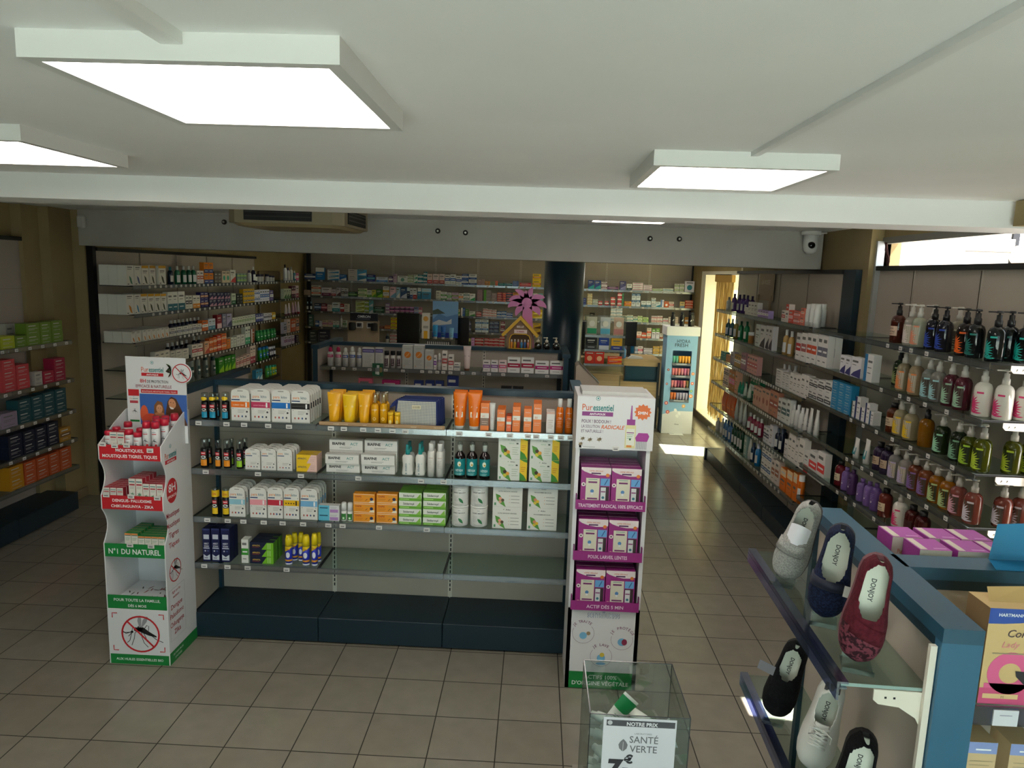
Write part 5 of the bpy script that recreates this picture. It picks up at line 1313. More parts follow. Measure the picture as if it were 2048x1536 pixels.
def S_ocan(w, h, c1, c2):
    r = w / 2 * .96; m = MB().lathe([(r, 0), (r, h * .66), (r * .8, h * .74), (r * .68, h * .76)], M(hx(c1), .25), 18, 0, r); f = MB()
    f.text('Avène', 0, h * .58, h * .05, '#fdeede', 0, 'c', .006, 0, r * 1.2); f.text('SPF', -r * .35, h * .44, h * .03, '#fdeede'); f.text('50', r * .2, h * .42, h * .065, '#fdeede', 0, 'c', .006); f.rect(-r, h * .40, r, h * .403, '#fdeede'); lines(f, -r * .7, r * .6, h * .34, 4, h * .05, h * .006, '#fbd8b4', 0)
    m.add(wrap(f, r, r)); return [('sun_spray_can', m), ('cap', MB().lathe([(r * .62, h * .76), (r * .62, h * .99), (r * .56, h)], M('#f0eeea', .35), 16, 0, r))]
def S_apay(w, h, c1, c2):
    x = w / 2; m = MB(); dark = c1 == '141e3c'; d = .05; m.box(-x, 0, 0, x, d, h, M(hx(c1), .4), None, M(hx(c2), .4) if not dark else M('#5aa028', .4))
    m.poly([(x * .0, -.0004, 0), (x, -.0004, 0), (x, -.0004, h), (x * .45, -.0004, h)], M(hx(c2), .4)); m.text('APAISYL', -x * .45, h * .45, h * .3, '#f4c84a' if dark else '#28306a', -.0008, 'c', .012, .1, w * .45)
    if dark:
        for k in range(3): m.rect(x * .5 + k * x * .12, h * .1, x * .54 + k * x * .12, h * .9, '#c8e8a0', -.0008)
        m.rect(-x * .8, h * .3, -x * .2, h * .34, '#c84030', -.0008)
    else: lines(m, x * .35, x * .9, h * .7, 3, h * .2, h * .03, '#b88880')
    return [('itch_gel_carton', m)]
def S_biaf(w, h, c1, c2):
    x = w / 2; m = MB(); d = .045; m.box(-x, 0, 0, x, d, h, M('#e6e4df', .5)); m.text('BIAFINE', -x * .82, h * .48, h * .36, '#141414', -.0005, 'l', .035, 0, w * .52); m.text('ACT', x * .26, h * .48, h * .36, '#5a9a94', -.0005, 'l', .02, 0, w * .24)
    lines(m, -x * .4, x * .35, h * .26, 2, h * .09, h * .025, '#6a6a6a'); m.rect(-x, h * .93, x, h, '#c6c4be', -.0003); return [('cream_carton', m)]
def S_sole(w, h, c1, c2):
    r = w / 2; m = MB().lathe([(r * .95, 0), (r, .01), (r * .86, h * .3), (r, h * .55), (r * .8, h * .63), (r * .4, h * .67)], M('#eceae4', .35), 16, 0, r, 1, .7); f = MB()
    f.text('SOLERO', 0, h * .28, h * .07, '#28788c', 0, 'c', .015, 0, None, 90); f.text('SPF', r * .45, h * .38, h * .03, '#2aa0a0'); f.disc(-r * .1, h * .08, r * .16, '#88a0a0', 0, 8); m.add(MB().add(wrap(f, r, r, 1.02), Matrix.Diagonal((1, .78, 1, 1))))
    t = MB().lathe([(r * .42, h * .66), (r * .42, h * .80), (r * .3, h * .84)], M('#1a9c9c', .35), 12, 0, r); t.box(-r * .22, r * .3, h * .82, r * .22, r * 1.5, h, M('#168a8c', .35)); return [('sun_lotion_bottle', m), ('trigger_head', t)]
def S_wcan(w, h, c1, c2):
    r = w / 2 * .97; m = MB().lathe([(r, 0), (r, h * .70), (r * .85, h * .76), (r * .7, h * .77)], M('#e6e2dc', .3), 16, 0, r); f = MB(); f.text('Avène', 0, h * .56, h * .05, '#b88880', 0, 'c', .004, 0, r * 1.2); lines(f, -r * .5, r * .5, h * .48, 5, h * .05, h * .007, '#a89c98', 0); m.add(wrap(f, r, r))
    return [('water_spray_can', m), ('cap', MB().lathe([(r * .7, h * .77), (r * .7, h * .98), (r * .64, h)], M('#eeece8', .35), 16, 0, r))]
def S_syru(w, h, c1, c2):
    r = w / 2 * .98; m = MB().lathe([(r, 0), (r, h * .56), (r * .85, h * .64), (r * .4, h * .72), (r * .36, h * .76)], M('#1a0f10', .12), 18, 0, r); f = MB(); q = r * 1.3
    f.rect(-q, h * .08, q, h * .54, M('#12888c', .4)); f.text('DÉTOX', 0, h * .19, h * .085, '#e8f4f2', -.0006, 'c', .015, 0, r * 1.5); f.disc(0, h * .40, r * .34, '#e8ecd8', -.0006, 12, h * .07); f.disc(r * .08, h * .38, r * .18, '#c8a030', -.0009, 8); lines(f, -r * .8, r * .6, h * .13, 2, h * .03, h * .01, '#a8d8d4', -.0006); m.add(wrap(f, r, r))
    return [('syrup_bottle', m), ('cap', MB().lathe([(r * .42, h * .74), (r * .42, h * .89)], M('#ece8e4', .4), 14, 0, r)), ('dosing_cup', MB().lathe([(r * .52, h * .73), (r * .48, h * .97), (r * .3, h)], ACRYL, 14, 0, r))]
def fruit(m, x, z, s, cols):
    m.poly([(x - s, -.0006, z + s * 1.2), (x - s * .2, -.0006, z + s * .9), (x + s * .5, -.0006, z - s * .2), (x + s * .9, -.0006, z - s * 1.3), (x - s * .1, -.0006, z - s * .7), (x - s * .8, -.0006, z + s * .1)], '#5a9a3c')
    for i, c in enumerate(cols): a = i * 2.1; m.disc(x + math.cos(a) * s * .3, z + math.sin(a) * s * .35, s * .3, c, -.001 - i * .0002, 9)
def S_arko(w, h, c1, c2):
    x = w / 2; m = MB(); d = .06; m.box(-x, 0, 0, x, d, h, M('#e2e4da', .45)); e = -.0005
    m.text('Arko', 0, h * .84, h * .10, '#2a3a2a', e, 'c', .012, 0, w * .3); leaf(m, -x * .34, h * .86, h * .06, h * .03, 40, '#4a8a3a', e); m.text('DÉTOX', -x * .1, h * .69, h * .07, '#8ab890', e, 'c', .01, 0, w * .24); m.rect(x * .22, h * .69, x * .36, h * .75, '#3a4a3a', e)
    fruit(m, -x * .45, h * .32, h * .28, ('#e8c82a', '#4a3420', '#d8d040', '#e8a030')); lines(m, -x * .05, x * .4, h * .52, 4, h * .10, h * .015, '#8aa078')
    m.rect(x * .5, 0, x, h, '#f0c814', e); m.poly([(x * .5, e * 2, h), (x, e * 2, h), (x, e * 2, h * .86), (x * .78, e * 2, h * .9)], '#3c8c28'); m.poly([(x * .5, e * 2, 0), (x, e * 2, h * .02), (x * .8, e * 2, h * .25), (x * .5, e * 2, h * .4)], '#3c8c28'); lines(m, x * .58, x * .9, h * .62, 3, h * .09, h * .02, '#c8641e'); m.rect(-x * .9, h * .06, -x * .78, h * .18, '#5a9a6a', e); return [('tea_carton', m)]
def S_prog(w, h, c1, c2):
    x = w / 2; m = MB(); d = .06; m.box(-x, 0, 0, x, d, h, M('#e4e4dc', .45)); e = -.0005
    m.text('Arko', x * .05, h * .84, h * .10, '#2a2a2a', e, 'c', .012, 0, w * .26); leaf(m, -x * .28, h * .86, h * .06, h * .03, 40, '#4a8a3a', e)
    m.text('PROGRAMME MINCEUR' if c1 == 'dc6' else 'ULTRA BRÛLEUR GRAISSES', 0, h * .68, h * .07, '#3a4438', e, 'c', .012, 0, w * .8); fruit(m, -x * .45, h * .3, h * .24, ('#e8c02a', '#e0906a', '#d8c040') if c1 == 'dc6' else ('#5a4a30', '#e8a088', '#e0b090'))
    for k in range(3): m.disc(x * .12, h * (.5 - k * .15), h * .015, '#e08030', e, 6); m.rect(x * .22, h * (.49 - k * .15), x * .8, h * (.51 - k * .15), '#80807a', e)
    m.rect(-x * .9, h * .06, -x * .78, h * .18, '#5a9a6a', e); return [('slimming_carton', m)]
def S_tin(w, h, c1, c2):
    r = w / 2; m = MB().lathe([(r * .98, 0), (r, .004), (r, h * .9), (r * .98, h * .92)], M('#dededa', .3), 22, 0, r); f = MB(); f.text('Arko', 0, h * .78, h * .06, '#222', 0, 'c', .01); f.text('EXPERT MINCEUR', 0, h * .64, h * .075, '#26342c', 0, 'c', .012, 0, r * 1.7); lines(f, -r * .7, -r * .1, h * .5, 5, h * .06, h * .008, '#808080', 0); leaf(f, -r * .1, h * .42, h * .36, h * .14, -50, '#2c7c4a', 0); lines(f, -r * .5, r * .5, h * .1, 2, h * .04, h * .008, '#606060', 0); m.add(wrap(f, r, r))
    return [('powder_tin', m), ('lid', MB().lathe([(r * 1.02, h * .9), (r * 1.02, h * .97), (r * .96, h)], M('#e8e8e4', .35), 22, 0, r))]
def S_cyan(w, h, c1, c2):
    x = w / 2; m = MB().box(-x, 0, 0, x, .045, h, M('#dcdcdc', .45)); m.rect(-x, 0, x * .05, h, M('#62bcd8', .4), -.0004); m.rect(x * .1, h * .1, x * .9, h * .5, M('#b88ac8', .4), -.0004); m.rect(-x * .9, h * .6, -x * .1, h * .75, '#205a78', -.0008); lines(m, x * .15, x * .8, h * .75, 2, h * .12, h * .04, '#a8a8b0'); return [('gel_carton', m)]
def S_roll(w, h, c1, c2):
    r = w / 2; m = MB().lathe([(r * .9, 0), (r, .006), (r, h * .55)], M('#e4e4e0', .35), 14, 0, r); f = MB(); f.rect(-r, h * .08, r, h * .42, '#3c8a3c'); f.text('Insect', 0, h * .32, h * .08, '#1a3a1a', -.0004, 'c', .01, 0, r * 1.5); f.disc(0, h * .18, r * .4, '#d8ecd0', -.0004, 8); m.add(wrap(f, r, r)); return [('roll_on_stick', m), ('cap', MB().lathe([(r * .98, h * .56), (r * .98, h * .9), (r * .8, h)], M('#e8e8e6', .35), 14, 0, r))]
def S_dapi(w, h, c1, c2):
    x = w / 2; m = MB().box(-x, 0, 0, x, .05, h, M('#f09a1c', .4)); e = -.0005
    m.rect(-x * .94, h * .06, x * .94, h * .09, '#fff', e); m.rect(-x * .94, h * .90, x * .94, h * .93, '#fff', e); m.text('DAPIS', -x * .82, h * .6, h * .24, '#b4401e', e, 'l', .03, 0, w * .4); m.rect(x * .1, h * .66, x * .55, h * .72, '#c8a050', e); m.disc(x * .68, h * .45, h * .17, '#28305a', e, 12); m.poly([(x * .45, e, h * .1), (x * .94, e, h * .1), (x * .94, e, h * .32), (x * .6, e, h * .28)], '#f2e8d4'); m.stroke([(x * .12, h * .28), (x * .3, h * .45)], .003, '#6a3a1c', e); lines(m, -x * .8, -x * .1, h * .42, 2, h * .12, h * .03, '#c07018'); return [('gel_carton', m)]
def S_sede(w, h, c1, c2):
    x = w / 2; m = MB().box(-x, 0, 0, x, .05, h, M('#6cae34', .4), M('#e4e6dc', .45), M('#6cae34', .4)); e = -.0005; m.rect(-x, 0, x, h * .3, '#6cae34', e); m.rect(-x, h * .94, x, h, '#6cae34', e); m.text('Sédermyl', -x * .15, h * .46, h * .36, '#1c3a2c', e, 'c', .02, 0, w * .66)
    m.poly([(x * .5, e * 2, h * .25), (x * .98, e * 2, h * .2), (x * .9, e * 2, h * .9), (x * .7, e * 2, h * .55)], '#8ac04a'); m.rect(-x * .9, h * .08, -x * .1, h * .2, '#a8d878', e * 2); return [('cream_carton', m)]
def S_navy(w, h, c1, c2):
    x = w / 2; m = MB().box(-x, 0, 0, x, .06, h, M('#161c4c', .35)); e = -.0005; m.rect(-x * .7, h * .68, x * .7, h * .82, '#c8ccd8', e); m.text('INSECT', 0, h * .52, h * .07, '#e8e8f0', e, 'c', .015, 0, w * .6); m.text('ÉCRAN', 0, h * .44, h * .07, '#e8e8f0', e, 'c', .015, 0, w * .6); m.rect(-x * .8, h * .39, x * .8, h * .42, '#c8ccd8', e); m.disc(-x * .35, h * .32, x * .2, '#c8ccd8', e, 10); m.disc(x * .35, h * .32, x * .22, '#48568c', e, 10)
    m.poly([(-x * .85, e, h * .22), (0, e, h * .15), (x * .85, e, h * .22), (x * .85, e, h * .05), (-x * .85, e, h * .05)], '#d0d4dc'); m.rect(-x * .6, h * .1, x * .3, h * .12, '#283060', e * 2); m.rect(-x, h * .95, x, h, '#2c3468', e); return [('insect_repellent_carton', m)]
def S_ycan(w, h, c1, c2):
    r = min(w, .055) / 2; m = MB().lathe([(r, 0), (r, h * .64)], M('#2a3cc0', .3), 16, 0, r); f = MB(); q = r * 1.4; f.poly([(-q, 0, h * .42), (q, 0, h * .6), (q, 0, h * .64), (-q, 0, h * .64)], '#f0d020'); f.disc(0, h * .34, r * .6, '#e8e8f0', -.0004, 12, h * .1); f.text('Cinq', 0, h * .52, h * .08, '#b04820', -.0005, 'c', .02, .2); f.rect(-q, h * .12, q, h * .18, '#e09828', -.0004); f.rect(-q, 0.002, q, h * .06, '#e8e8f4', -.0004); m.add(wrap(f, r, r))
    return [('insect_spray', m), ('cap', MB().lathe([(r, h * .65), (r * .98, h * .86), (r * .7, h), ], M('#f4d81c', .4), 16, 0, r))]
def S_card(w, h, c1, c2): return [('care_carton', carton(w, h, .06, c1, c2, 'm'))]
def S_ebot(w, h, c1, c2):
    r = w / 2 * .95; pk = c1 != 'eee'; m = MB().lathe([(r, 0), (r, h * .64), (r * .9, h * .72), (r * .6, h * .75)], M('#dcdad4', .35), 16, 0, r); f = MB(); C = M(hx(c1), .4) if pk else M('#9a8aa8', .4); f.rect(-r * 1.3, h * .46, r * 1.3, h * .6, C); lines(f, -r * .7, r * .6, h * .38, 5, h * .06, h * .01, '#77777a', 0); f.rect(-r * .8, h * .51, r * .8, h * .55, '#e8d8dc', -.0004); m.add(wrap(f, r, r))
    return [('lotion_bottle', m), ('cap', MB().lathe([(r * .66, h * .75), (r * .62, h * .92), (r * .3, h)], M('#c8285c' if c1.startswith('d7') else '#e8e6e0', .35), 14, 0, r))]
def S_pcar(w, h, c1, c2):
    x = w / 2; m = MB().box(-x, 0, 0, x, .07, h, M('#d4d2cc', .45)); m.rect(-x, h * .76, x, h * .94, '#5c4c96', -.0004); m.rect(-x * .9, h * .82, x * .8, h * .87, '#b8b0dc', -.0008); lines(m, -x * .6, x * .6, h * .62, 6, h * .08, h * .01); return [('care_carton', m)]
def S_kbot(w, h, c1, c2):
    r = w / 2 * .95; m = MB().lathe([(r, 0), (r, h * .7), (r * .9, h * .74)], M('#d8d4d0', .35), 14, 0, r); f = MB(); f.rect(-r * .7, h * .12, r * .7, h * .56, '#4a3038'); lines(f, -r * .4, r * .4, h * .5, 4, h * .1, h * .03, '#d8c8cc', -.0004); m.add(wrap(f, r, r)); return [('shampoo_bottle', m), ('cap', MB().lathe([(r * .92, h * .75), (r * .92, h)], M('#17171a', .35), 14, 0, r))]
def S_orac(w, h, c1, c2):
    x = w / 2; m = MB().box(-x, 0, 0, x, .06, h, M('#c9c8c2', .45)); m.text('LACTACYD', 0, h * .84, h * .055, '#8a8a88', -.0005, 'c', .006, 0, w * .8); m.disc(0, h * .6, x * .62, '#e8882a', -.0005, 20); m.stroke([(-x * .35, h * .52), (0, h * .58), (x * .35, h * .68)], .006, '#f4c890', -.001); lines(m, -x * .6, x * .6, h * .35, 4, h * .06, h * .01); m.disc(-x * .6, h * .12, x * .1, '#e0a060', -.0005, 8); return [('care_carton', m)]
LEAFY = True
def soap_body(h, c1, c2, kind):
    r = .0445; hb = h * .70; g = MB()
    if kind == 'wht': A = M('#e4ded4', .3)
    elif kind in ('amb', 'blk', 'clr'):
        k = 'liquid_' + c1
        if k not in _M:
            mt = bpy.data.materials.new(k); mt.use_nodes = True; b = mt.node_tree.nodes['Principled BSDF']; b.inputs['Base Color'].default_value = lin(hx(c1)); b.inputs['Roughness'].default_value = .08; b.inputs['Transmission Weight'].default_value = .45 if kind != 'blk' else .0; b.inputs['IOR'].default_value = 1.25; b.inputs['Coat Weight'].default_value = .5; _M[k] = mt
        A = _M[k]
    P = [(r * .94, 0), (r, .006), (r, hb * .74), (r * .95, hb * .84), (r * .78, hb * .93), (r * .45, hb * .985), (r * .36, hb)]
    g.lathe(P, A, 22, 0, r); return g, r, hb
def S_soap(kind):
    def fn(w, h, c1, c2):
        h = min(max(h, .235), .265); g, r, hb = soap_body(h, c1, c2, kind); f = MB(); C = M(hx(c2), .45); q = r * 1.15; z0, z1 = hb * .08, hb * .72
        if kind == 'amb':
            if c1 != c2:
                f.rect(-q * .9, hb * .26, q * .9, hb * .6, M(hx(c2), .5)); f.text('MON', 0, hb * .48, hb * .10, '#4a2c24', -.0004, 'c', .02, 0, r * 1.3); f.text('SAVON', 0, hb * .37, hb * .10, '#4a2c24', -.0004, 'c', .02, 0, r * 1.4); lines(f, -q * .6, q * .6, hb * .31, 1, .01, hb * .02, '#6a4034', -.0004)
            else: lines(f, -q * .2, q * .8, hb * .5, 6, hb * .06, hb * .008, '#8c6a30', 0)
        else:
            # side stripe with name, then fanned palm leaves over the front
            st = '#dcd8d0' if kind in ('clr', 'blk') and c2 not in ('a8e0bc', 'a8d03c', 'c0d840', 'b8cc38', '80b090') else hx(c2)
            f.rect(-q, z0, -q * .62, z1, M(st if kind != 'blk' else '#1a1a1c', .45)); f.rect(-q * .95, z1 - .016, -q * .68, z1 - .006, '#2a2a2a' if kind != 'blk' else '#e8e8e8', -.0005); f.text('BIO', -q * .81, z0 + .012, .012, '#2a3060' if kind != 'blk' else '#d8d8d8', -.0005)
            lines(f, -q * .88, -q * .72, z1 - .03, 4, .012, .002, '#555' if kind != 'blk' else '#bbb', -.0005)
            dark = '#ded8ce' if kind == 'wht' else ('#20301c' if c2 in ('a8e0bc', 'a8d03c', 'c0d840', 'b8cc38', '80b090', 'b8d090') else ('#14181c' if kind == 'blk' else '#c8bca8'))
            if kind == 'clr': f.rect(-q * .6, z0, q * .95, z1, M('#4a4238' if dark == '#c8bca8' and c1[0] in '6891ab' and c2 not in ('e8d8d0', 'e89070', 'e88c50', 'c0b0d0', 'f0c828') else (dark if dark != '#c8bca8' else '#ccc0ac'), .5), .0003)
            for i in range(8):
                a = -30 + i * 15; leaf(f, -q * .5, z0 + (z1 - z0) * .38, r * (1.35 + .15 * (i % 2)), .0105, a, C, -.0006)
            for i in range(5): leaf(f, -q * .45 + i * .006, z0 + .004, r * (.7 + .1 * i), .009, 78 - i * 19, C, -.0008)
            f.rect(q * .3, z1 - .010, q * .95, z1, C, -.0007)
        g.add(wrap(f, r, r, 1.008))
        name = 'soap_bottle'; capm = M('#16161a', .35) if kind in ('amb', 'blk') else M('#c8c4bc', .3)
        pc = MB(); hp = h - hb
        if kind == 'amb' and h < .245: pc.lathe([(r * .5, hb), (r * .5, hb + .03)], capm, 16, 0, r)
        else:
            pc.lathe([(r * .42, hb - .002), (r * .42, hb + hp * .35), (r * .3, hb + hp * .42), (r * .3, hb + hp * .72), (r * .12, hb + hp * .75), (r * .12, hb + hp * .86)], capm, 14, 0, r)
            pc.lathe([(r * .34, hb + hp * .84), (r * .38, hb + hp * .9), (r * .3, h)], capm, 12, 0, r); pc.box(-.006, -.012, h - .010, .006, r, h - .003, capm)
        return [(name, g), ('pump', pc)]
    return fn
def S_viol(w, h, c1, c2):
    r = .036; h = min(h, .2); m = MB().lathe([(r * .95, 0), (r, .01), (r, h * .68), (r * .8, h * .8), (r * .4, h * .85)], M(hx(c1), .35), 18, 0, r); f = MB(); lines(f, -r * .2, r * .7, h * .6, 6, h * .06, h * .008, '#c8bcdc', 0); f.rect(r * .1, h * .28, r * .35, h * .34, '#f0ecf4', -.0003); m.add(wrap(f, r, r)); return [('shampoo_bottle', m), ('cap', MB().lathe([(r * .45, h * .85), (r * .42, h)], M(hx(c1), .35), 12, 0, r))]
SPK = {'@para': (S_para, 'insect repellent bracelet pack', 'pack', .026), '@bomb': (S_bomb, 'black insect repellent spray with clear cap', 'spray can', .055), '@ytub': (S_ytub, 'yellow sun cream tube', 'tube', .055), '@otub': (S_otub, 'cream tube', 'tube', .07), '@stub': (S_stub, 'white cream tube with teal label', 'tube', .06), '@oil': (S_oil, 'golden sun oil spray bottle', 'bottle', .06), '@yjar': (S_yjar, 'small yellow balm jar', 'jar', .05), '@ocar': (S_ocar, 'sun cream carton', 'box', .05), '@ocan': (S_ocan, 'orange sun spray can with white cap', 'spray can', .05), '@apay': (S_apay, 'itch relief carton', 'box', .053), '@biaf': (S_biaf, 'long white burn cream carton', 'box', .05), '@sole': (S_sole, 'white sun lotion bottle with teal head', 'bottle', .06), '@wcan': (S_wcan, 'white water spray can', 'spray can', .06), '@syru': (S_syru, 'dark syrup bottle with teal label', 'bottle', .07), '@arko': (S_arko, 'white tea carton with yellow stripe', 'box', .06), '@prog': (S_prog, 'white slimming carton with leaf and fruit', 'box', .06), '@tin': (S_tin, 'round white powder tin with leaf', 'tin', .12), '@cyan': (S_cyan, 'cyan and lilac gel carton', 'box', .05), '@roll': (S_roll, 'white and green roll-on stick', 'stick', .05), '@dapi': (S_dapi, 'orange bite gel carton', 'box', .05), '@sede': (S_sede, 'green and white cream carton', 'box', .052), '@navy': (S_navy, 'tall navy insect repellent carton', 'box', .063), '@ycan': (S_ycan, 'yellow and blue insect spray', 'spray can', .056), '@card': (S_card, 'printed care carton', 'box', .06), '@ebot': (S_ebot, 'white lotion bottle', 'bottle', .05), '@pcar': (S_pcar, 'grey carton with violet band', 'box', .07), '@kbot': (S_kbot, 'white shampoo bottle with black cap', 'bottle', .05), '@orac': (S_orac, 'grey carton with orange disc', 'box', .06), '@amb': (S_soap('amb'), 'soap bottle', 'bottle', .09), '@clr': (S_soap('clr'), 'soap bottle', 'bottle', .09), '@blk': (S_soap('blk'), 'black soap pump bottle', 'bottle', .09), '@wht': (S_soap('wht'), 'white soap pump bottle', 'bottle', .09), '@viol': (S_viol, 'violet shampoo bottle', 'bottle', .07)}
WALLY = {'@para': {'f07828': 'orange', 'c83c64': 'raspberry', '2878c8': 'blue', '202020': 'black', 'fff': 'plain white', '96c8d7': 'pale blue', 'f0a0aa': 'pink', 'c83246': 'dark red', 'f0be1e': 'yellow', '7ab4dc': 'sky blue'}}
def fill_special():
    cnt = {}; protos = {}
    for axis, front, z, phrase, txt in SPEC:
        for ln in txt.split('\n'):
            q = ln.split(); u, w, h = map(float, q[:3]); kind, c1, c2 = q[3:6]; stack, deep, row = map(int, q[7:10]); fx = float(q[10]) if len(q) > 10 else None
            fn, look, cat, pitch = SPK[kind]; hh = h / stack
            key = (kind, round(w, 3), round(hh, 3), c1, c2)
            if key not in protos: protos[key] = [(n, mb.mesh(n)) for n, mb in fn(w * .99, hh * .995, c1, c2)]
            parts = protos[key]; ck = (phrase, look); cnt[ck] = cnt.get(ck, 0) + 1; num = ordinal(cnt[ck] - 1)
            for s in range(stack):
                for k in range(deep):
                    if kind == '@para': po = k * .045
                    else: po = k * (pitch + .004)
                    off = .01 + row * max(.062, pitch + .01) + po
                    if fx is not None: f = fx
                    else: f = front + off if axis in 'xR' else front - off
                    if kind == '@biaf': f += (1 - s) * 0.02 * (row == 0); f += .012 * row
                    loc, rz = row_place(axis, u, f, z + .0006 + s * hh)
                    root = None
                    for n, me in parts:
                        o = bpy.data.objects.new(n, me); COL.objects.link(o)
                        if root is None: root = o; o.location = loc; o.rotation_euler = (0, 0, rz)
                        else: o.parent = root
                    col = WALLY.get(kind, {}).get(c1, '' if kind not in ('@otub', '@ocar', '@card', '@ebot', '@amb', '@clr', '@apay', '@bomb', '@blk') else cname(hx(c1 if kind not in ('@clr', '@blk', '@bomb') or c1 == '141e3c' else (c2 if kind != '@bomb' else c1))))
                    if kind == '@bomb': lk = 'black insect spray with %s label' % col
                    elif kind == '@clr': lk = 'clear soap bottle with %s leaf label' % col
                    elif kind == '@blk': lk = 'black soap bottle with %s leaves' % col
                    elif kind == '@para': lk = 'insect bracelet pack with %s band' % col
                    else: lk = ('%s %s' % (col, look)).strip()
                    pos = [] 
                    if stack > 1: pos.append('bottom of stack' if s == 0 else ('top of stack' if s == stack - 1 else '%s up' % ordinal(s)))
                    if deep > 1: pos.append('in front' if k == 0 else '%s behind' % ordinal(k - 1))
                    sh = phrase.replace('of the nearest gondola', 'of front gondola').replace('of the second gondola', 'of second gondola')
                    lab = lk + ', ' + num + (' ' + ' '.join(pos) if pos else '') + ', ' + sh
                    ws = lab.split()
                    if len(ws) > 16: lab = lab.replace(' carton', ' box').replace(' with ', ' ').replace(' and ', ' '); 
                    if len(lab.split()) > 16: lab = lab.replace(' of front gondola', ', front gondola').replace(' shelf,', '')
                    tag(root, lab, cat, ('%ss on the %s' % (look.split(' with ')[0], phrase)))
fill_special()
# ---------------------------------------------------------------- cardboard floor displays
CARD = M('#dfe0e2', 0.55); RED = '#c8242e'; GRN = '#14823c'; PLUM = '#9a2c80'; PRT = '#b0305a'
def pur_logo(m, x, z, s, w, sub, subc, y=-0.001):
    m.text('Pur', x - w * .5, z, s, '#d8643a', y, 'l', .004, 0, w * .33); m.text('essentiel', x - w * .15, z, s, '#1e8080', y, 'l', .02, 0, w * .66)
    m.ringd(x, z + s * 1.35, s * .20, s * .05, '#1e8080', y, 14); m.disc(x, z + s * 1.35, s * .1, '#3a9a9a', y, 8)
    if sub: m.rect(x - w * .5, z - s * .62, x + w * .5, z - s * .15, subc, y); m.text(sub, x, z - s * .52, s * .32, '#fff', y - .0004, 'c', .02, 0, w * .8)
def mosquito(m, x, z, s, y=-0.0012, sx=1.0):
    K = '#1c1c1e'; S = lambda P, w: m.stroke([(x + sx * a * s, z + b * s) for a, b in P], [q * s for q in (w if isinstance(w, list) else [w] * len(P))], K, y)
    m.poly([(x + sx * a * s, y, z + b * s) for a, b in ((-.1, .22), (.12, .26), (.45, .02), (.72, -.14), (.7, -.2), (.35, -.12), (.1, -.02), (-.12, .08))], K)
    m.disc(x - sx * .2 * s, z + .14 * s, .10 * s, K, y, 10); m.disc(x - sx * .38 * s, z + .02 * s, .06 * s, K, y, 8); m.disc(x - sx * .02 * s, z + .18 * s, .14 * s, '#2a2a2e', y, 10)
    for P in (((-.05, .24), (-.12, .55), (-.06, .78), (.02, .8), (.06, .6), (.03, .26)), ((.03, .25), (.12, .6), (.28, .76), (.36, .74), (.30, .52), (.08, .24))): m.poly([(x + sx * a * s, y - .0003, z + b * s) for a, b in P], '#9a9a9e'); S([(P[0][0], P[0][1]), (P[2][0], P[2][1])], .02)
    for P in (((-.1, .16), (-.35, .22), (-.42, -.1), (-.5, -.4), (-.62, -.5)), ((-.05, .12), (-.25, -.02), (-.3, -.3), (-.42, -.62)), ((.05, .1), (.05, -.2), (.14, -.48), (.32, -.68)), ((.08, .12), (.22, -.2), (.28, -.42)), ((.15, .15), (.3, .36), (.38, .3), (.36, .1)), ((.4, -.05), (.7, -.3), (1.0, -.42)), ((-.42, .02), (-.66, -.08), (-.8, .06)), ((-.42, 0), (-.6, -.02), (-.78, -.02)), ((-.4, -.02), (-.55, -.2))): S(P, .028)
def no_sign(m, x, z, r, y, c=RED):
    m.ringd(x, z, r * .9, r * .09, c, y - .0006, 32); q = r * .9 * .707; m.stroke([(x - q, z + q), (x + q, z - q)], r * .09, c, y - .0008)
dl = empty('floor_display', 'white, red and green cardboard mosquito repellent floor display on the left', 'display stand', (-2.352, 0.015, 0))
DW, DD = .356, .345
def dtray(x0, x1, z0, z1, col, txts, d=DD, parent=dl, name='tray', side=None):
    """shelf tray with printed front band; the shelf board sits a little above the band's foot"""
    m = MB(); m.box(x0, 0, z0, x1, .006, z1, M(col, .45)); m.box(x0 + .004, .006, z0 + .02, x1 - .004, d, z0 + .026, CARD)
    for t, fz, sz, mw in txts: m.text(t, (x0 + x1) / 2, z0 + (z1 - z0) * fz, sz, '#f2f2f2', -.001, 'c', .018, 0, mw)
    return m.build(name, parent)
dtray(-.0, DW, 1.262, 1.348, RED, [('MOUSTIQUES,', .56, .026, .17), ('MOUSTIQUES TIGRES, TIQUES', .16, .026, .32)], name='red_tray')
dtray(.0, DW, .965, 1.048, RED, [('DENGUE- PALUDISME', .56, .024, .25), ('CHIKUNGUNYA - ZIKA', .16, .024, .26)], name='red_tray')
dtray(.0, DW, .675, .755, GRN, [('N°1 DU NATUREL', .24, .045, .31)], name='green_tray')
m = MB(); m.box(0, 0, .352, DW, .006, .435, M(GRN, .45)); m.box(.004, .006, .37, DW - .004, DD, .376, CARD)
for t, z, s, w in (('POUR TOUTE LA FAMILLE,', .40, .024, .29), ('DÈS 6 MOIS', .365, .022, .14)): m.text(t, DW / 2, z, s, '#f2f2f2', -.001, 'c', .018, 0, w)
m.build('green_tray', dl)
m = MB(); m.box(0, 0, .062, DW, .006, .352, CARD); m.box(0, 0, 0, DW, .006, .062, M(GRN, .45)); m.text('AUX HUILES ESSENTIELLES BIO', DW / 2, .024, .021, '#eef2ee', -.001, 'c', .015, 0, .31)
mosquito(m, .19, .205, .135, -.0012); no_sign(m, .19, .195, .118, -.0012)
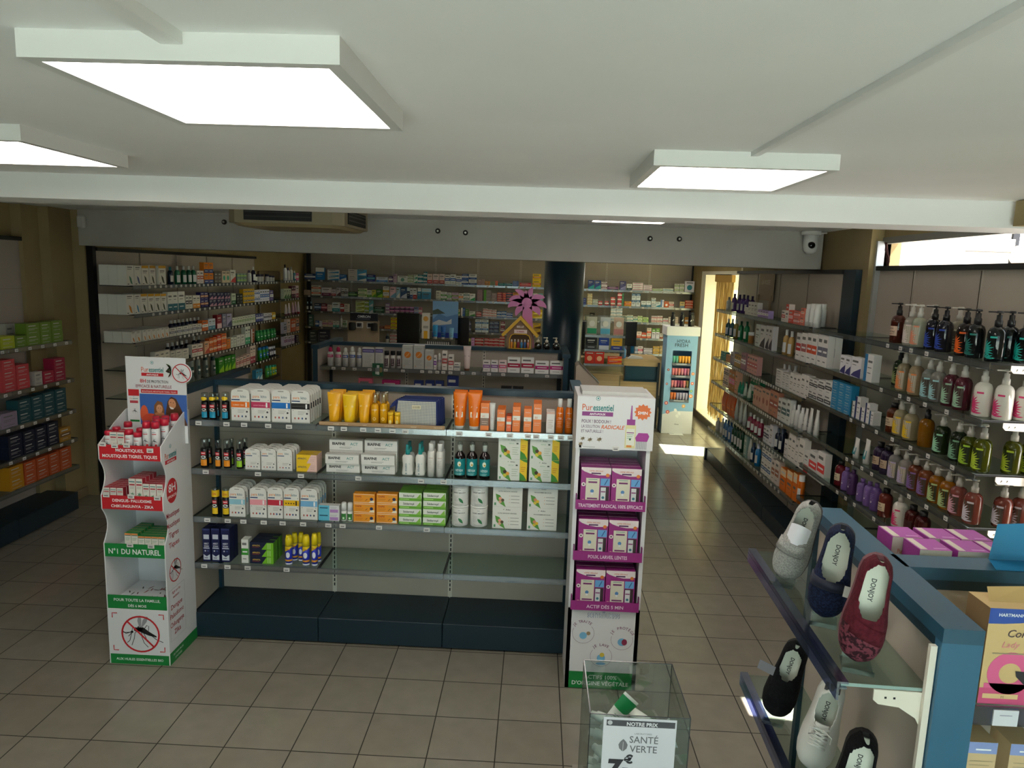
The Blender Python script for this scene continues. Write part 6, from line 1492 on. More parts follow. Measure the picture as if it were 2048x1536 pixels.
for sx, sz in ((1, 1), (-1, 1), (1, -1), (-1, -1)):
    cx, cz = .178 - sx * .155, .205 + sz * .118; m.stroke([(cx + sx * .03, cz), (cx, cz), (cx, cz - sz * .03)], .006, RED, -.001)
m.build('front_panel', dl)
# curved side panels
def side_outline():
    P = [(0, 0), (0, .435)]
    P += [(0.0, .62), (0.0, .675), (0, .755)]
    for a in range(1, 8): t = a / 8; P.append((.045 * math.sin(math.pi * t), .755 + .21 * t))
    P += [(0, .965), (0, 1.048)]
    for a in range(1, 8): t = a / 8; P.append((.045 * math.sin(math.pi * t), 1.048 + .214 * t))
    P += [(0, 1.262), (0, 1.348), (.16, 1.44), (.29, 1.50), (DD, 1.50), (DD, 0)]
    return P
for nm, xx, sgn in (('side_panel', -.006, 0), ('side_panel', DW, 1)):
    q = MB(); q.prism(side_outline(), -.0, .006, CARD)      # local x=depth
    o = MB().add(q, T(xx + .006, 0, 0, rz=R(90)))
    if sgn:                                                       # printed outer face
        f = MB(); pur_logo(f, .10, 1.262, .05, .13, 'ANTI-PIQUE', RED); 
        f.disc(.10, 1.06, .062, RED, -.0008, 28, .075); f.text('8H', .10, 1.055, .07, '#fff', -.0014, 'c', .01, 0, .09); f.text('EFFICACITÉ', .10, 1.02, .022, '#fff', -.0014, 'c', .01, 0, .10)
        for i, t in enumerate(('Moustiques', 'Moustiques', 'Tigres', 'Tiques')): f.text(t, .10, .905 - i * .062, .046, '#b03040', -.001, 'c', .006, 0, .15)
        mosquito(f, .10, .57, .085, -.001); no_sign(f, .10, .565, .07, -.001)
        f.text('Agit sur les', .10, .43, .025, '#b03040', -.001, 'c', .004, 0, .1); f.text('vecteurs :', .10, .40, .025, '#b03040', -.001, 'c', .004, 0, .08)
        for i, t in enumerate(('Dengue', 'Paludisme', 'Chikungunya', 'Zika')): f.text(t, .10, .335 - i * .055, .044, '#b03040', -.001, 'c', .006, 0, .16)
        f.stroke([(.02, .46), (.20, .46), (.20, .14), (.02, .14), (.02, .46)], .0015, '#8a8a90', -.0008)
        f.rect(0, 0, DD, .075, GRN, -.0008); f.text('0% PARFUM DE', .1, .042, .018, '#e8eee8', -.0012, 'c', .01, 0, .13); f.text('SYNTHÈSE', .1, .015, .018, '#e8eee8', -.0012, 'c', .01, 0, .09)
        f.rect(0, 0.0, .001, .001, GRN, 0)
        o.add(f, T(DW + .0065, .0, 0, rz=R(90)))
    o.build(nm, dl)
MB().box(0, DD - .006, 0, DW, DD, 1.5, CARD).build('back_panel', dl)
q = MB()   # tropical leaves printed on the low shelf
rnd = random.Random(3)
for i in range(34): leaf(q, .178 + rnd.uniform(-.15, .15), .1 + rnd.uniform(-.08, .1), rnd.uniform(.02, .06), .008, rnd.uniform(0, 180), rnd.choice(['#5a1c20', '#a03030', '#3c3c30', '#8a2c28']), 0)
MB().add(q, Matrix.Translation((0, 0.02, .3775)) @ Matrix.Rotation(R(-90), 4, 'X')).build('shelf_print', dl)
# header board
hb = MB(); H0, H1, HY = 1.44, 1.825, .285
hb.box(.012, HY, 1.30, DW + .024, HY + .006, H1, CARD); a = -.001; f = MB(); cx = .19
pur_logo(f, .175, 1.735, .042, .135, 'ANTI-PIQUE', RED)
f.text('8H', .115, 1.668, .032, RED, -.001, 'c', .015); f.text('DE PROTECTION', .205, 1.668, .024, '#3a3036', -.001, 'c', .012, 0, .13); f.text('EFFICACE & NATURELLE', .18, 1.638, .025, '#8a2c44', -.001, 'c', .012, 0, .22)
f.rect(.10, 1.605, .325, 1.628, RED, -.0008); f.text('MOUSTIQUES, MOUSTIQUES TIGRES, TIQUES', .212, 1.611, .013, '#f4d8d8', -.0014, 'c', .01, 0, .21)
px0, px1, pz0, pz1 = .09, .38, 1.41, 1.60
f.rect(px0, pz0, px1, pz1, M('#3c68b4', .5), -.0006)
f.disc(.115, 1.475, .025, '#e0603a', -.0012, 14, .055); f.disc(.155, 1.44, .055, '#d85034', -.0013, 16, .04)                  # foreground sleeve and hand
f.poly([(.24, -.0012, 1.41), (.25, -.0012, 1.5), (.262, -.0012, 1.56), (.285, -.0012, 1.588), (.315, -.0012, 1.575), (.345, -.0012, 1.51), (.378, -.0012, 1.42), (.378, -.0012, 1.41)], '#5a3820')   # long hair
f.disc(.29, 1.545, .023, '#d09068', -.0016, 14, .031, R(12)); f.poly([(.27, -.0018, 1.528), (.30, -.0018, 1.518), (.296, -.0018, 1.51), (.28, -.0018, 1.511)], '#f4ece4'); f.disc(.281, 1.552, .003, '#3a2418', -.0018, 6); f.disc(.298, 1.550, .003, '#3a2418', -.0018, 6)
f.poly([(.175, -.0014, 1.46), (.178, -.0014, 1.53), (.2, -.0014, 1.56), (.228, -.0014, 1.55), (.24, -.0014, 1.5), (.235, -.0014, 1.46)], '#8a5a34'); f.disc(.21, 1.51, .020, '#dca078', -.0017, 12, .027); f.disc(.21, 1.478, .03, '#c88458', -.0015, 12, .012); f.disc(.2, 1.45, .045, '#c07a50', -.0016, 14, .025, R(20)); f.disc(.203, 1.515, .0026, '#3a2418', -.0019, 6); f.disc(.218, 1.515, .0026, '#3a2418', -.0019, 6)
f.poly([(.24, -.0016, 1.41), (.25, -.0016, 1.46), (.29, -.0016, 1.47), (.30, -.0016, 1.41)], '#b8bcd8')
f.rect(.025, 1.43, .085, 1.60, '#e2e0e0', -.002); f.rect(.022, 1.585, .088, 1.625, RED, -.0022); f.rect(.03, 1.54, .08, 1.556, '#b8404a', -.0024); mosquito(f, .056, 1.49, .022, -.0026); f.rect(.026, 1.425, .084, 1.437, GRN, -.0024); pur_logo(f, .055, 1.565, .011, .05, None, RED, -.0026)
hb.add(f, T(0, HY, 0)); hb.build('header_board', dl)
rb = MB().lathe([(.062, 0), (.062, .005)], CARD, 30); rd = MB().add(rb, T(.36, HY - .006, 1.735, rx=R(90))); f = MB(); mosquito(f, .36, 1.728, .042, 0); no_sign(f, .36, 1.735, .058, 0)
for i in range(10): leaf(f, .295, 1.735 + (i % 4) * .012, .035, .009, 100 + i * 17, ['#3a5a30', '#2c2c28', '#5a3830'][i % 3], .004)
rd.add(f, T(0, HY - .0125, 0)); rd.build('round_sign', dl)
def tagat(parent, pts, y=-.004):
    for x, z in pts: add_tags(parent, [x], y, z, 1.0)
tagat(dl, [(.025, 1.352), (.095, 1.345), (.165, 1.350), (.30, 1.325), (.03, 1.05), (.175, 1.048), (.33, 1.044), (.155, .752), (.28, .750)])
# sprays, bottles and boxes standing on this display
def S_pspray(h, r=.0235):
    m = MB().lathe([(r, 0), (r, h * .74), (r * .85, h * .8)], M('#dcdcdc', .3), 16, 0, r); f = MB(); f.rect(-r * .6, h * .62, r * .6, h * .645, '#b8404a'); mosquito(f, 0, h * .42, r * .9, -.0003); f.disc(r * .45, h * .3, r * .28, RED, -.0003, 8); f.rect(-r * .8, h * .14, r * .8, h * .2, '#c86068'); f.rect(-r * .5, h * .68, r * .5, h * .69, '#3a7a7c'); m.add(wrap(f, r, r))
    return [('mosquito_spray', m), ('cap', MB().lathe([(r * .98, h * .8), (r * .98, h * .93), (r * .85, h)], M('#c4203a', .3), 16, 0, r))]
def S_pbox(w, h, d, col, mark):
    m = MB().box(-w / 2, 0, 0, w / 2, d, h, M('#dedad2', .45), None, M(col, .4), M(col, .4)); f = m; e = -.0005
    f.rect(-w * .42, h * .86, w * .42, h * .9, '#3a7a7c', e)
    if mark == 'm': f.rect(-w * .4, h * .74, w * .4, h * .8, '#b8404a', e); lines(f, -w * .35, w * .35, h * .68, 2, h * .05, h * .012); [leaf(f, 0, h * .4, w * .36, w * .12, a, '#2c8050', e) for a in (20, 80, 140, 200, 260, 330)]; f.disc(w * .25, h * .3, w * .13, RED, e * 2, 8); f.rect(-w * .4, h * .1, w * .4, h * .16, '#b8404a', e)
    else: f.rect(-w / 2, h * .88, w / 2, h, '#e08c50', e * .6); lines(f, -w * .38, w * .38, h * .75, 3, h * .06, h * .015, '#3a8a5a'); f.disc(0, h * .32, w * .26, '#2c6cc0', e, 12); f.disc(w * .05, h * .36, w * .12, '#e8e8e8', e * 2, 8); f.rect(-w / 2, h * .08, w / 2, h * .1, '#3a9a5a', e); f.rect(-w / 2, 0, w / 2, h * .03, GRN, e)
    return [('remedy_box', m)]
_pm = {}
def put(key, parts, loc, rz, label, cat, group=None):
    if key not in _pm: _pm[key] = [(n, mb.mesh(n)) for n, mb in parts()]
    root = None
    for n, me in _pm[key]:
        o = bpy.data.objects.new(n, me); COL.objects.link(o)
        if root is None: root = o; o.location = loc; o.rotation_euler = (0, 0, rz)
        else: o.parent = root
    return tag(root, label, cat, group)
X0, Y0 = -2.352, .015
gsp = 'red capped sprays on the mosquito display'
for i, (x, y, h) in enumerate(((.035, .02, .135), (.04, .09, .14), (.075, .15, .16), (.155, .02, .145), (.195, .07, .145), (.205, .02, .13), (.235, .09, .15), (.255, .028, .195), (.307, .028, .195), (.285, .09, .20), (.325, .095, .20), (.245, .155, .20), (.30, .155, .205), (.332, .20, .21))):
    put(('psp', h), lambda h=h: S_pspray(h), (X0 + x - 0, Y0 + y, 1.289), 0, 'white spray with red cap, %s from left, top tray of mosquito display' % ordinal(i), 'spray can', gsp)
for i, (x, y) in enumerate(((.075, .02), (.118, .02), (.10, .07))): put('pbr', lambda: S_pbox(.041, .13, .04, '#c83240', 'm'), (X0 + x, Y0 + y, 1.289), 0, 'white and red remedy box, %s on top tray of mosquito display' % ordinal(i), 'box', 'boxes on the top tray of the mosquito display')
for i in range(3):
    for k in range(5): put('pbs', lambda: S_pbox(.036, .098, .034, '#b83040', 'm'), (X0 + .022 + i * .040, Y0 + .012 + k * .037, .992), 0, 'small red sided remedy box, column %s, %s from front, second tray' % (['one', 'two', 'three'][i], ordinal(k)), 'box', 'small remedy boxes on the second tray')
for i in range(2):
    for k in range(4): put('pbt', lambda: S_pbox(.039, .158, .036, '#b83040', 'm'), (X0 + .175 + i * .042, Y0 + .012 + k * .04, .992), 0, 'tallest red sided remedy box, %s column, %s from front, second tray' % (['left', 'right'][i], ordinal(k)), 'box', 'tall remedy boxes on the second tray')
for i in range(3):
    for k in range(5): put('pbm', lambda: S_pbox(.037, .13, .034, '#b83040', 'm'), (X0 + .257 + i * .040, Y0 + .012 + k * .037, .992), 0, 'medium red sided remedy box, %s column, %s from front, second tray' % (['left', 'middle', 'right'][i], ordinal(k)), 'box', 'medium remedy boxes on the second tray')
for i in range(6):
    for k in range(5): put(('pbg', i < 2), lambda i=i: S_pbox(.038, .115 if i < 2 else .10, .034, GRN, 'g'), (X0 + .135 + i * .040, Y0 + .012 + k * .037, .703), 0, 'green topped remedy box, column %s from left, %s from front, third tray' % (ordinal(i), ordinal(k)), 'box', 'green remedy boxes on the third tray')
# ---- anti lice display on the right of the gondola
dr = empty('floor_display', 'tall white and magenta cardboard lice treatment display on the right', 'display stand', (.375, .004, 0))
W2, D2 = .405, .33
m = MB(); m.box(-.008, -.018, 1.448, W2 + .012, D2, 1.742, CARD); f = MB()
pur_logo(f, .105, 1.665, .05, .17, 'ANTI-POUX', '#8c3c84')
f.text('POUX ! BODOUH !', .02, 1.595, .026, '#5a2c5c', -.001, 'l', .012, 0, .16); f.text('LA SOLUTION', .02, 1.567, .024, '#5a2c5c', -.001, 'l', .004, 0, .10); f.text('RADICALE', .128, 1.564, .030, '#d8642c', -.001, 'l', .02, .3, .13); f.text('ET NATURELLE !', .02, 1.54, .024, '#5a2c5c', -.001, 'l', .004, 0, .12)
f.poly([(.284, -.001, 1.62), (.298, -.001, 1.62), (.294, -.001, 1.70), (.288, -.001, 1.70)], '#a85ca0'); f.rect(.268, 1.59, .314, 1.622, '#983c90', -.001); f.rect(.262, 1.46, .320, 1.59, '#ded8a4', -.0012); f.rect(.268, 1.475, .314, 1.57, '#e6e8dc', -.0016); f.rect(.27, 1.545, .31, 1.55, '#8c3c84', -.002); lines(f, .272, .308, 1.535, 3, .010, .003, '#8ab0a0', -.002); f.disc(.29, 1.51, .006, '#3a6a4a', -.002, 8); f.rect(.272, 1.465, .30, 1.477, '#e08a3c', -.002)
f.poly([(.318, -.0012, 1.52), (.335, -.0012, 1.548), (.385, -.0012, 1.548), (.395, -.0012, 1.53), (.385, -.0012, 1.50), (.325, -.0012, 1.50)], '#a83c98')
for i in range(12): f.rect(.325 + i * .005, 1.455, .3275 + i * .005, 1.50, '#9a9aa0', -.001)
P = []
for i in range(24): a = 2 * math.pi * i / 24; rr = .036 if i % 2 else .046; P.append((.352 + rr * math.cos(a) * 1.05, -.001, 1.665 + rr * math.sin(a)))
f.poly(P, '#e0743c'); f.text('5MIN', .352, 1.652, .024, '#fff', -.0016, 'c', .02, 0, .06)
for x, z, s in ((.03, 1.505, .011), (.07, 1.50, .012), (.122, 1.503, .013), (.02, 1.475, .011)): f.disc(x, z, s, '#8a7a60', -.001, 10, s * .7, .4); f.disc(x + s * .3, z + s * .3, s * .35, '#5a4a38', -.0014, 8); [f.stroke([(x, z), (x + s * 1.5 * math.cos(a), z + s * 1.3 * math.sin(a))], .0012, '#5a4a38', -.0008) for a in (.4, 1.3, 2.4, 3.6, 4.7, 5.6)]
f.rect(.012, 1.452, .024, 1.47, '#3a9aa0'); lines(f, .035, .10, 1.458, 1, .01, .002)
m.add(f, T(0, -.018, 0)); m.build('header_box', dr)
bb = MB()
for x0 in (-.004, W2 - .018): bb.box(x0, 0, 0, x0 + .022, D2, 1.45, CARD)
bb.box(-.004, D2 - .005, 0, W2 + .004, D2, 1.45, CARD); bb.build('cabinet', dr)
m = MB().box(-.004, 0, .105, W2 + .004, .006, .50, CARD); m.box(-.004, 0, 0, W2 + .004, .006, .105, M(GRN, .45)); f = m
f.text('ACTIFS 100%', W2 / 2, .062, .034, '#eef2ee', -.001, 'c', .012, 0, .20); f.text("D'ORIGINE VÉGÉTALE", W2 / 2, .022, .034, '#eef2ee', -.001, 'c', .012, 0, .33)
f.text('LES', W2 / 2, .475, .012, '#3a6aa8', -.001, 'c', .02); f.text('SCHTROUMPFS', W2 / 2, .445, .038, '#2a4a80', -.001, 'c', .05, 0, .185); f.text('SCHTROUMPFS', W2 / 2, .4455, .038, '#e8eef4', -.0016, 'c', .02, 0, .18)
for x, z, t, a0, a1 in ((.09, .345, 'JE TRAITE', 140, 55), (.315, .315, 'JE PROTÈGE', 150, 30), (.2, .205, 'JE LAVE', 130, 60)):
    f.ringd(x, z, .062, .0015, '#7a3c68', -.001, 36, a1 - 360 + 5, a0 - 5 - (a0 - a1) + 0 - 0 + 0) if False else f.ringd(x, z, .062, .0015, '#7a3c68', -.001, 36, a0 + 12 - 360, a1 - 12); f.arctext(t, x, z, .065, .023, '#7a3c68', -.001, a0, a1)
f.disc(.09, .33, .022, '#7ab8dc', -.001, 14); f.disc(.12, .345, .012, '#a08868', -.0012, 10); f.disc(.315, .30, .024, '#7ab8dc', -.001, 14); f.disc(.33, .30, .016, '#8c2c4c', -.0014, 12, .02); f.disc(.2, .195, .024, '#7ab8dc', -.001, 14); f.disc(.2, .16, .03, '#6aaad8', -.0012, 12, .008); f.disc(.205, .215, .014, '#d8c048', -.0014, 10)
m.build('front_panel', dr)
for z, t in ((1.10, 'TRAITEMENT RADICAL 100% EFFICACE'), (.80, 'POUX, LARVES, LENTES'), (.50, 'ACTIF DÈS 5 MIN')):
    m = MB().box(.008, -.028, z, W2 - .008, -.022, z + .055, M(PLUM, .45)).box(.012, -.022, z, W2 - .012, D2 - .01, z + .006, M(PLUM, .5)).box(.008, -.022, z, .014, .10, z + .085, M('#7a2468', .5)).box(W2 - .014, -.022, z, W2 - .008, .10, z + .085, M('#7a2468', .5)); m.text(t, W2 / 2, z + .015, .028, '#f0dcec', -.029, 'c', .015, 0, .36 if len(t) > 22 else .22); m.build('magenta_tray', dr)
add_tags(dr, [.215], -.0205, 1.455)
q = MB().box(.02, .04, 1.742, W2 - .02, .26, 1.762, M('#c8c8c4', .6)); tag(MB().add(q).build('flattened_carton', None, (.375, .004, 0)), 'flattened white carton lying on top of the lice treatment display', 'carton')
def S_lice():
    w, h, d = .165, .235, .055; x = w / 2; m = MB(); P = M(PLUM, .4); m.box(-x, 0, 0, x, d, h, P, P); e = -.0006
    m.poly([(-x, e, h)] + [(-x + w * t, e, h * (1 - .17 * math.sin(math.pi * min(1, t * .6 + .1)) - (.02 if t > 0 else 0))) for t in (0, .1, .25, .4, .6, .8, 1)] + [(x, e, h)], '#e8dcdc')
    m.text('OFFRE SPÉCIALE', 0, h * .90, h * .045, '#d06a3c', e * 2, 'c', .012, 0, w * .5); m.rect(-w * .16, h * .84, w * .16, h * .875, '#5a3060', e * 2); m.disc(x * .78, h * .82, h * .045, '#e08038', e * 2, 10)
    m.rect(-x * .66, h * .05, x * .26, h * .74, '#dcd8c4', e); m.rect(-x * .5, h * .62, x * .1, h * .66, '#7a2c6c', e * 2); lines(m, -x * .5, x * .1, h * .7, 1, .01, .003, '#3a8a88', e * 2)
    m.disc(-x * .22, h * .42, h * .045, '#5a8ac0', e * 2, 10); m.disc(-x * .22, h * .36, h * .03, '#e8e8e8', e * 3, 8); m.rect(-x * .55, h * .22, x * .15, h * .255, '#7a2c6c', e * 2); m.rect(-x * .66, h * .13, x * .26, h * .16, '#e0a878', e * 2); m.disc(-x * .82, h * .58, h * .05, '#e8dcdc', e, 12); m.disc(-x * .82, h * .58, h * .02, '#3a2c2c', e * 2, 8); m.disc(-x * .8, h * .17, h * .045, '#e8b8a8', e, 12)
    m.rect(x * .32, h * .56, x * .94, h * .74, '#6aa8dc', e); m.stroke([(x * .6, h * .58), (x * .8, h * .72)], .004, '#2a4a8c', e * 2); m.rect(x * .32, h * .04, x * .92, h * .54, '#3c2c30', e); m.rect(x * .36, h * .05, x * .70, h * .52, '#d8dadc', e * 2); m.rect(x * .38, h * .40, x * .68, h * .43, '#8a4a78', e * 3); m.disc(x * .53, h * .27, h * .035, '#3a7a8a', e * 3, 8)
    return [('lice_kit', m)]
rows = ['top', 'middle', 'bottom']
for r_, z in enumerate((1.106, .806, .506)):
    for c_ in range(2):
        for k in range(4): put('lice', S_lice, (.375 + .115 + c_ * .17, -.012 + k * .06, z + .0005), 0, 'magenta lice kit, %s column, %s, %s tray of tall display' % (['left', 'right'][c_], 'frontmost' if k == 0 else '%s behind' % ordinal(k - 1), rows[r_]), 'box', 'lice treatment kits in the %s tray' % rows[r_])
# ---------------------------------------------------------------- toiletry pouches and kraft strip on the front gondola
def gingham():
    m = bpy.data.materials.new('gingham_cloth'); m.use_nodes = True; nt = m.node_tree; N = nt.nodes; L = nt.links; b = N['Principled BSDF']; b.inputs['Roughness'].default_value = .9
    tc = N.new('ShaderNodeTexCoord'); sp = N.new('ShaderNodeSeparateXYZ'); L.new(tc.outputs['Object'], sp.inputs[0]); outs = []
    for ax in ('X', 'Z'):
        a = N.new('ShaderNodeMath'); a.operation = 'MULTIPLY'; a.inputs[1].default_value = 105; L.new(sp.outputs[ax], a.inputs[0]); c = N.new('ShaderNodeMath'); c.operation = 'FRACT'; L.new(a.outputs[0], c.inputs[0]); g = N.new('ShaderNodeMath'); g.operation = 'GREATER_THAN'; g.inputs[1].default_value = .5; L.new(c.outputs[0], g.inputs[0]); outs.append(g)
    s = N.new('ShaderNodeMath'); s.operation = 'ADD'; L.new(outs[0].outputs[0], s.inputs[0]); L.new(outs[1].outputs[0], s.inputs[1]); h = N.new('ShaderNodeMath'); h.operation = 'MULTIPLY'; h.inputs[1].default_value = .5; L.new(s.outputs[0], h.inputs[0])
    cr = N.new('ShaderNodeValToRGB'); cr.color_ramp.elements[0].color = lin('#dedacb'); cr.color_ramp.elements[1].color = lin('#6a7684'); L.new(h.outputs[0], cr.inputs[0]); L.new(cr.outputs[0], b.inputs['Base Color']); return m
GING = gingham(); NAVY = M('#1c2c66', .8)
def pouch_parts():
    w, h, d = .265, .165, .03; m = MB(); nx, nz = 10, 6
    def P(i, k, side):
        u = i / nx * 2 - 1; v = k / nz; fall = (1 - abs(u) ** 4) * (1 - (v * 2 - 1) ** 4); x = u * w / 2 * (1 - .07 * v); z = v * h - .004 * (1 - u * u) * (v > .9); return (x, (0.5 * d) * (1 + side * (.25 + .75 * fall)) , z)
    for side in (-1, 1):
        b = len(m.v)
        for k in range(nz + 1):
            for i in range(nx + 1): m.v.append(P(i, k, side))
        for k in range(nz):
            for i in range(nx):
                q = [b + k * (nx + 1) + i, b + k * (nx + 1) + i + 1, b + (k + 1) * (nx + 1) + i + 1, b + (k + 1) * (nx + 1) + i]; m.face(q if side < 0 else q[::-1], GING, True)
    t = MB(); pl = [P(0, k, 0) for k in range(nz + 1)] ; pr_ = [P(nx, k, 0) for k in range(nz + 1)]; tp = [P(i, nz, 0) for i in range(nx + 1)]
    for path, r in ((pl, .008), (pr_, .008), (tp, .006), ([P(i, 0, 0) for i in range(nx + 1)], .004)): t.tube(path, r, NAVY, 6)
    t.poly([(-w * .49, .006, h), (-w * .56, -.02, h * .86), (-w * .60, -.03, h * .7), (-w * .55, -.02, h * .72), (-w * .47, 0, h * .9)], NAVY)
    lb = MB().box(-.028, -.0035, h * .68, .028, -.001, h * .82, M('#dcd2b4', .7)); lb.text('LA ROSÉE', 0, h * .72, .014, '#3a3a36', -.004, 'c', .01, 0, .045)
    return [('toiletry_pouch', m), ('piping', t), ('zip_tape', MB().box(-w * .43, .010, h - .002, w * .43, .020, h + .004, M('#2a3a74', .7))), ('sewn_label', lb)]
for k in range(5): o = put('pouch', pouch_parts, (-.595 + .006 * k, .405 + k * .034, 1.4365), 0, 'navy and white gingham pouch, %s, top shelf of front gondola' % ('frontmost' if k == 0 else '%s behind' % ordinal(k - 1)), 'pouch', 'gingham toiletry pouches'); o.rotation_euler = (R(-6), 0, R(1.5 * (k % 3 - 1)))
m = MB().bbox(-1.185, .363, 1.432, -.41, .3735, 1.458, M('#b08e6a', .7), .002)
for i, t in enumerate(('CRÈME SOLAIRE', 'LAIT', 'LA ROSÉE', 'HUILE', 'TROUSSE')): m.text(t, -1.05 + i * .15, 1.441, .013, '#d8c4a8', .3622, 'c', .01)
tag(m.build('kraft_strip'), 'tan kraft display strip in front of the yellow sun creams', 'display strip')
# ---------------------------------------------------------------- things on top of the second gondola
pk = M('#d884b8', .6); YL = M('#e8b428', .5); BR = M('#8a6c50', .7)
hs = empty('sunscreen_house_display', 'little yellow roofed house display with six coloured bottles on the second gondola', 'display', (-.035, 3.33, 1.636))
m = MB(); m.prism([(-.13, 0), (-.13, .16), (-.14, .16), (0, .30), (.14, .16), (.13, .16), (.13, 0), (.105, 0), (.105, .10), (.09, .135), (.06, .15), (-.06, .15), (-.09, .135), (-.105, .10), (-.105, 0)], 0, .008, BR)
m.stroke([(-.105, 0), (-.105, .10), (-.09, .135), (-.06, .15), (.06, .15), (.09, .135), (.105, .10), (.105, 0)], .008, '#e8b428', -.001); m.text('BELLE', 0, .215, .028, '#f4e8dc', -.001, 'c', .02, 0, .09); m.rect(-.06, .158, .07, .195, '#f0d8d4', -.001); m.text('SUMMER', .005, .168, .02, '#c04c5c', -.0015, 'c', .02, 0, .1); m.build('front', hs)
q = MB().prism([(-.19, .14), (0, .335), (.19, .14), (.17, .12), (0, .295), (-.17, .12)], -.02, .10, YL); q.build('roof', hs); MB().box(-.13, 0, 0, .13, .11, .006, YL).box(-.13, .10, .006, .13, .108, .16, BR).build('base', hs)
for i, c in enumerate(('#e8963c', '#e0b83c', '#a83c50', '#4a9ad0', '#3c6cb0', '#e08c78')):
    def bt(c=c): r = .012; return [('serum_bottle', MB().lathe([(r, 0), (r, .055), (r * .5, .062)], M(c, .3), 10, 0, r)), ('cap', MB().lathe([(r * .6, .062), (r * .6, .082), (r * .4, .088)], M('#ece8e0', .4), 10, 0, r))]
    put(('ser', c), bt, (-.035 - .085 + i * .034, 3.345, 1.6425), 0, '%s serum bottle, %s from left inside the house display' % (cname(c), ordinal(i)), 'bottle', 'serum bottles in the house display')
def frond(m, cx, cz, a0, L, w, droop, y0, y1):
    top, bot = [], []
    for i in range(11):
        t = i / 10; a = a0 - droop * t * t; x = cx + sum(L / 10 * math.cos(R(a0 - droop * (j / 10) ** 2)) for j in range(i)); z = cz + sum(L / 10 * math.sin(R(a0 - droop * (j / 10) ** 2)) for j in range(i)); ww = w * math.sin(math.pi * min(1, .12 + .88 * t)) ** .8 / 2 + .002; nx, nz = -math.sin(R(a)), math.cos(R(a)); top.append((x + nx * ww, z + nz * ww)); bot.append((x - nx * ww, z - nz * ww))
    P = top + bot[::-1]
    b = len(m.v); n = len(top)
    for i in range(n - 1):
        m.prism([bot[i], bot[i + 1], top[i + 1], top[i]], y0, y1, pk)
pt = MB(); cx, cz = .02, 1.636 + .46
for a0, L, w, dr_ in ((75, .17, .06, 10), (115, .19, .06, 70 * -1), (150, .20, .07, -90), (175, .21, .075, -75), (35, .20, .07, 60), (8, .22, .07, 75), (-25, .19, .07, 60), (215, .18, .06, -60), (95, .13, .05, -10)): frond(pt, cx, cz, a0, L, w, dr_, 3.45, 3.462)
pt.prism([(cx - .04, cz - .02), (cx + .05, cz), (cx + .09, 1.64), (cx + .0, 1.64), (cx - .04, 1.75)], 3.45, 3.462, pk)
pt.prism([(cx + .055 * math.cos(i * .524), cz + .055 * math.sin(i * .524)) for i in range(12)], 3.449, 3.463, pk)
tag(pt.build('palm_cutout'), 'pink palm tree cut-out standing behind the little house display', 'palm cutout')
def pumpbot():
    r = .036; g = MB().lathe([(r, 0), (r, .045), (r * .8, .06), (r * .4, .07)], MG('tester_glass', '#8c8484', .2, .05), 16, 0, r); l = MB().lathe([(r * .9, .003), (r * .9, .035)], M('#4a3440', .3), 14, 0, r); p = MB().lathe([(r * .45, .07), (r * .45, .09), (r * .18, .092), (r * .18, .11), (r * .3, .112), (r * .28, .122)], M('#d8d0bc', .4), 12, 0, r).box(-.035, r - .005, .113, .0, r + .005, .12, M('#d8d0bc', .4))
    return [('tester_bottle', g), ('liquid', l), ('pump', p)]
for i, x in enumerate((.15, .238, .335)): put('pumpb', pumpbot, (x, 3.36, 1.6362), 0, 'small clear pump tester bottle, %s of three beside the house display' % ['leftmost', 'middle', 'rightmost'][i], 'bottle', 'pump testers on the second gondola')
t = MB().box(-.11, 0, 0, .11, .002, .14, M('#1c5c3c', .5)); t.rect(-.05, .02, -.02, .09, '#c8d0cc', -.001); t.rect(-.02, .015, .03, .12, '#dce0e0', -.001); t.disc(.06, .07, .03, '#c8a83c', -.001, 10); tag(t.build('leaflet', None, (-1.42, 3.052, 1.345)), 'small green leaflet clipped to the second gondola shelf', 'leaflet'); bpy.context.scene.objects['leaflet'].scale = (.5, 1, .9)
# cream stand with slanted top and black tablet beside the second gondola
st = empty('leaflet_stand', 'cream stand with a slanted leaflet top right of the second gondola', 'stand', (.50, 2.55, 0))
m = MB().prism([(0.0, 0), (.17, 0), (.20, 1.38), (.215, 1.43), (.03, 1.60), (0, 1.58)], 0, .25, M('#a89c8c', .6)); m.build('body', st)
q = MB(); q.poly([(.032, -.01, 1.603), (.218, -.01, 1.434), (.218, .26, 1.434), (.032, .26, 1.603)], M('#2a2024', .4)); q.poly([(.09, -.012, 1.552), (.219, -.012, 1.436), (.219, .06, 1.436), (.09, .06, 1.552)], '#b8c8cc'); q.poly([(.10, -.0125, 1.5425), (.14, -.0125, 1.506), (.14, .03, 1.508), (.10, .03, 1.545)], '#c05848'); q.build('leaflets', st)
tb = MB().bbox(0, 0, 0, .105, .008, .09, M('#22303c', .3), .01); tag(tb.build('tablet', None, (.43, 2.2, 1.40)), 'dark tablet screen leaning beside the slanted leaflet stand', 'tablet'); bpy.context.scene.objects['tablet'].rotation_euler = (R(-35), 0, 0)
MB().box(0, 0, 0, .13, .05, 1.40, M('#17394a', .4)).build('tablet_post', st, (-.075, -.30, 0))
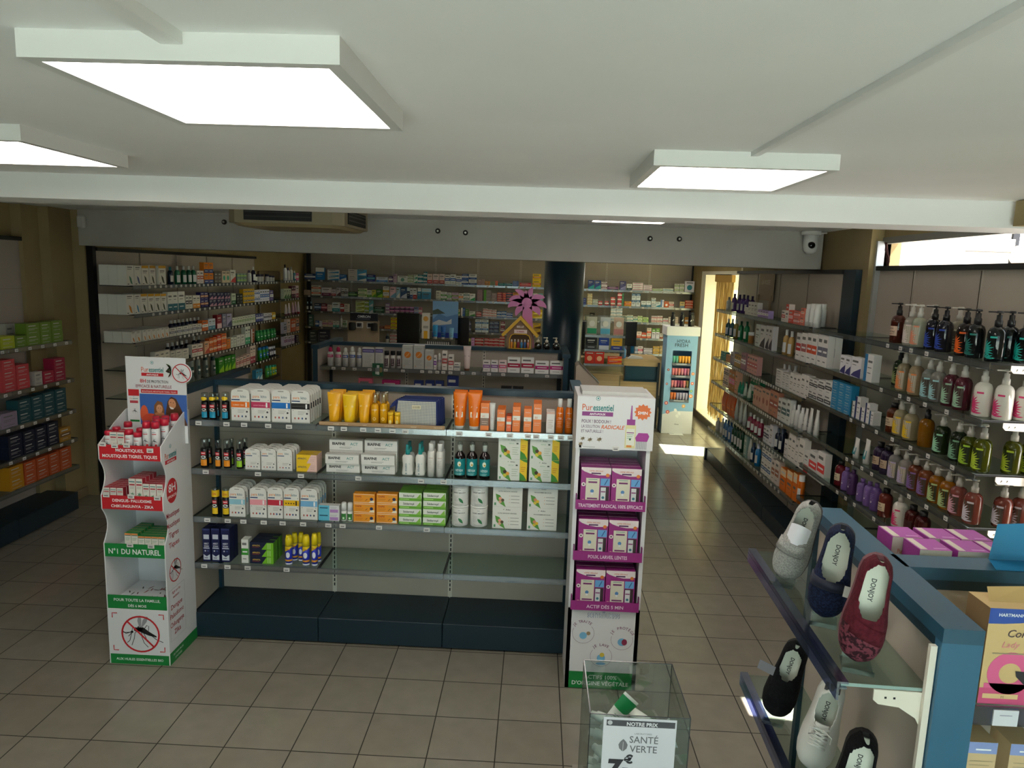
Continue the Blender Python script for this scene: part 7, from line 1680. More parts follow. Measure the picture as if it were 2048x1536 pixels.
# ---------------------------------------------------------------- counter and what stands on it
OAK = wood_mat('oak_boards', '#b0946c', '#c8ae84', (1.2, 6, 26)); OAKD = wood_mat('oak_top', '#a88c66', '#bda47c', (3, 18, 6))
ct = empty('counter', 'long light oak pharmacy counter with petrol blue recess', 'counter', (-3.3, 7.24, 0))
MB().box(0, 0, .04, 5.34, .7, 1.09, OAK).build('body', ct); MB().box(-.02, -.03, 1.09, 5.37, .74, 1.13, OAKD).build('top', ct); MB().box(5.34, 0, .04, 5.375, .7, 1.09, M('#2a2e30', .5)).build('end_cheek', ct); MB().box(.02, .04, 0, 5.34, .7, .04, SLOT).build('plinth', ct)
m = MB().box(4.84, -.008, .80, 5.335, -.001, 1.02, M('#0f3a4e', .4)); m.box(4.83, -.045, .795, 4.845, 0, 1.025, M('#12303e', .4)).box(5.33, -.045, .795, 5.345, 0, 1.025, M('#12303e', .4)).box(4.82, -.05, .785, 5.355, 0, .80, M('#12303e', .4)); m.build('bag_recess', ct)
for i in range(4): MB().rect(.9 + i * 1.05, .05, .906 + i * 1.05, 1.09, '#7a6444', -.001).build('board_joint', ct)
def monitor(x, w, z0, h, label):
    t = empty('monitor', label, 'monitor', (x, 7.55, 1.13)); MB().bbox(-w / 2, 0, z0 - 1.13, w / 2, .03, z0 - 1.13 + h, M('#0b0c0e', .25), .006).build('screen', t); MB().box(-.03, .03, .01, .03, .06, z0 - 1.03 + .1, M('#17181a', .4)).build('stem', t); MB().bbox(-.10, -.04, 0, .10, .12, .012, M('#17181a', .4), .003).build('foot', t)
monitor(-1.93, .37, 1.20, .50, 'black till monitor left of the blue sun cream poster'); monitor(-1.06, .22, 1.22, .44, 'black till monitor right of the blue sun cream poster'); monitor(1.62, .22, 1.30, .39, 'black monitor on the counter behind the acrylic rack'); monitor(.86, .10, 1.22, .44, 'black monitor edge next to the blue column')
# blood pressure monitor display
om = empty('monitor_display', 'beige counter display of white and black blood pressure monitors', 'display', (-2.86, 7.28, 1.132))
m = MB().box(0, .06, 0, .5, .09, .44, M('#a8967c', .6)).box(0, 0, 0, .5, .09, .02, M('#a8967c', .6)); m.build('board', om); m = MB().box(.045, .05, .435, .485, .062, .555, M('#10141e', .4)); m.text('OMRON', .265, .485, .055, '#e0e4ea', .049, 'c', .02, 0, .27); m.rect(.14, .462, .36, .467, '#8a90a0', .049); m.build('sign', om)
for i, (x, z) in enumerate(((.20, .30), (.37, .30), (.13, .06), (.37, .06))):
    t = MB().bbox(-.055, 0, 0, .055, .035, .095 if z > .1 else .07, M('#d6d4ce', .4), .008); t.rect(-.036, .02, .036, .08 if z > .1 else .058, '#30343a', -.0008)
    if z > .1: t.disc(.022, .03, .010, '#888890', -.0014, 10); t.rect(-.03, .035, .006, .075, '#101418', -.0014)
    tag(t.build('blood_pressure_monitor', None, (-2.86 + x, 7.29, 1.1535 + z + 0 if z > .1 else 1.153)), 'white blood pressure monitor, %s on the beige counter display' % ['upper left', 'upper right', 'lower left', 'lower right'][i], 'monitor', 'blood pressure monitors on the counter display')
    if z > .1: MB().box(x - .03, .035, z - .004, x + .03, .062, z + .02, M('#a8967c')).build('shelf_peg', om)
for i, (x, z) in enumerate(((.09, .29), (.44, .29))):
    t = MB().lathe([(.05, 0), (.055, .02), (.055, .10), (.045, .12)], M('#141416', .7), 14); tag(MB().add(t, T(0, 0, 0)).build('arm_cuff', None, (-2.86 + x, 7.28, 1.132 + z)), 'black rolled arm cuff, %s on the beige counter display' % ['left', 'right'][i], 'cuff', 'arm cuffs on the counter display'); MB().box(x - .04, -.03, z - .006, x + .04, .062, z - .001, M('#a8967c')).build('shelf_peg', om)
# blue sun cream poster display
po = empty('sun_cream_display', 'acrylic counter display with seaside poster and blue sun cream tubes', 'display', (-1.70, 7.22, 1.132))
m = MB().box(.20, .06, .22, .60, .068, .79, M('#5a86b8', .5)); m.poly([(.20, .058, .5), (.3, .058, .6), (.42, .058, .55), (.6, .058, .6), (.6, .058, .79), (.2, .058, .79)], '#7aa6d0'); m.poly([(.2, .056, .45), (.30, .056, .50), (.42, .056, .47), (.50, .056, .52), (.50, .056, .44), (.2, .056, .40)], '#c8ccd0'); m.poly([(.2, .055, .64), (.28, .055, .67), (.4, .055, .6), (.2, .055, .58)], '#4a5a4c'); m.rect(.2, .22, .6, .30, '#1c3c9a', .055); m.build('poster', po)
m = MB().box(0, 0, 0, .60, .10, .20, ACRYL); m.build('acrylic_case', po); m = MB().rect(.12, .10, .50, .17, '#22242a', -.002); m.text('50', .48, .03, .05, '#3a3a3e', -.002, 'c', .02); m.rect(.25, .02, .42, .06, '#b88a30', -.002)
for i in range(12): m.rect(.13 + i * .03, .11, .145 + i * .03, .16, '#d8d8d4', -.003)
m.rect(0, .0, .60, .012, '#d8d8d8', -.002); m.build('printed_strip', po)
def bt2(): return [('sun_cream_tube', MB().add(far_tube(.075, .22, '#2a90d0', '#1450a0')))]
for i, c in enumerate(('#2c9cd8', '#1c60a8', '#80b8dc')): put(('bt2', c), lambda c=c: [('sun_cream_tube', far_tube(.08, .22 - .02 * i, c, 'e8e8e8'))], (-1.70 + .25 + i * .125, 7.225, 1.3325), 0, '%s sun cream tube, %s of three before the seaside poster' % (cname(c), ['left', 'middle', 'right'][i]), 'tube', 'tubes of the seaside display')
m = MB().box(0, 0, 0, .12, .05, .40, M('#dcd6cc', .5)); m.disc(.06, .31, .04, '#d8a048', -.001, 14); m.rect(.02, .16, .10, .20, '#aaa49a', -.001); m.rect(.03, .0, .09, .12, '#e8b020', -.001); tag(m.build('promo_tower', None, (-1.66, 7.235, 1.3325)), 'slim white promo tower with yellow bottle picture left of the poster', 'display'); MB().box(.0, .0, .195, .20, .10, .2, ACRYL).build('case_lid', po)
# acrylic rack with pouches in front of the counter
rk = empty('acrylic_rack', 'three tier acrylic rack of pouches and red boxes before the counter', 'rack', (.86, 6.82, 0))
for z in (1.515, 1.30, 1.085): q = MB().box(0, 0, z - .008, .60, .30, z, ACRYL); q.box(0, -.008, z - .03, .60, 0, z + .004, LIP); q.build('tier', rk)
q = MB();
for x in (0, .594): q.box(x, 0, .93, x + .006, .30, 1.80, ACRYL)
q.build('side_panel', rk); MB().box(0, .30, 0, .60, .306, 1.80, ACRYL).build('back_panel', rk); MB().box(.05, .05, 0, .55, .29, .93, OAK).build('pedestal', rk); MB().box(0, 0, .92, .6, .3, .935, OAK).build('shelf_board', rk)
for i, (c, c2) in enumerate((('d8d4c4', '#2c9c70'), ('d8dce0', '#6ac0e0'), ('e4c4b0', '#d8908c'))):
    def pch(c=c, c2=c2): m = far_pouch(.15, .27, c, 'eee'); m.rect(-.07, .02, .07, .10, c2, -.004); m.disc(0, .17, .045, '#f0ece4', -.004, 12); return [('laundry_pouch', m)]
    put(('pch', c), pch, (.96 + i * .20, 6.86, 1.516), 0, 'large %s and white pouch, %s on top tier of acrylic rack' % (cname(c2), ['left', 'middle', 'right'][i]), 'pouch', 'pouches on the acrylic rack')
for i, (c, c2, w) in enumerate((('17181a', '444', .17), ('2244a0', 'dde', .15), ('e0a820', '2a3a90', .16))): put(('rk2', c), lambda c=c, c2=c2, w=w: [('care_pack', carton(w, .175, .06, c, c2, 'b'))], (.96 + i * .19, 6.84, 1.301), 0, '%s care pack, %s on middle tier of acrylic rack' % (cname(c), ['left', 'middle', 'right'][i]), 'pack', 'packs on the acrylic rack')
for i in range(2): put('rk3', lambda: [('gift_box', carton(.14, .185, .06, 'd83020', 'f0b890', 'c'))], (.945 + i * .148, 6.84, 1.086), 0, 'bright red gift box, %s on lowest tier of acrylic rack' % ['left', 'right'][i], 'box', 'red boxes on the acrylic rack')
for s in range(2): put('rk4', lambda: [('gift_box', carton(.21, .058, .06, 'e04020', 'f0a030', 'd'))], (1.325, 6.84, 1.086 + s * .059), 0, 'flat red and orange box, %s of two on the acrylic rack' % ['lower', 'upper'][s], 'box', 'flat red boxes on the acrylic rack')
put('lamp', lambda: [('price_brochure', MB().prism([(-.12, 0), (.12, 0), (.10, .03), (-.06, .05)], 0, .10, M('#c8ccd4', .5)))], (1.70, 7.27, 1.131), 0, 'folded white brochure lying on the oak counter by the rack', 'brochure')
put('bottle5', lambda: [('mouthwash_bottle', MB().lathe([(.045, 0), (.05, .02), (.05, .13), (.025, .16), (.025, .19)], M('#2a70a8', .2), 14))], (1.50, 7.33, 1.131), 0, 'blue bottle standing on the oak counter right of the rack', 'bottle')
# ---------------------------------------------------------------- light blue cardboard tower by the window
hy = empty('floor_display', 'light blue cardboard tower of small cream tubes near the bright window', 'display stand', (2.135, 7.11, 0))
LB = M('#8cb8dc', .55); WB = M('#e4e6ea', .55); W3 = .47
m = MB().box(0, 0, .36, W3, .01, .52, LB); m.box(0, 0, 0, W3, .01, .36, WB); m.poly([(0, -.001, .30), (W3, -.001, .46), (W3, -.001, .53), (0, -.001, .53)], LB); m.rect(.10, .0, .20, .004, '#9aa0b0', -.002)
m.box(0, 0, .52, .10, .01, 1.53, LB).box(W3 - .08, 0, .52, W3, .01, 1.53, LB).box(.10, 0, 1.30, W3 - .08, .01, 1.53, LB); m.text('HYDRA', .255, 1.42, .075, '#2c3440', -.001, 'c', .004, 0, .20); m.text('FRESH', .225, 1.36, .075, '#2c3440', -.001, 'c', .004, 0, .21); m.text('Nuxe', .23, .14, .03, '#3a4450', -.001, 'c', .004, .2)
for x, z, c, s in ((.05, .48, '#c85060', .028), (.32, .44, '#e8b060', .028), (.08, .34, '#d04848', .028), (.43, .95, '#e88a4c', .024), (.43, .80, '#e05c48', .024), (.42, .68, '#4a9a48', .02), (.42, .60, '#e88a4c', .03), (.05, 1.0, '#a03c50', .02), (.04, .78, '#a03c50', .018)): m.disc(x, z, s, c, -.002, 12); m.disc(x, z, s * .45, '#f0d8c0', -.003, 8)
for i, (x, z) in enumerate(((.20, .37), (.26, .32), (.23, .28))): m.disc(x, z, .022, '#f4f6f8', -.002, 10, .03, .5)
m.build('front_panel', hy); q = MB()
q.box(0, .01, 0, .01, .35, 1.53, LB).box(W3 - .01, .01, 0, W3, .35, 1.53, LB).box(0, .34, 0, W3, .35, 1.53, LB); q.build('cabinet', hy); MB().bbox(-.02, -.03, 1.53, W3 + .02, .37, 1.67, WB, .006).build('top_box', hy); MB().poly([(.12, -.001, .0), (.33, -.001, 0), (.33, -.11, .002), (.12, -.11, .002)], WB).build('foot_flap', hy)
HZ = (1.115, .925, .735, .545)
for z in HZ: q = MB().box(.10, -.015, z - .03, W3 - .08, .30, z - .022, M('#5c606a', .5)).box(.10, -.02, z - .045, W3 - .08, -.014, z - .005, M('#5c606a', .5)); q.rect(.16, z - .028, .32, z - .014, '#b8bcc4', -.021); q.build('tray', hy)
TC = [['#58a890', '#58a890', '#e8a028', '#e8a028', '#e8a028', '#e8a028'], ['#d8747c', '#d8747c', '#e08078', '#e08898', '#c86c98', '#b86478'], ['#d87880', '#d87888', '#8c3058', '#8c3058', '#d87880', '#6a5828'], ['#d87030', '#d87030', '#9a90b0', '#a49cb8', '#a8a0bc', '#a8a0bc']]
for r_, z in enumerate(HZ):
    for i, c in enumerate(TC[r_]): put(('ht', c), lambda c=c: [('hand_cream_tube', far_tube(.046, .125, c, 'e8e4e0'))], (2.135 + .125 + i * .046, 7.105, z - .0215), 0, '%s hand cream, %s from left, %s tray of light blue tower' % (cname(c), ordinal(i), ['top', 'second', 'third', 'lowest'][r_]), 'tube', 'hand creams on the %s tray of the tower' % ['top', 'second', 'third', 'lowest'][r_])
for i, (x, dh) in enumerate(((2.22, 0), (2.36, 0), (2.49, .0), (2.535, .01))): put('blk_b', lambda: [('water_bottle', MB().lathe([(.034, 0), (.036, .01), (.036, .13), (.022, .17), (.022, .19)], M('#0e0f12', .3), 16).add(MB().disc(.0, .09, .007, '#d8d8d8', -.037, 8, .018, -.6))), ('cap', MB().lathe([(.024, .188), (.024, .21), (.018, .215)], M('#17181a', .4), 14))], (x, 7.2 + (.09 if i == 3 else 0), 1.6705), 0, 'black drinking bottle, %s on top of the light blue tower' % ordinal(i), 'bottle', 'black bottles on the light blue tower')
# easel style brand panel on the right wall shelving
es = empty('brand_easel', 'pale wooden easel panel reading LA ROSEE on the right shelving', 'easel', (2.69, 4.58, 2.022), R(-90)); LW = M('#9a8468', .6)
m = MB().box(.0, 0, .16, .50, .012, .50, LW); m.text('LA ROSÉE', .25, .34, .07, '#c8b8a0', -.001, 'c', .004, 0, .36); m.build('panel', es)
for x in (-.01, .44): MB().box(x, -.012, -.0, x + .045, 0, .22, LW).build('leg', es)
# ---------------------------------------------------------------- seen through the glazed opening
ah = empty('air_curtain', 'white rounded heater unit hanging from the vestibule ceiling', 'heater', (3.2, 1.5, 2.675)); m = MB(); CW = M('#dcd6ca', .4); P = []
for i in range(9): a = R(180 + i * 22.5); P.append((.03 + .03 * math.cos(a), .035 + .035 * math.sin(a)))
for i in range(9): a = R(i * 22.5 - 90)
m.prism([(0, .08), (.0, .03), (.03, .0), (.33, .0), (.36, .03), (.36, .08)], 0, .7, CW); m.build('housing', ah); MB().box(.02, .0, -.018, .34, .01, -.010, M('#5a564c')).build('grille', ah); MB().box(.10, .3, .08, .12, .32, 2.2, M('#b8b4ac')).box(.25, .3, .08, .27, .32, 2.2, M('#b8b4ac')).build('hanger', ah)
sb = MB().bbox(0, 0, 0, .13, .05, .10, M('#d8d4cc', .5), .01); tag(sb.build('junction_box', None, (3.92, 3.148, 2.66)), 'small white box on the vestibule wall behind the heater', 'box')
rs = empty('shutter_motor', 'cream roller shutter drum at the right edge behind the opening', 'shutter', (3.75, .7, 2.60)); q = MB().lathe([(.075, 0), (.075, 1.2)], M('#cfc4a8', .5), 20); MB().add(q, T(0.1, 0, .06, rx=R(-90))).build('drum', rs); MB().box(0.02, -.02, -.04, .20, .0, .16, M('#d6ccb2', .5)).build('bracket', rs)
br = MB(); rnd = random.Random(9)
for i in range(9):
    x = rnd.uniform(-.006, .006); y = rnd.uniform(-.03, .03); pts = [(2.835 + x, 1.84 + y * .2, 2.546)]
    for k in range(6): pts.append((2.835 + x + rnd.uniform(-.008, .008), 1.84 + (y * (1 - k / 6) + .085 * k / 6), 2.546 + .18 * (k + 1) / 6))
    br.tube(pts, .004, M('#4a2420', .8), 5)
tag(br.build('dried_twigs'), 'bundle of dark dried twigs on top of the near right shelving', 'twigs')
# ---------------------------------------------------------------- shoe gondola at the lower right, close to the camera
PETROL_LIT = M('#2b5f7c', 0.4); PETROL_SHADE = M('#12303f', .45)  # one petrol paint, daylight and shade put into the two colours
sg = empty('gondola', 'petrol blue gondola end with glass shoe shelves at the lower right', 'shelving', (1.117, -2.345, 0), R(-2.2))
MB().box(-.045, .0, 1.60, .045, .86, 1.635, M('#1e4a60', .42)).build('top_rail', sg); MB().box(-.045, .0, 0, .045, .03, 1.60, PETROL_LIT).build('end_post', sg); MB().box(-.062, .012, .1, -.047, .024, 1.585, BONE).build('upright', sg)
MB().box(-.03, .03, .1, -.015, .85, 1.60, CREAM).build('back_panel', sg); MB().box(-.045, .83, .0, .045, .86, 1.60, PETROL_SHADE).build('end_post', sg); MB().box(-.042, .03, 1.575, -.028, .83, 1.60, PETROL_SHADE).build('rail_underside', sg); MB().box(.015, .03, .1, .03, .85, 1.6, CREAM).build('rear_panel', sg)
MB().box(-.28, .0, .0, -.03, .86, .17, DEEP).build('base', sg)
def gshelf(z, x0, lipm):
    s = MB().box(x0, .03, z - .008, -.045, .845, z, GLASS).box(x0, .0285, z - .008, -.045, .03, z, M('#8fa8a4', .1, 0, .7)).build('shelf', sg)
    q = MB().box(x0 - .012, .02, z - .040, x0 - .006, .85, z + .004, lipm).box(x0 - .012, .02, z + .002, x0 + .014, .85, z + .007, lipm).box(x0 - .012, .02, z - .012, x0 + .012, .85, z - .008, lipm); q.build('front_rail', s)
    p = [(.10, -.009), (.10, -.035), (.112, -.045), (.16, -.05), (.20, -.075), (.222, -.115), (.232, -.118), (.232, .02), (.222, .025), (.215, -.009)]
    b = MB().prism([(a - .27, z + c) for a, c in p], .024, .028, BONE); b.box(-.145, .0235, z - .03, -.14, .024, z - .025, SLOT).box(-.125, .0235, z - .03, -.12, .024, z - .025, SLOT); b.build('bracket', sg)
LIPV = MG('violet_acrylic', '#9aa4d0', .30, .18)
gshelf(1.47, -.245, LIPV); gshelf(1.005, -.235, LIPV)
gb = empty('gondola', 'petrol topped gondola branch with cream panel behind the shoe display', 'shelving', (1.165, -1.985, 0))
MB().box(0, 0, 1.60, 1.3, .09, 1.635, M('#1e4a60', .42)).build('top_rail', gb); MB().box(0, .01, .1, 1.3, .03, 1.60, CREAM).build('back_panel', gb); MB().box(.012, -.002, .1, .026, .009, 1.59, BONE).build('upright', gb); MB().box(0.0, .005, 1.57, 1.3, .012, 1.6, PETROL_SHADE).build('rail_underside', gb)
MB().box(0, -.30, .0, 1.3, 0, .17, DEEP).build('base', gb)
for z in (1.385, 1.06): s = MB().box(.05, -.24, z - .008, .85, 0, z, GLASS).build('shelf', gb); MB().box(.05, -.252, z - .05, .85, -.246, z + .0, LIPV).build('price_rail', s); t = MB().box(.115, -.2565, z - .047, .175, -.2525, z - .005, M('#d4d6de', .5)); t.rect(.13, z - .02, .16, z - .018, '#8888a0', -.2568); t.build('price_tag', s)
MB().box(.08, .09, 1.52, 1.2, .33, 1.53, GLASS).build('rear_shelf', gb); MB().box(.08, .055, 1.44, 1.2, .09, 1.6, CREAM).build('rear_panel', gb)
def conf():
    w, h, d = .19, .25, .09; m = MB().box(0, 0, 0, w, d, h, M('#cdb07c', .6), None, M('#7a6040', .7)); e = -.0006
    P = [(0, e, h)] + [(w * t, e, h * (.84 + .0 + .13 * t ** 2.2)) for t in (0, .2, .4, .6, .8, 1)] + [(w, e, h)]
    m.poly(P, '#2c4ea0'); m.text('HARTMANN', w * .28, h * .92, h * .045, '#dfe4f0', e * 2, 'c', .02, 0, w * .36); m.text('Confiance', w * .55, h * .71, h * .11, '#4a3a44', e * 2, 'c', .004, .25, w * .85); m.text('Lady', w * .32, h * .60, h * .09, '#d8848c', e * 2, 'c', .002, .3, w * .3); lines(m, w * .1, w * .95, h * .53, 1, .01, .003, '#9a8a70', e * 2)
    m.rect(0, 0, w, h * .17, '#c8507c', e); m.ringd(w * .36, h * .33, w * .14, w * .15, '#d86090', e, 26); m.stroke([(w * .55, h * .60), (w * .68, h * .5), (w * .70, h * .33)], w * .18, '#dc6c98', e * 1.4); m.rect(w * .05, h * .17, w * .95, h * .22, '#d86090', e)
    m.poly([(w * .42, e * 3, h * .36), (w * .95, e * 3, h * .34), (w * .92, e * 3, h * .24), (w * .72, e * 3, h * .16), (w * .55, e * 3, h * .22), (w * .44, e * 3, h * .3)], '#26262a'); m.rect(w * .6, h * .30, w * .64, h * .40, '#b0a8a8', e * 4); m.rect(w * .05, h * .06, w * .5, h * .11, '#d8b888', e * 2); m.text('M', w * .3, h * .065, h * .04, '#8a6c58', e * 3)
    f = MB().poly([(w * .1, d * .4, h), (w * .8, d * .4, h), (w * .7, d * .9, h + .025), (w * .2, d * .9, h + .02)], M('#c4a870', .7)); return [('incontinence_pack', m), ('open_flap', f)]
put('conf', conf, (1.247, -2.225, 1.386), 0, 'beige and pink pack with open flap and blue top on the upper shelf', 'pack', None)
def conf2(): w, h, d = .075, .22, .08; m = MB().box(0, 0, 0, w, d, h, M('#cdb48c', .6)); m.rect(0, h * .86, w, h, '#8a9cd0', -.0006); m.rect(w * .3, h * .90, w * .8, h * .92, '#e8ecf4', -.001); lines(m, w * .15, w * .9, h * .76, 3, h * .05, h * .008, '#a89878'); m.rect(w * .3, .0, w * .9, h * .35, '#e8e6e0', -.0006); m.rect(w * .1, h * .28, w * .3, h * .30, '#5a6a9c', -.001); m.rect(w * .18, h * .24, w * .22, h * .34, '#5a6a9c', -.001); return [('incontinence_pack', m)]
put('conf2', conf2, (1.238, -2.225, 1.061), 0, 'beige pack with lilac top, left one on the lower shelf', 'pack', None); put('conf2', conf2, (1.345, -2.225, 1.061), 0, 'beige pack with lilac top, right one on the lower shelf', 'pack', None)
put('sm', lambda: [('small_carton', carton(.05, .11, .05, 'd8d4d0', '34407c', 'm'))], (1.215, -2.07, 1.386), 0, 'small white and navy carton tucked behind the beige pack', 'box')
def pbox():
    w, h, d = .092, .075, .095; P = M('#8c3484', .45); m = MB().box(0, 0, 0, w, d, h, P, M('#d8cfc0', .5), P, M('#a0389a', .4)); m.rect(0, 0, .006, h, '#d8cfc0', -.0003); e = -.0008
    m.text('Pur', w * .2, h * .55, h * .17, '#d0683c', e, 'l', .008, 0, w * .19); m.text('essentiel', w * .40, h * .55, h * .17, '#2c8888', e, 'l', .014, 0, w * .42); m.stroke([(w * .2, h * .50), (w * .5, h * .46), (w * .8, h * .50)], .0012, '#4aa0a0', e); m.rect(w * .2, h * .28, w * .82, h * .42, '#6c2468', e); m.text('HEAD LICE', w * .51, h * .31, h * .09, '#e8d8e4', e * 1.6, 'c', .02, 0, w * .4)
    m.poly([(.004, 0.004, h + .0005), (w * .26, .004, h + .0005), (w * .26, d - .004, h + .0005), (.004, d - .004, h + .0005)], '#cfc8b8'); m.poly([(w * .5, .01, h + .0005), (w * .9, .01, h + .0005), (w * .9, .018, h + .0005), (w * .5, .018, h + .0005)], '#c890c4'); return [('lice_shampoo_box', m)]
for r_ in range(2):
    for i in range(3): o = put('pbox', pbox, (1.262 + i * .097 - r_ * .03 + (.012 if i else 0), -1.872 + r_ * .10, 1.5855 if False else 1.5305 + .0), 0, 'purple topped lice shampoo box, %s in the %s row' % (['left', 'middle', 'right'][i], ['front', 'rear'][r_]), 'box', 'lice shampoo boxes behind the petrol rail'); o.scale = (1, 1, 1.5)
put('sph', lambda: [('clear_jar', MB().lathe([(.036, 0), (.042, .02), (.042, .09), (.03, .115), (.012, .125)], M('#cfcfca', .15, 0, .6), 18))], (1.585, -1.80, 1.5305), 0, 'round pale jar right of the purple topped boxes', 'jar'); put('sph2', lambda: [('clear_jar', MB().lathe([(.032, 0), (.038, .02), (.038, .10), (.02, .125)], M('#a8a494', .15, 0, .6), 18))], (1.665, -1.74, 1.5305), 0, 'beige translucent jar at the right end of that shelf', 'jar')
m = MB().poly([(0, 0, 0), (.16, 0, 0), (.16, .012, .11), (.02, .012, .10)], M('#2a7ca8', .4)).poly([(.0, -.001, 0), (.16, -.001, 0), (.16, -.07, -.004), (-.02, -.07, -.004)], M('#1f6c98', .4)); tag(m.build('leaflet', None, (1.43, -1.915, 1.6405)), 'bright blue leaflet standing on the petrol rail at the right edge', 'leaflet')
# ---- shoes, toe down on the glass, opening towards the aisle
def interp(T_, s):
    for (a, x), (b, y) in zip(T_, T_[1:]):
        if s <= b: t = (s - a) / (b - a); t = t * t * (3 - 2 * t) if False else t; return x + (y - x) * t
    return T_[-1][1]
WD = [(0, .006), (.02, .022), (.06, .034), (.13, .043), (.25, .048), (.4, .046), (.55, .040), (.7, .036), (.85, .034), (.93, .029), (.98, .017), (1, .006)]
HT = [(0, .018), (.05, .034), (.15, .046), (.3, .056), (.42, .068), (.5, .070), (.6, .060), (.75, .056), (.88, .064), (.97, .070), (1, .066)]
def fabric(name, h1, h2, sc, rough=.95, bump=.3, ramp=(.4, .6)): return MN(name, h1, h2, (sc, sc, sc), rough, 3, bump, ramp, .2)
def shoe(label, loc, rz, lean, col, lining, solec, op0, op1, oph, extras=(), toe=None, L=.262, tilt=0.0):
    root = empty('shoe', label, 'shoe', loc); root.rotation_euler = (R(tilt), R(lean), R(rz)); N_, K = 34, 22
    up = MB(); vid = {}
    mats = col
    for i in range(N_ + 1):
        s = i / N_; w = interp(WD, s); h = interp(HT, s)
        for k in range(K + 1):
            a = math.pi * k / K; x = -w * math.cos(a); y = -h * (math.sin(a) ** .7) - .012 * 0
            if s > .45: x = x * (1 - .10 * math.sin(a)) 
            vid[i, k] = len(up.v); up.v.append((x, y, s * L))
    sm = (op0 + op1) / 2; sh = (op1 - op0) / 2
    for i in range(N_):
        for k in range(K):
            s = (i + .5) / N_; a = math.pi * (k + .5) / K; xr = abs(math.cos(a))
            u = (s - sm) / sh
            if abs(u) < 1 and xr < oph * (1 - abs(u) ** 2.6) ** .5: continue
            mm = toe if (toe and s < .36) else col
            up.face([vid[i, k + 1], vid[i + 1, k + 1], vid[i + 1, k], vid[i, k]], mm, True)
    up.mi(lining); up.mi(lining)
    o = up.build('upper', root); md = o.modifiers.new('thickness', 'SOLIDIFY'); md.thickness = .0035; md.offset = -1.0 if False else 1.0; md.material_offset = up.mi(lining); md.use_rim = True
    md2 = o.modifiers.new('smooth', 'SUBSURF'); md2.levels = 1; md2.render_levels = 1
    so = MB(); n = 40; ring = []
    for i in range(n):
        s = i / (n - 1); ring.append((interp(WD, s) * 1.06 + .001, -.002 + s * (L + .004)))
    P = [(-w_, z_) for w_, z_ in ring] + [(w_, z_) for w_, z_ in ring[::-1]]
    so.prism(P, -.010, .012, solec); so.build('sole', root)
    ins = MB(); P = [(-interp(WD, .3 + .66 * i / 16) * .86, (.3 + .66 * i / 16) * L) for i in range(17)] + [(interp(WD, .96 - .66 * i / 16) * .86, (.96 - .66 * i / 16) * L) for i in range(17)]
    ins.prism(P, -.016, -.011, M('#c9ccbf', .7)); ins.text('DONJOY', -.006, .68 * L, .016, '#141414', -.0168, 'c', .02, 0, .058, -90); ins.build('insole', root)
    for nm, mb in extras: mb.build(nm, root)
    return root
def strap(s0, s1, m, x0=-1.0, x1=1.0, lift=.006, L=.262, slope=0.0, thick=.005):
    b = MB(); n = 14; V = []
    for i in range(n + 1):
        f = x0 + (x1 - x0) * i / n; a = math.acos(max(-1, min(1, -f))); 
        for s in (s0, s1):
            ss = s + slope * f; w = interp(WD, ss) + lift; h = interp(HT, ss) + lift; V.append((-w * math.cos(a), -h * (max(0, math.sin(a)) ** .7), ss * L))
        for s in (s1, s0):
            ss = s + slope * f; w = interp(WD, ss) + lift - thick; h = interp(HT, ss) + lift - thick; V.append((-w * math.cos(a), -h * (max(0, math.sin(a)) ** .7), ss * L))
    b.v = V
    for i in range(n):
        for k in range(4): b.face([4 * i + k, 4 * i + (k + 1) % 4, 4 * i + 4 + (k + 1) % 4, 4 * i + 4 + k], m, True)
    b.face([3, 2, 1, 0], m); b.face([4 * n, 4 * n + 1, 4 * n + 2, 4 * n + 3], m); return b
GREYF = fabric('grey_felt', '#8a8a88', '#a6a6a2', 220); NAVYF = fabric('navy_mesh', '#0e1426', '#1e2846', 160); MARF = fabric('maroon_suede', '#4a1620', '#581c28', 90); MART = fabric('maroon_print', '#2a1018', '#6a3440', 90, .8, .2, (.46, .54)); BLKF = fabric('black_velour', '#08080b', '#101014', 90); WHL = M('#cfcfca', .45); LIN = M('#b8b8ae', .9); TR = M('#6a6a68', .8)
card = MB(); n = 8
def insert(z0, z1, w, m, L=.262):
    b = MB(); V = []
    for j in range(2):
        for i in range(n + 1): f = i / n * 2 - 1; V.append((f * w, -.052 - .020 * (1 - f * f), (z0 if j == 0 else z1 + .01 * (1 - f * f))))
    b.v = V
    for i in range(n): b.face([i, i + 1, n + 1 + i + 1, n + 1 + i], m, True)
    return b
PAP = M('#dcdce4', .6)
def tagm(x, z, m): return MB().box(x - .0, -.075, z, x + .05, -.073, z + .03, m)
shoe('light grey felt shoe with strap and white paper insert, leftmost on upper glass shelf', (.930, -1.735, 1.485), -32, 14, GREYF, TR, M('#141416', .7), .50, .97, .80, [('strap', strap(.36, .50, GREYF, -.98, .75, .007)), ('strap_edge', strap(.345, .36, TR, -.98, .6, .007)), ('paper_insert', insert(.125, .185, .030, PAP))], None, .26, -4)
shoe('navy mesh slipper with touch strap between the grey and maroon shoes', (.955, -1.985, 1.485), -26, 6, NAVYF, LIN, M('#101626', .7), .44, .98, .84, [('strap', strap(.34, .45, M('#131a30', .6), -1.0, .7, .007)), ('pearl_button', MB().lathe([(.0, .006), (.004, .004), (.005, 0)][::-1], M('#d8d8dc', .3), 10)), ('swing_tag', tagm(.035, .09, M('#c4c4c0', .6)))], None, .262, -4)
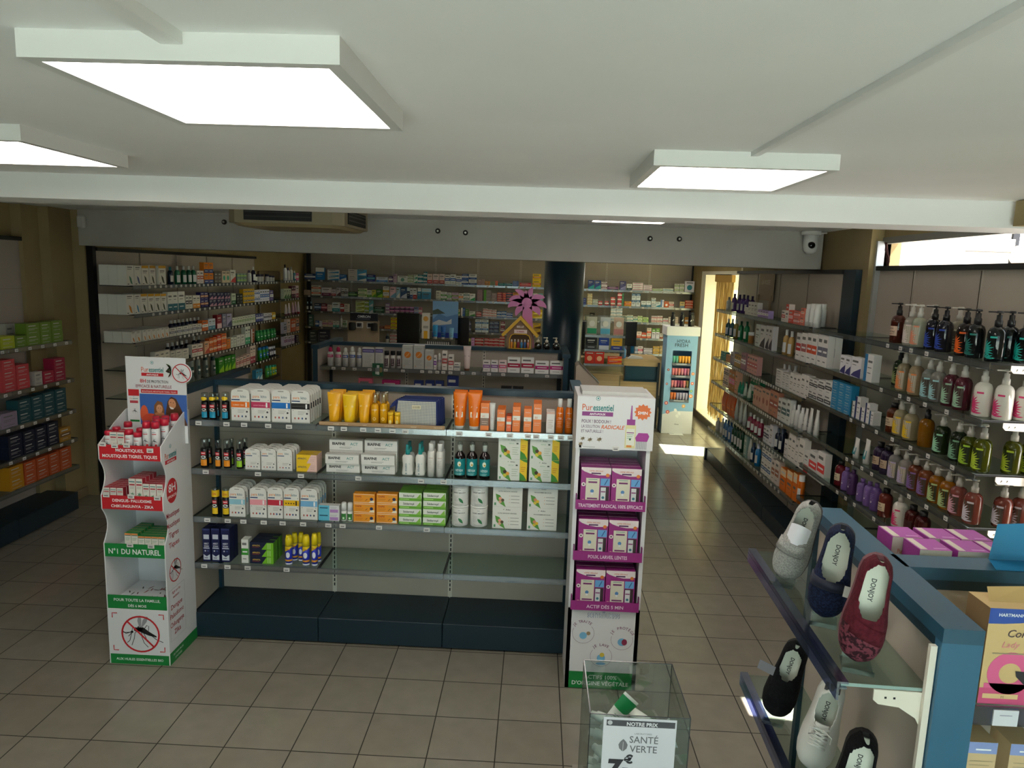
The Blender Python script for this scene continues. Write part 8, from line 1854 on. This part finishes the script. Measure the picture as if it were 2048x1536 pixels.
shoe('maroon suede shoe with patterned toe, rightmost on the upper glass shelf', (.945, -2.215, 1.485), -20, 6, MARF, LIN, M('#6a3a44', .7), .46, .985, .80, [('strap', strap(.26, .42, MARF, -.7, 1.0, .005, slope=-.06))], MART, .268, -4)
shoe('black velour slipper on the lower glass shelf', (.940, -1.735, 1.020), -30, 12, BLKF, LIN, M('#0c0c0e', .8), .56, .98, .80, [('swing_tag', tagm(-.085, .15, M('#6a6a70', .7)))], None, .262, -4)
def laces():
    b = MB(); W_ = M('#dcdcd8', .7)
    for k in range(6):
        s = .34 + k * .038; z = s * .275; h = interp(HT, s) + .006
        b.tube([(-.022, -h + .006, z), (-.008, -h - .002, z + .004), (.008, -h - .002, z + .008), (.022, -h + .006, z + .012)], .0022, W_, 6); b.tube([(.022, -h + .006, z), (.006, -h - .004, z + .004), (-.008, -h - .003, z + .008), (-.022, -h + .006, z + .012)], .0022, W_, 6)
    b.tube([(-.005, -.076, .155), (-.03, -.08, .15), (-.028, -.078, .13), (0, -.075, .145)], .002, W_, 6); b.tube([(.005, -.076, .155), (.03, -.08, .145), (.03, -.078, .125)], .002, W_, 6); return b
shoe('white leather lace-up trainer on the lower glass shelf', (.965, -1.985, 1.020), -28, 8, WHL, M('#a4a69e', .8), M('#c8c8c2', .5), .56, .985, .74, [('laces', laces()), ('tongue', strap(.50, .62, WHL, -.45, .45, .004)), ('heel_tab', MB().box(-.02, -.06, .262, .02, -.02, .268, M('#101014')))], None, .268, -4)
shoe('black shoe with white paper insert, rightmost on the lower glass shelf', (.962, -2.215, 1.020), -20, 6, BLKF, M('#8a8a84', .8), M('#0c0c0e', .8), .42, .98, .86, [('paper_insert', insert(.115, .15, .032, PAP)), ('seam', strap(.42, .45, M('#17171a', .5), -.9, .9, .003))], None, .265, -4)
for i, (x, y, z, rz) in enumerate(((.93, -1.74, 1.471, -30), (.955, -1.99, 1.471, -24), (.945, -2.22, 1.471, -18), (.94, -1.74, 1.006, -28), (.965, -1.99, 1.006, -26), (.962, -2.22, 1.006, -18))):
    q = MB().box(-.035, -.05, 0, .035, .03, .002, ACRYL).box(-.035, -.052, 0, .035, -.05, .012, ACRYL).box(-.03, .026, 0, .03, .028, .10, ACRYL); tag(q.build('shoe_stand', None, (x, y, z), R(rz)), 'clear acrylic shoe stand, %s from left, %s shelf' % (['first', 'second', 'third'][i % 3], ['upper', 'lower'][i // 3]), 'stand', 'acrylic shoe stands')
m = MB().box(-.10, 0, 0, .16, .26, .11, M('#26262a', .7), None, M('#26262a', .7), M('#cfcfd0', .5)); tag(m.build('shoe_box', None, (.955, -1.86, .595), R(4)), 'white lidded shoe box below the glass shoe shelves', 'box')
MB().box(-.30, .20, .585, -.045, .80, .593, GLASS).build('shelf', sg)
# ---- acrylic bin of green and white tubes with a price card
BX, BY = .345, -1.766
bn = empty('acrylic_bin', 'clear acrylic bin of green and white tubes with price card', 'bin', (BX, BY, .56)); w, d, h, t = .325, .328, .44, .0035
q = MB(); q.box(0, 0, 0, w, t, h, ACRYL); q.build('front_pane', bn); MB().box(0, d - t, 0, w, d, h, ACRYL).build('back_pane', bn); MB().box(0, t, 0, t, d - t, h, ACRYL).build('side_pane', bn); MB().box(w - t, t, 0, w, d - t, h, ACRYL).build('side_pane', bn); MB().box(t, t, 0, w - t, d - t, t, ACRYL).build('bottom_pane', bn)
EM = M('#3a4044', .2, 0, .6); e = MB()
for a in ((0, 0, w, t), (0, d - t, w, d), (0, 0, t, d), (w - t, 0, w, d)): e.box(a[0], a[1], h, a[2], a[3], h + .0015, EM)
for x, y in ((0, 0), (w - t, 0), (0, d - t), (w - t, d - t)): e.box(x, y, 0, x + .0022, y + .0022, h, EM)
e.build('polished_edges', bn)
m = MB().box(.045, -.002, .10, .28, -.0008, h - .006, M('#dcdce2', .5)); y = -.0026
m.rect(.055, h - .035, .275, h - .014, '#4a4a50', y); m.text('NOTRE PRIX', .17, h - .032, .018, '#e4e4e8', y - .0004, 'c', .03, 0, .10); m.disc(.066, h - .024, .008, '#c8c8cc', y - .0006, 14)
m.text('LABORATOIRES', .175, h - .062, .008, '#8a8a8e', y, 'c', .01, 0, .08); m.text('SANTÉ', .178, h - .092, .034, '#6a6a6e', y, 'c', .006, 0, .092); m.text('VERTE', .178, h - .125, .034, '#6a6a6e', y, 'c', .006, 0, .088); leaf(m, .112, h - .125, .045, .030, 90, '#77777b', y); m.stroke([(.112, h - .125), (.112, h - .09)], .0012, '#dcdce2', y - .0005)
m.text('7', .065, h - .215, .085, '#2e2e34', y, 'l', .05, .1); m.text('€', .118, h - .165, .04, '#2e2e34', y, 'l', .05); m.text('50', .112, h - .215, .045, '#2e2e34', y, 'l', .05); m.build('price_card', bn)
MB().box(-.02, -.02, -.56, w + .02, d + .02, -.001, M('#8a8478', .6)).build('plinth', bn)
def gtube():
    L_ = .15; m = MB(); G = M('#16884c', .35); Wt = M('#d4dcd4', .35); n = 14; Z = ((0, .012, .012), (.02, .013, .013), (.021, .019, .017), (.05, .021, .016), (.09, .024, .010), (.14, .027, .002), (L_, .027, .0018))
    for z, rx, ry in Z: m.v += [(rx * math.cos(2 * math.pi * i / n), ry * math.sin(2 * math.pi * i / n), z) for i in range(n)]
    for k in range(6):
        for i in range(n): m.face([k * n + i, k * n + (i + 1) % n, (k + 1) * n + (i + 1) % n, (k + 1) * n + i], Wt if k in (0, 1, 2, 3, 5) else G, True)
    m.face(range(n - 1, -1, -1), Wt); m.face([6 * n + i for i in range(n)], Wt)
    for i in range(4): m.rect(-.012, .05 + i * .008, .012, .052 + i * .008, '#4a7a5c', -.0175 + i * .0008)
    return [('cream_tube', m)]
rnd = random.Random(12); slots = []
for lv in range(5):
    for a in range(2):
        for b_ in range(2): slots.append((.095 + a * .13 + rnd.uniform(-.012, .012), .09 + b_ * .13 + rnd.uniform(-.01, .01), .03 + lv * .062))
for i, (x, y, z) in enumerate(slots):
    o = put('gtube', gtube, (BX + x, BY + y, .56 + z), 0, 'green and white cream tube lying in the acrylic bin', 'tube', 'green and white tubes in the acrylic bin'); ang = rnd.uniform(0, math.pi); o.rotation_mode = 'XYZ'; o.rotation_euler = (R(90), rnd.uniform(-.4, .4), ang); v = Vector((0, 0, .075)); v.rotate(o.rotation_euler); o.location = Vector(o.location) - v
for i, (x, y, z, rx, ry, rz) in enumerate(((.06, .13, .30, -12, 38, -12), (.11, .10, .29, 35, 70, 10), (.16, .09, .285, 20, 65, -4), (.27, .12, .28, 25, -30, 30))):
    o = put('gtube', gtube, (BX + x, BY + y, .56 + z), 0, ['upright green and white tube leaning out at the left of the bin', 'green tube lying across the bin just above the card', 'second green tube lying across the bin near the card', 'green tube poking up at the right side of the bin'][i], 'tube', None); o.rotation_euler = (R(rx), R(ry), R(rz)); o.scale = (1.15, 1.15, 1.0)
